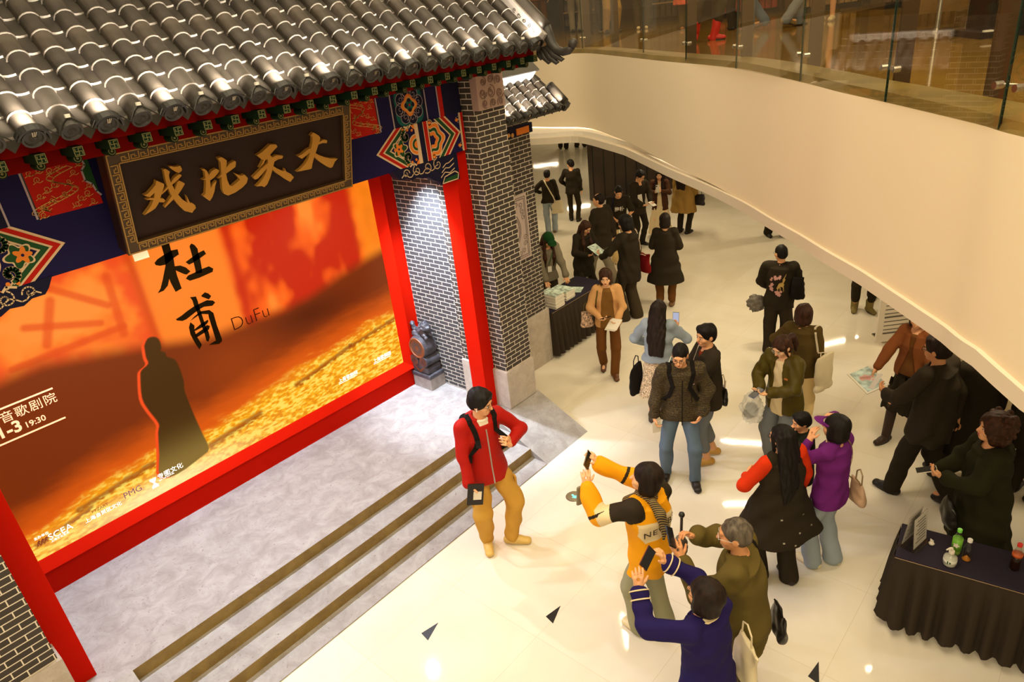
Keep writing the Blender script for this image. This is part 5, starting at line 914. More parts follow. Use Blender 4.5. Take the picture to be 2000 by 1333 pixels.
# man in tweed jacket
q = person('man in dark patterned fleece jacket, glasses and blue jeans facing the camera', 5.54, 3.05, 4, .965, lean=3, legs=((-.14, -.03, -14), (.16, .06, 12)) [::-1] if False else ((-.15, .10, -6), (.15, -.05, 14)), head=(14, 14, 0), R=HANG(1, w=(.30, .08, .80), f=(-.2, .3, -.9), c=45), L=dict(w=(-.21, .09, .90), e=(-1, -.5, -.1), f=(.5, .4, -.75), c=40), vox=NV, face=True, glasses='thick', hair='crop', shoes=(34, 26, 18),
    top=dict(m=TW, th=.040, hem=.83, collar=.06, sleeve=.95, folds=.012), inner=dict(m=WHT, th=.010, hem=.86, collar=.055, name='white_shirt', sleeve=.4), bottom=dict(m=DJ, w=(.092, .074, .060), hem=.06))
on_surface(q, q.top, [q.sp(0, .25, .50), q.sp(0, .25, .2), q.sp(0, .25, -.05)], .001, .010, .003, 'zip', M_STRAP); decal(q, q.top, *grid2d(.045, .008, 4, 1), q.sp(-.11, .2, .36), (-1, 0, 0), (0, 0, 1), mat('pale_pink_label', (.6, .4, .36), .6), 'chest_label')
on_surface(q, q.top, [q.sp(-.09, .25, .35), q.sp(-.095, .25, .24)], .001, .009, .003, 'chest_zip', M_STRAP)
pack(q, 'black backpack on the man in the patterned fleece jacket', q.top, .42, -.24)
sheet(q, 'small white card in the hanging hand of the patterned fleece man', q.AR[1][2]+V3(-.03, .05, -.11), (-.4, 1, 0), (0, 0, 1), .09, .13, M_PAPER, name='card')
# woman in black with cropped jeans
q = person('short haired woman in black jacket and cropped jeans holding leaflets', 5.99, 2.98, -68, .97, legs=((-.08, .02, 0), (.09, -.12, 10)), head=(-14, 4, 0), L=dict(w=(-.02, .33, 1.20), e=(-.6, -.6, -.5), f=(.3, .6, .6), p=(.6, -.3, -.2), c=40), R=dict(w=(.07, .34, 1.16), e=(.7, -.5, -.5), f=(-.3, .6, .6), p=(-.8, -.2, .1), c=40), vox=NV, face=True, hair='short', shoes=(196, 146, 66), fem=True,
    top=dict(m=BK2, th=.030, hem=.78, collar=.04, v=.12), inner=dict(m=cloth('rust_shirt', (120, 44, 14)), th=.010, hem=.86, name='rust_shirt', sleeve=.4), bottom=dict(m=GJ, w=(.092, .078, .074), hem=.24))
sheet(q, 'folded pale leaflets held up by the woman in cropped jeans', V3(.03, .42, 1.27), (.6, 1, .2), (0, .2, 1), .13, .20, M_LEAF, 2)
bag(q, 'shoulder_bag', 'small black bag with pale strap behind the woman in cropped jeans', V3(.06, -.20, .92), .19, .20, .09, M_LEATH, [q.sp(.03, -.22, .06), q.sp(.10, -.16, .34), q.sp(.12, -.02, .56), q.sp(.10, .15, .40), q.sp(.03, .2, .15)], q.top, mat('pale_strap', (.50, .40, .28), .6), .016)
# long-haired woman in denim jacket
q = person('long haired woman in pale denim jacket and patterned skirt seen from behind', 6.41, 3.81, 168, .93, head=(8, 8, 0), R=dict(w=(.17, .30, 1.22), e=(.8, -.4, -.5), f=(-.2, .5, .8), p=(-.5, -.5, .2), c=45), L=dict(w=(-.20, .22, 1.02), e=(-.9, -.4, -.2), c=40), vox=NV, hair='long', hairc='dark', fem=True, shoes=(60, 50, 40),
    top=dict(m=DDEN, th=.034, hem=.93, collar=.03), bottom=dict(kind='skirt', m=mat('cloth_speckled_skirt', lin(196, 172, 140), .8, var=.7, vscale=70), hem=.42, flare=.07))
phone(q, 'lit phone held up beside the head of the denim jacket woman', q.AR[1][2]+V3(-.02, .06, .12), (-.1, 1, -.2), (0, .2, 1), lit=True)
bag(q, 'tote_bag', 'black soft tote bag hanging beside the denim jacket woman', V3(-.30, .02, .80), .30, .36, .14, M_STRAP, yaw=80)
# woman in tan cardigan walking
q = person('woman in tan cardigan and brown trousers walking towards the camera', 7.14, 5.02, 2, .90, legs=((-.07, .14, -4), (.09, -.16, 6, .05)), head=(6, 6, 0), R=dict(w=(.11, .24, 1.04), e=(.9, -.6, -.3), f=(-.7, .6, .1), p=(0, .1, 1), c=45), L=dict(w=(-.12, .26, .99), e=(-.9, -.6, -.3), f=(.5, .8, .0), p=(.2, .2, 1), c=30), vox=NV, face=True, hair='bob', hairc='brown', fem=True, shoes=(96, 56, 26), tone=2,
    top=dict(m=TAN, th=.030, hem=.84, open=(.10, .13), name='cardigan'), inner=dict(m=BRN, th=.016, hem=.82, name='brown_jumper', collar=.02, sleeve=.6), bottom=dict(m=BRT, w=(.092, .074, .066), hem=.07))
sheet(q, 'white and lilac leaflets held flat by the woman in the tan cardigan', V3(-.05, .38, .985), (.1, .3, 1), (.5, 1, -.3), .14, .21, M_PAPER, 3); phone(q, 'dark phone in the bent hand of the tan cardigan woman', q.AR[1][2]+V3(-.07, .06, .04), (.2, -.4, 1), (-1, .6, 0))
bag(q, 'floral_bag', 'small floral pouch bag at the side of the tan cardigan woman', V3(.31, -.02, 1.06), .15, .22, .10, mat('floral_print', (.45, .30, .20), .8, var=.8, vscale=40), [q.sp(.2, .02, .1), q.sp(.16, .05, .35), q.sp(.12, -.02, .54), q.sp(.06, -.15, .3)], q.top, OLI, .022)
# woman in black gilet with red sleeves
q = person('long haired woman in black gilet over orange red sleeves seen from behind', 4.70, 1.68, -140, .93, legs=((-.10, .08, -5), (.12, -.06, 10)), head=(-16, 2, 0), L=dict(w=(-.16, .26, 1.10), e=(-.9, -.5, -.3), f=(.7, .6, .1), c=40), R=dict(w=(.30, .10, .90), e=(.7, -.7, -.2), f=(-.1, .6, -.7), c=50), vox=NV, hair='long', hairc='black', fem=True, glasses='thin', shoes=(40, 24, 18), wide=1.08,
    inner=dict(m=ORG, th=.030, hem=.88, name='orange_red_jumper'), top=dict(m=BK, th=.048, hem=.66, flare=.16, sleeve=0, name='gilet', folds=.012), bottom=dict(m=BK2, w=(.092, .078, .086), hem=.05))
for k, (a, c_) in enumerate(((-.12, -.02), (.09, -.02), (-.15, -.20), (.02, -.16), (.16, -.14), (-.05, -.24))): decal(q, q.top, *grid2d(.018, .012, 2, 1), q.sp(a, -.25, c_), (1, 0, 0), (0, 0, 1), mat('silver_stud', (.6, .55, .45), .3, .8), 'stud')
bag(q, 'handbag', 'shiny black handbag on the arm of the red sleeved woman', V3(.31, .17, .86), .26, .20, .12, M_PHONE, yaw=70)
# woman in purple
q = person('woman in purple jumper and pale wide jeans shading her eyes with raised hands', 5.13, 1.42, -118, .90, legs=((-.09, .05, -4), (.10, -.05, 8)), head=(-6, -4, 0), L=dict(w=(-.13, .17, 1.46), e=(-.5, .2, -1), f=(.45, .0, .9), p=(.8, -.3, 0), c=25), R=dict(w=(.17, .12, 1.60), e=(.8, .5, -.8), f=(-.8, .1, .5), p=(-.4, -.2, -.8), c=35), vox=NV, hair='bob', hairc='black', fem=True, shoes=(232, 214, 170),
    top=dict(m=PUR, th=.030, hem=.80, collar=.02, name='jumper'), bottom=dict(m=LJ, w=(.094, .082, .088), hem=.05))
e = MB(); e.tube([q.hd(.088*math.cos(a), .018+.10*math.sin(a), .045) for a in np.linspace(-.15, PI+.15, 16)], .008, 6); e.add([q.hd(.075*math.cos(a), .02+.10*math.sin(a), .048) for a in np.linspace(0, PI, 9)]+[q.hd(.085*math.cos(a), .03+.17*math.sin(a), .025) for a in np.linspace(0, PI, 9)], [(i, i+1, i+10, i+9) for i in range(8)]); e.build('visor', PUR, q.root)
e = MB(); e.tube([q.sp(.070*math.cos(a), .062*math.sin(a)+.01, .515) for a in np.linspace(0, 2*PI, 21)[:-1]], .007, 6, closed=True); e.build('pearl_necklace', CRM, q.root)
bag(q, 'crossbody_bag', 'small beige handbag behind the woman in purple', V3(.20, -.16, .98), .18, .19, .09, mat('beige_leather', (.50, .32, .20), .5), [q.sp(.17, -.14, .10), q.sp(.14, -.12, .34), q.sp(.11, -.03, .55), q.sp(.05, .14, .3)], q.top, mat('bronze_chain', (.30, .20, .10), .4, .6), .012, yaw=60)
# boy in black
q = person('boy in dark jacket and trainers eating behind the woman in purple', 5.50, 1.80, -72, .735, head=(-8, 10, 0), L=dict(w=(-.05, .17, 1.44), e=(-.9, .1, -.7), f=(.2, .1, .9), p=(.5, -.7, 0), c=80), R=HANG(1), vox=NV, face=True, hair='short', shoes=(62, 66, 72), top=dict(m=cloth('dark_green_black', (26, 28, 16)), th=.040, hem=.76, collar=.05), bottom=dict(m=BK, w=(.094, .076, .07), hem=.05))
# woman in mustard jacket filming
q = person('woman in mustard and black block jacket filming the stage with arms raised', 3.62, 2.26, -130, .965, lean=2, legs=((-.09, .06, -4), (.10, -.08, 6)), head=(-34, -12, 0), L=dict(w=(-.27, .40, 1.50), e=(-.5, -.2, -1), f=(.2, .15, 1), p=(.6, .8, 0), c=40), R=dict(w=(-.06, .47, 1.57), e=(.8, -.1, -.8), f=(-.35, .2, .9), p=(-.6, .8, 0), c=40), vox=NV, hair='bob', hairc='dark', fem=True, shoes=(232, 214, 170), tone=2,
    top=dict(m=YEL, th=.046, hem=.74, collar=.02, hood=False, sleeve=.96, folds=.013), bottom=dict(m=SAG, w=(.090, .076, .078), hem=.05))
y_top = q.top; tbl = []
def paint(o, tests):
    """second cloth panels sewn into the same garment: (material, test(co))"""
    me = o.data
    for m_, t_ in tests: me.materials.append(m_)
    for p in me.polygons:
        c_ = p.center
        for i, (m_, t_) in enumerate(tests):
            if t_(c_): p.material_index = i+1
sh, el, wr = q.AR[0][:3]; sh2, el2, wr2 = q.AR[1][:3]
def along(c, a, b): d = Vector(b)-Vector(a); return (Vector(c)-Vector(a)).dot(d)/d.length_squared
def near(c, a, b, r): t = min(1, max(0, along(c, a, b))); return (Vector(c)-Vector(a)-(Vector(b)-Vector(a))*t).length < r
paint(y_top, [(BK2, lambda c: (near(c, sh, el, .115) and along(c, sh, el) < .62 and c.x < -.13) or (near(c, sh2, el2, .115) and along(c, sh2, el2) < .5 and c.x > .13)), (CRM, lambda c: (near(c, sh, el, .10) and .62 <= along(c, sh, el) <= 1.0 and c.x < -.16) or (c.y < -.02 and 1.11 < c.z < 1.30 and abs(c.x) < .19-.5*max(0, 1.19-c.z)) or (near(c, sh2, el2, .10) and .5 <= along(c, sh2, el2) <= .9 and c.x > .13)), (BK2, lambda c: any(near(c, a, b, .09) and .0 < along(c, a, b) < .10 and c.y > .08 for a, b in ((el, wr), (el2, wr2))))])
vs, fs = text_mesh('NEW BA', .085, extrude=0, spacing=1.1); decal(q, y_top, [(a.x, a.y) for a in vs], fs, q.sp(-.165, -.25, .225), (1, 0, .12), (-.1, 0, 1), mat('brown_print', (.04, .02, .01), .7), 'printed_lettering', off_=.004)
def stripes():
    m, nt, b, N, L = nodes('striped_scarf'); tc = N('TexCoord'); w = N('TexWave'); w.bands_direction = 'DIAGONAL'; w.inputs['Scale'].default_value = 26; L(tc.outputs['Object'], w.inputs[0]); r = N('ValToRGB'); r.color_ramp.interpolation = 'CONSTANT'; r.color_ramp.elements[1].position = .55; r.color_ramp.elements[0].color = lin(28, 22, 14); r.color_ramp.elements[1].color = lin(150, 124, 70); L(w.outputs[0], r.inputs[0]); L(r.outputs[0], b.inputs['Base Color']); b.inputs['Roughness'].default_value = .8; return m
SCF = stripes(); field_obj('scarf', [loft([q.sp(0, .0, .475), q.sp(0, .01, .56)], [.098, .082], [.090, .074], q.A, .02)]+chain([q.sp(-.05, -.10, .52), q.sp(-.045, -.165, .44), q.sp(-.03, -.185, .32), q.sp(-.05, -.19, .22)], [.030, .042, .036, .012], .02)+chain([q.sp(-.07, .07, .5), q.sp(-.08, .14, .44)], [.03, .034], .02), SCF, q.root, .007, folds=.004)
M_GLD = mat('bronze_phone_case', (.20, .11, .04), .35); phone(q, 'phone in bronze case held high by the woman in mustard', (q.AR[0][2]+q.AR[1][2])/2+V3(0, .035, .115), (-.35, .8, -.3), (1, .35, .35), case=M_GLD)
def pch(o): field_obj('pouch', [loft([V3(0, 0, -.16), V3(0, 0, 0)], [.035, .02], [.018, .01], np.eye(3), .01)], GRY, o, .007)
held(q, 'wrist_pouch', 'small grey pouch dangling from the wrist of the mustard jacket woman', 'bag', q.AR[0][2]+V3(-.055, .03, .0), (0, 1, 0), (0, 0, 1), pch)
for a in q.AR: e = MB(); e.tube([a[2]-a[3]*.02+(math.cos(t)*np.cross(a[3], a[4])+math.sin(t)*a[4])*.034 for t in np.linspace(0, 2*PI, 15)[:-1]], .006, 6, closed=True); e.build('wrist_band', BK2, q.root)
# old man in olive jacket
q = person('grey haired man in olive jacket filming with phone on a hand grip', 3.42, 1.40, -98, .985, lean=6, legs=((-.10, .02, -6), (.10, -.04, 8)), head=(-8, 2, 0), L=dict(w=(-.10, .42, 1.36), e=(-.6, -.3, -.8), f=(.25, .35, .9), p=(.7, .5, 0), c=45), R=dict(w=(.10, .38, 1.40), e=(.9, -.2, -.6), f=(-.35, .6, .6), p=(-.7, .3, -.2), c=65), vox=NV, face=False, glasses='pale', hair='crop', hairc='grey', tone=1, shoes=(50, 40, 30), wide=1.05,
    top=dict(m=OLI, th=.044, hem=.72, collar=.045, sleeve=.93, folds=.012), bottom=dict(m=cloth('grey_brown_trousers', (88, 76, 52)), w=(.094, .082, .080), hem=.04))
phone(q, 'black phone held out by the grey haired man in olive', (q.AR[0][2]+q.AR[1][2])/2+V3(-.05, .10, .11), (-.1, .75, -.6), (.85, .3, .5), case=M_PHONE)
def mic(o): MB().tube([(0, 0, -.06), (0, 0, .10)], .010, 8).build('grip', M_BLACK, o); b = MB(); b.lathe([(0, -.022), (.017, -.015), (.022, 0), (.017, .015), (0, .022)], 12, Matrix.Translation((0, 0, .115))); b.build('ball_head', M_BLACK, o, True); field_obj('fur_cover', [ell((0, 0, -.14), (.055, .05, .08))], M_FLUFF, o, .008, folds=.008, fk=(90, 90, 60))
held(q, 'hand_grip', 'black hand grip with furry windshield below held by the man in olive', 'grip', q.AR[1][2]+V3(.02, .09, .03), (0, 1, 0), (.1, .1, 1), mic)
bag(q, 'shoulder_bag', 'black flat shoulder bag hanging behind the man in olive', V3(.20, -.20, .86), .22, .24, .06, M_LEATH, [q.sp(.17, -.17, .0), q.sp(.15, -.17, .3), q.sp(.13, -.05, .56)], q.top, M_STRAP, .022, handle=False, yaw=30)
# woman in navy at the bottom
q = person('woman in navy knit with white trim filming with both arms raised high', 2.88, 1.40, -128, .94, lean=3, head=(-10, -12, 0), L=dict(w=(-.19, .43, 1.50), e=(-.7, -.2, -.8), f=(.15, .15, 1), p=(.6, .7, 0), c=30), R=dict(w=(.12, .47, 1.50), e=(.9, -.2, -.7), f=(-.2, .25, .9), p=(-.6, .7, 0), c=40), vox=NV, hair='bob', hairc='dark', fem=True, glasses='thin', shoes=(60, 50, 40),
    inner=dict(m=CRM, th=.010, hem=.88, name='cream_shirt', collar=.03, sleeve=.4), top=dict(m=NAVY, th=.036, hem=.78, name='cardigan', v=.02, cuff=True), bottom=dict(m=DJ, w=(.094, .08, .075), hem=.05))
for a in q.AR:
    d_ = unit(a[2]-a[1])
    for t_ in (.80, .93): e = MB(); c0 = a[1]+(a[2]-a[1])*(.70+.22*(t_-.8)/.13); e.tube([c0+(math.cos(t)*unit(np.cross(d_, V3(.3, .2, 1)))+math.sin(t)*np.cross(d_, unit(np.cross(d_, V3(.3, .2, 1)))))*.0655 for t in np.linspace(0, 2*PI, 17)[:-1]], .005, 6, closed=True); e.build('cuff_trim', CRM, q.root)
e = MB(); e.tube([q.sp(.088*math.cos(a), .085*math.sin(a)-.002, .500-.03*math.sin(a)) for a in np.linspace(0, 2*PI, 25)[:-1]], .0055, 6, closed=True); e.build('collar_trim', CRM, q.root)
M_RCASE = mat('red_brown_phone_case', (.16, .03, .012), .4); phone(q, 'phone in red brown case held up by the woman in navy', (q.AR[0][2]+q.AR[1][2])/2+V3(0, .04, .12), (-.1, .8, -.5), (1, .2, .4), case=M_RCASE)
bag(q, 'tote_bag', 'cream canvas tote bag on the arm of the woman in navy', V3(.28, -.10, 1.10), .28, .34, .10, M_CANVAS, yaw=60)
# ---------------------------------------------------------------- people across the hall
FV = .011
# two near the far column
q = person('woman in black top and pale jeans with cream tote strap seen from behind far off', 11.97, 9.84, 176, .83, legs=((-.08, .02, -4), (.10, .06, 6)), L=dict(w=(-.20, .16, 1.10), e=(-.9, -.5, -.2)), R=HANG(1), vox=FV, hair='short', fem=True, shoes=(120, 90, 60), top=dict(m=BK, th=.030, hem=.86), bottom=dict(m=LJ, w=(.096, .082, .075), hem=.05))
bag(q, 'tote_bag', 'cream cloth bag slung behind the far woman in pale jeans', V3(.22, -.12, .92), .24, .28, .07, M_CANVAS, [q.sp(.2, -.14, .0), q.sp(.06, -.15, .25), q.sp(-.06, -.10, .5), q.sp(-.10, .0, .56)], q.top, M_CANVAS, .03, handle=False)
q = person('man in black jacket and dark trousers standing far off with head turned aside', 12.92, 9.89, 166, .84, legs=((-.10, .06, -6), (.12, -.04, 10)), head=(-55, 4, 0), L=dict(w=(-.20, .16, .98), e=(-.9, -.5, -.2)), vox=FV, hair='short', face=True, shoes=(28, 20, 14), top=dict(m=BK, th=.034, hem=.80, collar=.03), bottom=dict(m=cloth('olive_black_trousers', (46, 38, 22)), hem=.05))
# table staff and visitors
q = person('young woman in green cap and grey hooded top sorting leaflets behind the table', 8.12, 6.86, 22, .93, lean=14, head=(-6, 26, 0), L=dict(w=(-.22, .36, .86), e=(-.9, -.3, -.2), f=(.1, .9, -.5), p=(0, .2, -1)), R=dict(w=(.16, .36, .86), e=(.9, -.3, -.2), f=(0, .9, -.5), p=(0, .2, -1)), vox=.009, face=True, hair='capped', hairc='brown', fem=True, shoes=(50, 40, 30), top=dict(m=GRY, th=.038, hem=.80, hood=True, cuff=True), bottom=dict(m=BK3, hem=.05))
CAPG = cloth('green_cap', (22, 62, 26), .8); cut = [('h', -q.A[:, 2]*0+rot('X', 0)[:, 2]*-1, q.hd(0, 0, .030))]
field_obj('cap', [ell(q.hd(0, -.012, .045), (.094, .114, .096), q.A, .02), cap(q.hd(-.03, .12, .045), q.hd(.03, .12, .045), .045, .045, .02), ell(q.hd(0, .135, .035), (.075, .075, .016), q.A, .015)], CAPG, q.root, .008, cuts=[ell(q.hd(0, .02, -.04), (.082, .12, .07), q.A)])
b = MB(); b.box(-.035, .035, 0, .004, -.05, .05, T=Matrix.Translation(tuple(q.sp(.02, .19, .18)))); b.build('name_badge', M_PAPER, q.root); on_surface(q, q.top, [q.sp(-.06, .1, .47), q.sp(-.02, .2, .36), q.sp(.02, .2, .24)], .004, .012, .003, 'green_lanyard', cloth('green_ribbon', (30, 90, 50)))
q = person('long brown haired woman in black coat looking down at her phone by the table', 8.98, 6.74, 34, .88, lean=5, head=(-14, 30, 0), L=dict(w=(-.04, .30, 1.12), e=(-.9, -.5, -.3), f=(.3, .8, .2), p=(.3, .2, 1)), R=dict(w=(.10, .30, 1.10), e=(.9, -.5, -.3), f=(-.4, .8, .2), p=(-.3, .2, 1)), vox=.010, face=True, hair='capped', hairc='brown', fem=True, shoes=(34, 26, 20), top=dict(m=BK, th=.036, hem=.62, name='coat'), bottom=dict(m=BK2, hem=.05))
phone(q, 'phone in the joined hands of the long haired woman in black coat', V3(.03, .41, 1.16), (0, -.5, -1), (0, 1, -.4))
q = person('balding man in dark jacket and grey trousers walking past the table', 9.88, 6.99, -128, .98, legs=((-.08, .26, -4), (.09, -.22, 8, .05)), head=(-18, 2, 0), R=HANG(1, w=(.27, -.10, .84)), L=HANG(-1, w=(-.27, .14, .84)), vox=.010, hair='bald', hairc='dark', face=True, shoes=(30, 22, 16), top=dict(m=BK2, th=.042, hem=.76, collar=.045), bottom=dict(m=GTR, w=(.096, .08, .074), hem=.05))
q = person('man in black printed T-shirt and pale trousers looking at his hands', 11.0, 7.36, 8, .90, lean=5, head=(0, 28, 0), L=dict(w=(-.10, .28, 1.02), e=(-1, -.4, -.1), f=(.7, .6, 0), p=(.1, .2, 1), c=50), R=dict(w=(.09, .30, 1.02), e=(1, -.4, -.1), f=(-.7, .6, 0), p=(.1, .2, 1), c=50), vox=.010, face=True, hair='crop', shoes=(196, 170, 120), top=dict(m=BK, th=.030, hem=.78, sleeve=.42, collar=.01, name='t_shirt'), bottom=dict(m=CRT, hem=.05, w=(.096, .084, .078)))
vs, fs = text_mesh('抱朴', .10, extrude=0, bold=.002); decal(q, q.top, [(a.x, a.y) for a in vs], fs, q.sp(.10, .25, .28), (-1, 0, 0), (0, 0, 1), M_PAPER, 'white_print')
on_surface(q, q.top, [q.sp(.11, -.1, .5), q.sp(.12, .1, .5), q.sp(.16, .15, .2)], .005, .022, .004, 'blue_strap', cloth('navy_strap', (24, 30, 60)))
q = person('man in black shirt and thin glasses holding a white card beside the phone woman', 12.0, 7.56, 40, .92, lean=4, head=(-10, 24, 0), L=dict(w=(-.06, .34, 1.02), e=(-1, -.4, -.1), f=(.3, .9, 0), p=(.2, 0, 1), c=35), R=dict(w=(.10, .30, 1.00), e=(1, -.4, -.1), f=(-.4, .8, 0), p=(0, 0, 1), c=50), vox=.010, face=True, hair='short', glasses='thick', shoes=(30, 24, 18), top=dict(m=BK2, th=.034, hem=.74, collar=.04, v=.08), bottom=dict(m=BK, hem=.05))
sheet(q, 'white card held by the man in black shirt and thin glasses', V3(-.02, .46, 1.03), (0, .4, 1), (0, 1, -.3), .10, .16, M_PAPER, name='card'); sheet(q, 'white folded sheet against the chest of the man in black shirt', q.sp(.10, .20, .18), (.1, 1, .2), (0, 0, 1), .10, .22, M_PAPER)
q = person('woman in maroon jacket and long cream skirt taking a photo with her phone', 12.67, 7.44, -6, .83, head=(2, 10, 0), L=dict(w=(-.05, .32, 1.26), e=(-.9, -.3, -.6), f=(.2, .4, .9), p=(.7, -.3, 0), c=45), R=dict(w=(.07, .32, 1.24), e=(.9, -.3, -.6), f=(-.3, .4, .8), p=(-.7, -.3, 0), c=45), vox=.010, face=True, hair='capped', hairc='dark', fem=True, shoes=(170, 190, 170), tone=2, top=dict(m=MBR, th=.032, hem=.72, open=(.04, .08)), inner=dict(m=CRM, th=.014, hem=.8, name='cream_top'), bottom=dict(kind='skirt', m=CRM, hem=.12, flare=.13))
phone(q, 'white phone held up by the woman in maroon jacket', V3(.01, .40, 1.34), (0, 1, .1), (0, 0, 1), case=M_PAPER)
q = person('person in belted khaki trench coat whose head is hidden by the balcony', 13.05, 7.10, 150, .93, R=HANG(1, w=(.27, .12, .90)), vox=FV, fem=True, hair='long', hairc='dark', shoes=(26, 20, 16), top=dict(m=KHK, th=.040, hem=.52, flare=.10, collar=.05, name='trench_coat'), bottom=dict(m=BK, hem=.05))
on_surface(q, q.top, [V3(.25*math.cos(a), .25*math.sin(a), 1.03) for a in np.linspace(0, 2*PI, 17)], .006, .04, .004, 'belt', KHK)
bag(q, 'handbag', 'black handbag on the arm of the khaki trench coat person', V3(.34, .08, .92), .24, .22, .10, M_LEATH)
q = person('dark haired woman in black hooded coat with red bag reading a leaflet', 8.82, 5.75, -128, 1.0, legs=((-.10, .05, -4), (.11, -.05, 8)), head=(-12, 16, 0), L=dict(w=(-.24, .36, 1.06), e=(-.9, -.5, -.2), f=(.1, .8, .6), p=(.6, .0, .7), c=45), R=HANG(1), vox=.009, face=True, hair='bob', fem=True, shoes=(30, 24, 18), top=dict(m=BK, th=.042, hem=.66, hood=True, name='coat', folds=.01), bottom=dict(m=BK3, w=(.10, .096, .104), hem=.04))
sheet(q, 'pale leaflet held open by the woman in black hooded coat', V3(-.20, .47, 1.16), (0, -.5, 1), (0, 1, .4), .20, .24, M_LEAF)
bag(q, 'shoulder_bag', 'dark red shoulder bag at the side of the woman in black hooded coat', V3(.33, -.02, 1.02), .34, .30, .12, cloth('dark_red_felt', (106, 14, 14)), [q.sp(.22, .0, .1), q.sp(.17, -.05, .36), q.sp(.13, -.04, .55)], q.top, mat('beige_strap', (.5, .36, .24), .6), .018, handle=False, yaw=80)
q = person('woman in flared black coat and brown trousers seen from behind in mid hall', 9.51, 5.50, 174, .915, legs=((-.10, .0, -6), (.10, .03, 6)), L=dict(w=(-.12, .24, 1.06), e=(-.6, -.8, -.3)), R=dict(w=(.12, .24, 1.06), e=(.6, -.8, -.3)), vox=.009, hair='bob', hairc='dark', fem=True, shoes=(120, 84, 50), top=dict(m=BK, th=.040, hem=.50, flare=.10, name='coat', folds=.012), bottom=dict(m=BRT, w=(.09, .076, .070), hem=.14))
q = person('person in black jacket with embroidered deer and blossoms on the back', 8.76, 3.34, 172, .92, head=(-40, 8, 0), L=dict(w=(-.22, .24, 1.00), e=(-.6, -.8, -.3)), R=dict(w=(.16, .26, 1.05), e=(.6, -.8, -.3)), vox=.008, hair='crop', glasses='thin', face=True, shoes=(30, 24, 18), top=dict(m=BK, th=.044, hem=.78, collar=.05), bottom=dict(m=BK2, w=(.098, .09, .085), hem=.05))
EMB = mat('gold_embroidery', (.55, .36, .10), .6); EMP = mat('pink_embroidery', (.66, .34, .30), .6); r = random.Random(4)
for k in range(24):
    a = r.uniform(1.2, 5.2); rr = r.uniform(.08, .13); c0 = (rr*math.cos(a), rr*1.25*math.sin(a)); pts = [(c0[0]+x_, c0[1]+y_) for x_, y_ in lobed(0, 0, r.uniform(.014, .024), 5, .3, 20)]; decal(q, q.top, pts, [tuple(range(20))], q.sp(0, -.3, .24), (1, 0, 0), (0, 0, 1), EMP, 'blossom')
for pts in ([(-.02, -.05), (.01, .03), (.05, .05), (.08, .02), (.07, -.03), (.03, -.02), (.0, -.06)], [(.07, .03), (.09, .09), (.075, .13), (.06, .10), (.055, .05)], [(.02, -.03), (.03, -.10), (.035, -.10), (.035, -.03)], [(.06, -.02), (.075, -.10), (.08, -.10), (.075, -.02)], [(.085, .12), (.10, .17), (.095, .17), (.075, .13)], [(.0, -.04), (-.02, -.11), (-.013, -.11), (.012, -.04)]): decal(q, q.top, pts, [tuple(range(len(pts)))], q.sp(0, -.3, .24), (1, 0, 0), (0, 0, 1), EMB, 'deer_embroidery')
def fl(o): field_obj('fluffy_body', [ell((0, 0, -.12), (.12, .10, .12))], M_FLUFF, o, .009, folds=.012, fk=(80, 80, 80))
held(q, 'plush_bag', 'round grey fluffy bag at the side of the person in embroidered jacket', 'bag', V3(-.33, .06, .90), (0, 1, 0), (0, 0, 1), fl)
bag(q, 'shoulder_bag', 'black shoulder bag on the back of the person in embroidered jacket', V3(.26, -.10, 1.30), .16, .30, .14, M_STRAP)
q = person('woman in olive knit and cream trousers walking away with a cream tote', 7.08, 2.42, 166, .91, legs=((-.09, .14, -4), (.10, -.10, 6)), vox=.008, hair='bob', hairc='brown', fem=True, L=dict(w=(-.18, .24, 1.05), e=(-1, -.4, -.1)), shoes=(70, 50, 34), top=dict(m=OLV, th=.034, hem=.82, collar=.02, name='jumper'), bottom=dict(m=CRT, w=(.098, .088, .086), hem=.05))
bag(q, 'tote_bag', 'cream canvas tote on the shoulder of the woman in olive knit', V3(.30, -.06, 1.16), .30, .42, .10, M_CANVAS, [q.sp(.22, .04, .24), q.sp(.17, .02, .5), q.sp(.15, -.04, .54), q.sp(.22, -.10, .25)], q.top, M_CANVAS, .022, yaw=70, handle=False)
q = person('woman in olive satin bomber jacket and glasses looking at a blue phone', 6.36, 2.30, -38, .915, lean=4, head=(4, 26, 0), L=dict(w=(-.04, .32, 1.10), e=(-.9, -.5, -.2), f=(.4, .8, 0), p=(.2, 0, 1), c=40), R=dict(w=(.09, .32, 1.09), e=(.9, -.5, -.2), f=(-.4, .8, .1), p=(-.2, 0, 1), c=40), vox=NV, face=True, glasses='pale', hair='pony', hairc='brown', fem=True, shoes=(120, 100, 80), tone=2, top=dict(m=BOM, th=.048, hem=.78, open=(.07, .10), collar=.03, folds=.012), inner=dict(m=CRM, th=.018, hem=.74, name='cream_jumper'), bottom=dict(m=GJ, w=(.10, .094, .10), hem=.035))
phone(q, 'blue phone held flat by the woman in olive satin bomber jacket', V3(.03, .44, 1.12), (0, -.35, -1), (0, 1, -.35), case=mat('blue_phone', (.10, .14, .30), .3)); decal(q, q.top, *grid2d(.05, .022, 4, 2), q.sp(-.12, .25, .33), (-1, 0, 0), (0, 0, 1), mat('orange_label', (.5, .16, .04), .6), 'chest_label')
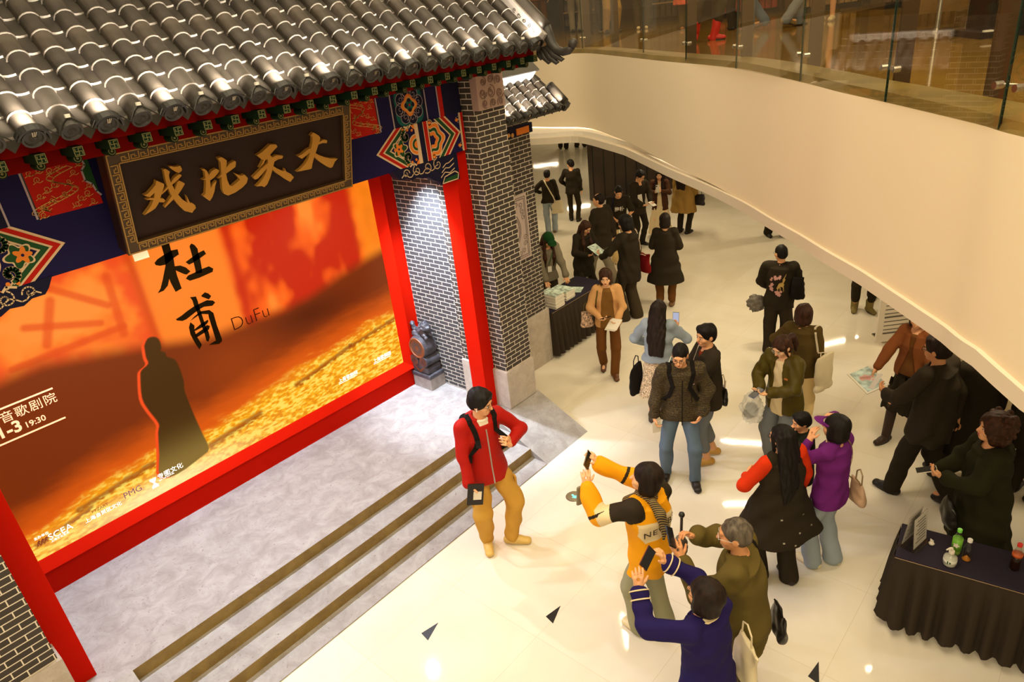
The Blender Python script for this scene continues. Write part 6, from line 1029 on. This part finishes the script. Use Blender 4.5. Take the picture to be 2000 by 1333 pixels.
def plastic(o):
    field_obj('clear_film', [loft([V3(0, 0, -.34), V3(0, 0, -.22), V3(0, 0, -.10), V3(0, 0, 0)], [.09, .14, .10, .02], [.06, .09, .07, .02], np.eye(3), .03)], M_POLY, o, .009, folds=.010, fk=(60, 60, 60)); field_obj('contents', [ell((0, 0, -.22), (.08, .05, .09)), ell((.03, .01, -.28), (.06, .05, .05))], mat('grey_toy', (.20, .20, .17), .8), o, .01, folds=.006)
held(q, 'plastic_bag', 'clear plastic bag hanging from the hand of the bomber jacket woman', 'bag', V3(.14, .36, 1.06), (0, 1, 0), (0, 0, 1), plastic)
# under the balcony, on the side of the long skirted table
q = person('person in black trousers and khaki ankle boots whose upper body the balcony hides', 10.69, 2.80, 20, .95, legs=((-.10, .05, -10), (.10, -.03, 20)), vox=.010, hair='short', shoes=(120, 104, 50), top=dict(m=BK2, th=.04, hem=.7), bottom=dict(m=BK, w=(.092, .072, .066), hem=.22)); [field_obj('boot_shaft', [cap(j[2]-V3(0, 0, .05), j[2]+V3(0, 0, .13), .055, .062)], mat('khaki_boot', lin(120, 104, 50), .7), q.root, .011, cuts=[('h', V3(0, 0, 1), j[2]+V3(0, 0, .12))]) for j in q.J]
q = person('person in black standing behind the khaki boots', 11.3, 2.75, 20, .95, vox=FV, shoes=(30, 24, 18), top=dict(m=BK, th=.04, hem=.7), bottom=dict(m=BK, hem=.05))
q = person('woman in rust jacket and black skirt carrying a picture under the balcony edge', 7.52, 1.40, -22, .91, wide=.93, legs=((-.10, -.05, -6), (.09, .22, 10)), L=HANG(-1, w=(-.26, .14, .86)), R=dict(w=(.30, .24, .93), e=(.8, -.7, -.2), f=(.1, .5, -.85), c=45), vox=.008, hair='long', hairc='brown', fem=True, shoes=(50, 30, 18), top=dict(m=RST, th=.036, hem=.86, open=(.02, .13)), inner=dict(m=BRT, th=.018, hem=.9, name='brown_top'), bottom=dict(kind='skirt', m=BK, hem=.42, flare=.10))
[field_obj('boot_shaft', [cap(j[2]-V3(0, 0, .05), j[1]-V3(0, 0, .02), .050, .062)], mat('brown_boot', lin(50, 30, 18), .5), q.root, .010) for j in q.J]
def pic(o):
    MB().box(-.17, .17, -.006, .006, -.13, .13).build('board', M_PAPER, o); MB().box(-.15, .15, -.008, -.0062, -.11, .11).build('print', mat('pale_blue_print', (.42, .52, .48), .5, var=.4, vscale=14), o); b = MB(); r = random.Random(2)
    for k in range(9): b.poly(lobed(r.uniform(-.05, .05), r.uniform(-.05, .05), .022, 5, .3, 20), .0082, .0088, XZ)
    b.build('painted_flower', EMP, o)
held(q, 'picture_board', 'floral picture board carried flat by the woman in rust jacket', 'picture', q.AR[1][2]+V3(.02, .14, -.10), (.1, -.35, -1), (.5, 1, -.3), pic)
q = person('man in black jacket and thick glasses walking past the skirted table', 6.47, .98, -118, 1.03, lean=3, legs=((-.08, .22, -4), (.10, -.24, 6, .06)), head=(-8, 4, 0), L=dict(w=(-.16, .36, 1.06), e=(-.8, -.6, -.2), f=(.2, .8, .4), p=(.7, 0, .5), c=50), R=HANG(1, w=(.26, -.08, .84)), vox=NV, face=True, glasses='thick', hair='short', hairc='dark', shoes=(22, 16, 12), tone=1, top=dict(m=BK2, th=.050, hem=.72, collar=.05, folds=.012), bottom=dict(m=BK, w=(.10, .084, .076), hem=.05))
sheet(q, 'pale card held forward by the man in black jacket walking past', q.AR[0][2]+V3(.03, .13, .08), (-.5, .5, .5), (0, .5, 1), .09, .17, M_PAPER, name='card')
q = person('person in long black overcoat striding behind the man with thick glasses', 6.90, .72, -140, .97, legs=((-.09, .22, -6), (.10, -.18, 8, .04)), vox=.009, hair='bob', fem=True, shoes=(28, 20, 14), top=dict(m=BK, th=.050, hem=.48, flare=.06, name='overcoat'), bottom=dict(m=BK2, w=(.10, .09, .10), hem=.04))
q = person('person in black coat half hidden by the balcony behind the curly haired woman', 7.05, .22, 150, .95, vox=.010, hair='short', shoes=(24, 18, 12), top=dict(m=BK, th=.046, hem=.6), bottom=dict(m=BK2, hem=.05))
q = person('curly haired woman in dark green hooded coat looking up beside the skirted table', 5.60, .40, -70, .95, lean=3, legs=((-.10, .04, -4), (.09, -.12, 8)), head=(-4, -8, 0), L=dict(w=(-.05, .34, 1.12), e=(-.9, -.5, -.3), f=(.3, .8, .3), p=(.5, 0, .6), c=50), R=dict(w=(.10, .33, 1.06), e=(.9, -.5, -.3), f=(-.4, .8, .3), p=(-.4, 0, .7), c=50), vox=NV, face=True, hair='curly', hairc='brown', fem=True, shoes=(40, 30, 20), top=dict(m=DGR, th=.048, hem=.50, flare=.09, hood=True, name='hooded_coat', folds=.012), bottom=dict(m=BK3, w=(.09, .07, .06), hem=.06))
phone(q, 'white phone between the hands of the curly haired woman', V3(.03, .45, 1.13), (0, -.3, -1), (0, 1, .5), case=M_PAPER)
bag(q, 'shoulder_bag', 'dark bag at the hip of the curly haired woman', V3(-.10, .26, .90), .26, .16, .10, M_LEATH, handle=False)
q = person('person in blue jeans partly cut off beyond the curly haired woman', 6.25, .02, 110, .97, legs=((-.10, .05, -8), (.10, .0, 8)), vox=.009, hair='short', shoes=(24, 18, 12), top=dict(m=BK, th=.04, hem=.8), bottom=dict(m=DJ, hem=.05))
# legs only, far beyond the edge of the ceiling
for k, (x, y, c) in enumerate(((19.9, 15.5, BK), (20.3, 15.05, BK2), (13.54, 5.31, BK))):
    q = person(('person in black trousers far down the hall, cut off by the ceiling edge', 'second person in dark trousers far down the hall, striding by the first', 'person in wide dark trousers in mid hall, hidden above the shins by the balcony')[k], x, y, (170, 200, 30)[k], .95, legs=((-.12, .05, -8), (.12, -.1, 8)), vox=.014, shoes=(24, 18, 12), top=dict(m=c, th=.04, hem=.7), bottom=dict(m=c, w=(.096, .088, .09), hem=.10))
# ---------------------------------------------------------------- people on the upper floor (the frame cuts them at the shins)
U = [('shopper in red snow boots on the upper floor behind the glass', 10.25, 5.2, 20, (196, 34, 18), BK3, 1), ('shopper in grey jeans and brown shoes striding on the upper floor', 11.75, 5.1, -70, (84, 44, 16), DJ, 0), ('shopper in black trousers beside the red boots upstairs', 12.15, 5.6, 190, (30, 22, 14), BK, 0), ('shopper in pale socks and trainers upstairs behind the glass', 12.0, 4.65, 120, (120, 96, 60), GJ, 0), ('bare legged shopper in white shoes and black skirt upstairs', 12.75, 4.38, -20, (214, 190, 140), None, 0),
     ('upstairs shopper in black wide trousers by the roof finial', 13.9, 9.7, 200, (30, 24, 16), BK, 0), ('upstairs shopper in grey trousers behind the roof finial', 15.1, 11.1, 170, (50, 40, 30), GTR, 0), ('upstairs shopper in brown trousers far behind the roof tip', 15.6, 12.6, 190, (40, 28, 18), BRT, 0), ('upstairs shopper in khaki trousers and black trainers', 13.6, 9.1, 30, (34, 26, 18), KHK, 0), ('upstairs shopper in white trainers and dark trousers far back', 14.2, 8.7, 180, (220, 196, 150), BK3, 0), ('upstairs shopper in coral coat and tan shoes far back', 13.0, 7.0, 160, (170, 110, 60), OLV, 2)]
for lb, x, y, rel, sh, c, sp_ in U:
    lg = ((-.09, .16, -4), (.10, -.16, 6, .07)) if sp_ == 0 and rel in (-70, 120, 200) else ((-.10, .03, -10), (.10, -.04, 12))
    if sp_ == 1: lg = ((-.10, .0, -60), (.14, -.12, 20, .06))
    q = person(lb, x, y, rel, .97, 4.0, legs=lg, vox=.011, hair='short', shoes=sh, top=dict(m=RST if sp_ != 2 else cloth('coral_coat', (200, 90, 60)), th=.04, hem=.8 if sp_ != 2 else .45, flare=.0 if sp_ != 2 else .06), bottom=dict(m=c, w=(.094, .08, .078), hem=.05 if sp_ != 1 else .3) if c else dict(kind='skirt', m=BK, hem=.5, flare=.05))
    if sp_ == 1:
        for j in q.J: field_obj('boot_shaft', [cap(j[2]-V3(0, 0, .06), j[2]+(j[1]-j[2])*.62, .062, .070)], mat('red_boot', lin(196, 34, 18), .45), q.root, .011, folds=.004); e_ = j[2]+(j[1]-j[2])*.66; field_obj('fur_trim', [ell(e_, (.078, .078, .024))], CRM, q.root, .011)
# ---------------------------------------------------------------- glass balustrade
M_GLASS = None
def glass(name, tint, refl=1.0):
    m = bpy.data.materials.new(name); m.use_nodes = True; nt = m.node_tree; nt.nodes.remove(nt.nodes['Principled BSDF']); N = lambda t: nt.nodes.new('ShaderNode'+t); L = nt.links.new
    tr = N('BsdfTransparent'); tr.inputs[0].default_value = tint+(1,); gl = N('BsdfGlossy'); gl.inputs['Roughness'].default_value = .0; gl.inputs[0].default_value = (refl, refl, refl, 1); lw = N('LayerWeight'); lw.inputs[0].default_value = .5; pw_ = N('Math'); pw_.operation = 'POWER'; pw_.inputs[1].default_value = 4; L(lw.outputs['Facing'], pw_.inputs[0]); fr = N('Math'); fr.operation = 'MULTIPLY_ADD'; fr.inputs[1].default_value = .7; fr.inputs[2].default_value = .035; L(pw_.outputs[0], fr.inputs[0]); mx = N('MixShader'); L(fr.outputs[0], mx.inputs[0]); L(tr.outputs[0], mx.inputs[1]); L(gl.outputs[0], mx.inputs[2]); L(mx.outputs[0], nt.nodes['Material Output'].inputs[0]); return m
M_GLASS = glass('balustrade_glass', (.96, .95, .90)); M_GEDGE = mat('green_glass_edge', (.012, .035, .02), .2); M_POST = mat('bronze_post', (.075, .042, .016), .4, .3)
rail = empty('glass_balustrade', (6.9, 3.2, 4.0), 0, 'curved glass balustrade with bronze posts along the upper floor edge', 'balustrade'); RL = Matrix.Translation((-6.9, -3.2, -4.0))
J_ = [(9.44, 9.3), (9.42, 8.1), (9.51, 6.9), (8.33, 5.10), (7.51, 4.06), (6.83, 3.16), (5.89, 2.19), (4.93, 1.30), (4.14, .57), (3.3, -.25)]
for i in range(len(J_)-1):
    a, c = Vector(J_[i]+(0,)), Vector(J_[i+1]+(0,)); d = (c-a).normalized(); n_ = Vector((-d.y, d.x, 0)); a2, c2 = a+d*.008, c-d*.008; T = plane_T(a2, d, (0, 0, 1)); L_ = (c2-a2).length
    MB().box(0, L_, .0, 1.12, -.006, .006, T=RL @ Matrix.Translation((0, 0, 4.005)) @ T).build('glass_panel', M_GLASS, rail)
    if i: MB().box(-.006, .0, 0, 1.12, -.0065, .0065, T=RL @ Matrix.Translation((0, 0, 4.005)) @ T).build('panel_edge', M_GEDGE, rail)
    if i:
        b = MB(); p = Vector((a.x, a.y, 4.20)); b.tube([p-d*.07+n_*.02, p+n_*.055, p+d*.07+n_*.02], .008, 6, T=RL)
        for s_ in (-1, 1): b.tube([p+d*.07*s_-n_*.012, p+d*.07*s_+n_*.03], .019, 10, T=RL)
        b.build('clamp', M_STEEL, rail)
for (x, y) in ((10.3, 8.6), (10.41, 7.44), (9.75, 6.45), (8.36, 4.44), (7.39, 3.31), (6.56, 2.33), (5.61, 1.39), (4.85, .72)):
    o = MB().box(-.055, .055, -.012, .012, 0, 1.1).build('post', M_POST, rail, loc=(x-6.9, y-3.2, .005)); o.rotation_euler = (0, 0, -.81)
# ---------------------------------------------------------------- upstairs shop
M_WOOD = mat('light_slat_wood', (.26, .145, .045), .5, var=.2, vscale=3); M_DISP = mat('dark_display', (.010, .007, .004), .35)
def rack(x, y, lb):
    r_ = empty('display_rack', (x, y, 4.0), 0, lb, 'rack'); b = MB(); b.lathe([(.17, 0), (.17, .018), (.05, .03), (0, .03)], 24); b.build('base', M_STEEL, r_); MB().tube([(0, 0, .02), (0, 0, 1.9)], .025, 10).build('post', M_STEEL, r_)
    return r_
r1 = rack(9.77, 2.12, 'steel rack post with round foot on the glass side of the slatted panel'); r2 = rack(9.68, 1.80, 'steel rack post with round foot beside the black display cabinet')
sl = empty('slat_panel', (10.4, 2.1, 4.0), -.95, 'light wood slatted display panel behind the two steel rack posts', 'panel')
for k in range(7): MB().box(-.55, .75, 0, .03, .16+.24*k, .385+.24*k).build('slat', M_WOOD, sl)
MB().box(-.5, -.45, .03, .07, 0, 1.85).box(.65, .70, .03, .07, 0, 1.85).build('support', M_POST, sl)
dc = empty('display_cabinet', (9.0, 1.0, 4.0), -.95, 'black display cabinet on a dark plinth upstairs at the frame edge', 'cabinet')
MB().box(-.65, .9, -.1, .5, 0, .06).build('plinth', M_DISP, dc); MB().box(-.55, .8, 0, .42, .06, 1.7).build('carcass', M_DISP, dc); MB().box(-.5, .75, -.012, 0, .30, .62).build('patterned_panel', mat('dark_pattern', (.045, .026, .018), .5, var=.8, vscale=12), dc)
MB().box(-.60, -.52, -.08, -.03, .06, .075).build('price_tag', M_PAPER, dc)
tag(MB().box(17.5, 17.7, 3, 20, 4.0, 6.5).build('wall_shop', M_SHOP), kind='structure')
shelfw = mat('tan_shelf', (.30, .18, .07), .6)  # one plain tan for every shelf
for k, (x, y, c, lb) in enumerate(((16.2, 7.2, (.25, .03, .015), 'red clothes rail far back upstairs behind the red boots'), (16.6, 9.4, (.05, .03, .02), 'dark clothes rail far back upstairs behind the black trousers'), (15.8, 5.4, (.28, .16, .06), 'tan wooden shelf unit far back upstairs behind the striding shopper'), (15.2, 3.6, (.10, .05, .02), 'brown low shelf unit far back upstairs'), (16.4, 11.6, (.07, .045, .025), 'brown shelf unit far back upstairs behind the roof tip'))):
    r_ = empty('shelf_unit', (x, y, 4.0), -.7, lb, 'shelf'); m_ = mat('shop_%d' % k, c, .7, var=.5, vscale=6); MB().box(-.7, .7, 0, .4, 0, .08).build('plinth', M_DISP, r_)
    for j in range(4): MB().box(-.7, .7, 0, .4, .40+.45*j, .43+.45*j).build('shelf', shelfw, r_)
    for j in range(9): MB().box(-.66+.148*j, -.54+.148*j, .05, .35, .10, 1.6-.1*(j % 3), b=.01).build('hanging_stock', m_, r_)
    MB().box(-.72, -.69, 0, .4, 0, 1.85).box(.69, .72, 0, .4, 0, 1.85).build('side', M_POST, r_)
# ---------------------------------------------------------------- ground floor furniture
M_TCL = cloth('navy_tablecloth', (44, 38, 50), .8); M_TCL2 = cloth('navy_table_skirt', (54, 45, 36), .85)
def skirt_table(label, x, y, rz, L_, W_, H_, zb, seed):
    t = empty('skirted_table', (x, y, 0), rz, label, 'table'); MB().box(0, L_, 0, W_, H_-.03, H_, b=.006).build('tabletop', M_TCL, t); r = random.Random(seed); b = MB(); path = []; P = [(0, W_), (0, 0), (L_, 0), (L_, W_)]; n_ = 0
    for i in range(3):
        (x0, y0), (x1, y1) = P[i], P[i+1]; D = math.hypot(x1-x0, y1-y0); ux, uy = (x1-x0)/D, (y1-y0)/D; nx_, ny_ = (uy, -ux); k = int(D/.018)
        for j in range(k+(i == 2)): path.append((x0+ux*D*j/k, y0+uy*D*j/k, nx_, ny_))
    rows = [(H_-.012, .004, .004), (H_-.06, .006, .004), (H_-.2, .016, .020), (H_*.5, .028, .032), (zb+.05, .044, .042), (zb, .050, .045)]; vs = []; ph = 0; phs = []
    for i in range(len(path)): ph += .018/.055*2*PI*r.uniform(.45, 1.25)*.55; phs.append(ph)
    for z, o_, a_ in rows:
        for (px_, py_, nx_, ny_), ph in zip(path, phs): d = o_+a_*math.sin(ph)+.3*a_*math.sin(2*ph+1); vs.append((px_+nx_*d, py_+ny_*d, z+(.012*math.sin(ph) if z == zb else 0)))
    m_ = len(path); b.add(vs, [(i*m_+j, (i+1)*m_+j, (i+1)*m_+j+1, i*m_+j+1) for i in range(len(rows)-1) for j in range(m_-1)]); b.build('table_skirt', M_TCL2, t, True)
    c = MB(); c.tube([(0, -.005, H_-.012), (L_, -.005, H_-.012)], .0028, 6); c.build('edge_cord', mat('tan_cord', (.30, .20, .10), .6), t)
    for px_ in (.08, L_-.08):
        for py_ in (.06, W_-.06): MB().tube([(px_, py_, 0), (px_, py_, H_-.03)], .015, 8).build('leg', M_STEEL, t)
    return t
tA = skirt_table('navy skirted leaflet table beside the brick wing wall', 7.09, 5.95, 0, 1.35, .56, .75, .06, 3)
tT = skirt_table('navy skirted table with bottles on it at the frame corner', 4.70, .79, -1.43, 1.9, .41, .75, .08, 5)
for k, (x, y, n_, lb) in enumerate(((7.30, 6.10, 13, 'tall stack of leaflets on the table end next to the wall'), (7.62, 6.15, 9, 'shorter stack of leaflets beside the tall stack on the table'))):
    for j in range(n_): o = MB().box(-.105, .105, -.15, .15, 0, .0155, b=.002).build('leaflet', M_PAPER if j < n_-1 else M_LEAF); o.location = (x+.006*math.sin(j*2.3), y+.005*math.cos(j*1.7), .751+.0165*j); o.rotation_euler = (0, 0, .03*math.sin(j*1.9)); tag(o, ('topmost printed leaflet on the '+('tall' if k == 0 else 'shorter')+' stack on the table') if j == n_-1 else 'white leaflet bundle within the '+('tall' if k == 0 else 'shorter')+' stack on the table', 'leaflet', ('tall' if k == 0 else 'shorter')+' leaflet stack')
o = MB().box(-.11, .11, -.15, .15, 0, .003).build('leaflet', M_LEAF); o.location = (7.93, 6.2, .752); o.rotation_euler = (0, 0, .4); tag(o, 'single loose printed leaflet lying by the short stack on the table', 'leaflet')
ch = empty('chair', (7.22, 6.85, 0), 0, 'black round backed chair behind the leaflet table by the wall', 'chair')
b = MB(); b.lathe([(0, 0), (.2, 0), (.2, .03), (0, .03)], 20, Matrix.Translation((0, 0, .44))); b.build('seat', M_BLACK, ch); b = MB(); b.lathe([(0, -.012), (.17, -.012), (.18, 0), (.17, .012), (0, .012)], 24, Matrix.Translation((0, .19, .80)) @ Matrix.Rotation(PI/2, 4, 'X')); b.build('backrest', M_BLACK, ch)
MB().tube([(0, .19, .45), (0, .19, .7)], .015, 8).build('back_post', M_BLACK, ch)
for a in range(4): MB().tube([(.16*math.cos(a*PI/2+.8), .16*math.sin(a*PI/2+.8), 0), (.12*math.cos(a*PI/2+.8), .12*math.sin(a*PI/2+.8), .44)], .012, 8).build('leg', M_BLACK, ch)
# things on the near table
def tp(u, v): return (4.70+math.cos(-1.43)*u-math.sin(-1.43)*v, .79+math.sin(-1.43)*u+math.cos(-1.43)*v, .7505)
M_ACR = glass('clear_acrylic', (.86, .84, .80)); M_BOTC = glass('clear_bottle', (.90, .90, .86)); M_LIQG = mat('green_tea_label', (.16, .42, .03), .35); M_COLA = mat('cola', (.020, .006, .002), .15); M_TEA = mat('amber_tea', (.50, .19, .02), .15)
def bottle(name, label, p, prof, liquid, liqm, capm, capr, capz, lab=None, labm=None, extra=None, body=None):
    o = empty(name, p, 0, label, 'bottle'); MB().lathe(prof, 20).build('bottle_body', body or M_BOTC, o, True)
    if liquid: MB().lathe([(0, .004)]+[(max(r_-.002, .001), z_+.003) for r_, z_ in prof if .001 < z_+.002 < liquid and r_ > .01]+[(0, liquid)], 20).build('drink', liqm, o, True)
    MB().lathe([(0, capz-.002), (capr, capz-.002), (capr, capz+.020), (capr*.9, capz+.022), (0, capz+.022)], 16).build('cap', capm, o)
    if lab: MB().lathe([(lab[0], lab[1]), (lab[0], lab[2])], 20).build('label_band', labm, o, True)
    if extra: extra(o)
    return o
PR = lambda r_, h: [(0, 0), (r_*.9, 0), (r_, .01), (r_, h*.30), (r_*.94, h*.36), (r_, h*.42), (r_, h*.62), (r_*.8, h*.76), (.014, h*.92), (.014, h)]
bottle('drink_bottle', 'green tea bottle with green cap, tallest of the three bottles grouped on the table', tp(.374, .215), PR(.033, .21), .13, mat('green_tea', (.24, .42, .06), .2), mat('green_cap', (.16, .60, .05), .35), .016, .21, (.034, .045, .15), M_LIQG, extra=lambda o: MB().poly(lobed(0, .10, .018, 5, .3, 20), 0, .002, Matrix.Translation((-.034, 0, 0)) @ Matrix(((0, 0, -1, 0), (-1, 0, 0, 0), (0, 1, 0, 0), (0, 0, 0, 1)))).build('leaf_print', M_PAPER, o))
bottle('drink_bottle', 'clear bottle of amber drink with white cap beside the green tea bottle', tp(.445, .175), PR(.031, .175), .045, M_TEA, mat('white_cap', (.75, .72, .66), .35), .017, .175)
def pump(o):
    b = MB(); b.tube([(0, 0, .115), (0, 0, .150)], .006, 8); b.tube([(0, 0, .150), (-.012, .012, .156), (-.038, .03, .150)], [.010, .008, .005], 8); b.build('pump', M_PAPER, o); MB().poly(lobed(0, .045, .013, 3, .2, 18), 0, .002, Matrix.Translation((-.043, 0, 0)) @ Matrix(((0, 0, -1, 0), (-1, 0, 0, 0), (0, 1, 0, 0), (0, 0, 0, 1)))).build('leaf_print', MATS['dark_green_paint'], o)
bottle('pump_bottle', 'clear hand gel pump bottle with white pump nearest the table edge', tp(.346, .075), [(0, 0), (.042, 0), (.045, .008), (.045, .07), (.038, .09), (.018, .102), (.018, .112)], .075, mat('clear_gel', (.62, .62, .55), .1), M_PAPER, .019, .110, (.0455, .025, .06), mat('gel_label', (.66, .64, .56), .4), pump)
bottle('drink_bottle', 'cola bottle with red cap and red label standing alone on the table', tp(.737, .217), PR(.033, .215), .12, M_COLA, mat('red_cap', (.62, .02, .01), .35), .016, .215, (.034, .125, .150), mat('cola_label', (.55, .10, .02), .4))
sh_ = empty('sign_holder', tp(.10, .20), 1.35, 'clear acrylic A-shaped sign holder with printed sheets at the table end', 'sign holder')
MB().box(-.07, .07, -.11, .11, 0, .004).build('base', M_ACR, sh_)
for s_ in (-1, 1):
    T = Matrix.Translation((s_*.045, 0, .004)) @ Matrix.Rotation(s_*-.10, 4, 'Y'); MB().box(-.002, .002, -.10, .10, 0, .29, T=T).build('acrylic_panel', M_ACR, sh_); o = MB().box(-.0035, -.0025, -.095, .095, .02, .285, T=T).build('printed_sheet', mat('grey_printed_sheet', (.52, .48, .42), .5), sh_)
    b = MB()
    for k in range(8): b.box(-.0042, -.0036, -.07, .07-.02*(k % 3), .06+.026*k, .068+.026*k, T=T)
    b.build('printed_line', mat('print_grey', (.12, .10, .09), .6), o) if False else b.build('printed_line', mat('print_grey', (.12, .10, .09), .6), sh_)
o = MB(); o.lathe([(0, 0), (.018, .002), (.022, .012), (.012, .022), (0, .020)], 10); o.tube([(.01, .005, .012), (.03, .012, .020), (.026, -.008, .012)], [.010, .009, .006], 6); o = o.build('crumpled_tissue', M_PAPER, None, True, tp(.217, .244)); tag(o, 'small crumpled white tissue lying on the skirted table', 'tissue')
# information stand, lockers under the balcony
ab = empty('information_board', (9.92, 2.0, 0), -.78, 'white information board covered with small print standing under the balcony', 'board')
MB().box(-.42, .42, -.02, .02, .04, 1.7, b=.005).build('panel', M_PAPER, ab); b = MB(); r = random.Random(8)
for k in range(24): b.box(-.34, -.34+(.62 if k % 4 else .4)*r.uniform(.8, 1.0), -.0225, -.0205, (.16+.06*k), (.172+.06*k)+(.012 if k % 4 == 0 else 0))
b.build('printed_text', mat('print_grey', (.12, .10, .09), .6), ab); MB().box(-.3, .3, .02, .30, 0, .02).box(-.03, .03, .02, .05, .02, .9).build('stand', M_STEEL, ab)
lk = empty('locker_cabinet', (8.1, .65, 0), -1.10, 'cream locker cabinet against the wall behind the men in black', 'cabinet'); MB().box(-.7, 1.6, 0, .45, .0, 2.0).build('carcass', mat('cream_metal', (.52, .42, .24), .45), lk)
for k in range(4):
    for j in range(3): d_ = MB().box(-.68+.57*k, -.13+.57*k, -.02, 0, .06+.64*j, .66+.64*j, b=.004).build('door', mat('cream_metal', (.52, .42, .24), .45), lk); MB().box(-.22+.57*k, -.18+.57*k, -.03, -.02, .33+.64*j, .39+.64*j).build('lock', M_BLACK, d_)
wb = empty('wall_box', (7.72, 1.18, 1.30), -1.10, 'cream wall box with keyhole mark behind the man with thick glasses', 'box'); MB().box(-.14, .14, -.09, 0, -.17, .17, b=.02).build('case', mat('cream_plastic', (.60, .50, .30), .4), wb); MB().box(-.008, .008, -.093, -.09, -.06, .0).box(-.02, .02, -.093, -.09, .0, .02).build('keyhole_mark', M_BLACK, wb)
MB().box(-.2, .2, 0, .06, -1.30, .5).build('mounting_panel', mat('cream_metal', (.52, .42, .24), .45), wb)
# dark shop front under the balcony, pale column at the far left of the hall
sf = empty('shop_front', (15.6, 9.6, 0), -.62, 'dark wood shop front under the balcony behind the woman in maroon', 'shop front')
MB().box(-1.4, 1.2, 0, .3, 0, 2.69).build('dark_panel', M_SHOP, sf)
for k in range(9): MB().box(-1.38+.29*k, -1.36+.29*k, -.02, 0, 0, 2.6).build('slat', M_DISP, sf)
# ---------------------------------------------------------------- floor marks
ld = empty('floor_light', (4.66, 3.83, 0), 0, 'round steel floor light with green arrow in the open floor', 'floor light'); MB().lathe([(0, .0), (.088, .0), (.088, .004), (.080, .006), (0, .006)], 28).build('steel_disc', M_STEEL, ld)
ARW = [(-.035, -.010), (.005, -.010), (.005, -.030), (.042, 0), (.005, .030), (.005, .010), (-.035, .010)]
MB().poly(ARW, .0062, .0075, Matrix.Rotation(-1.9, 4, 'Z')).build('green_arrow', mat('green_light', (.1, .7, .5), .4, emit=(.15, .9, .62), estr=1.6), ld)
ld2 = empty('floor_light', (16.87, 12.11, 0), 0, 'round floor light with green mark far down the hall', 'floor light'); MB().lathe([(0, 0), (.088, 0), (.088, .006), (0, .006)], 20).build('steel_disc', M_STEEL, ld2); MB().poly(ARW, .0062, .0075, None).build('green_arrow', MATS['green_light'], ld2)
for k, t in enumerate(([(2.447, 3.835), (2.429, 3.731), (2.615, 3.798)], [(3.216, 3.069), (3.191, 2.971), (3.385, 3.037)], [(3.918, 1.091), (3.896, 1.0), (4.093, 1.074)])): tag(MB().poly(t, .0005, .0025).build('floor_arrow', M_BLACK), ('black triangle mark on the floor closest to the stage steps', 'black triangle mark on the floor by the woman in mustard', 'black triangle mark on the floor near the skirted table')[k], 'floor mark')
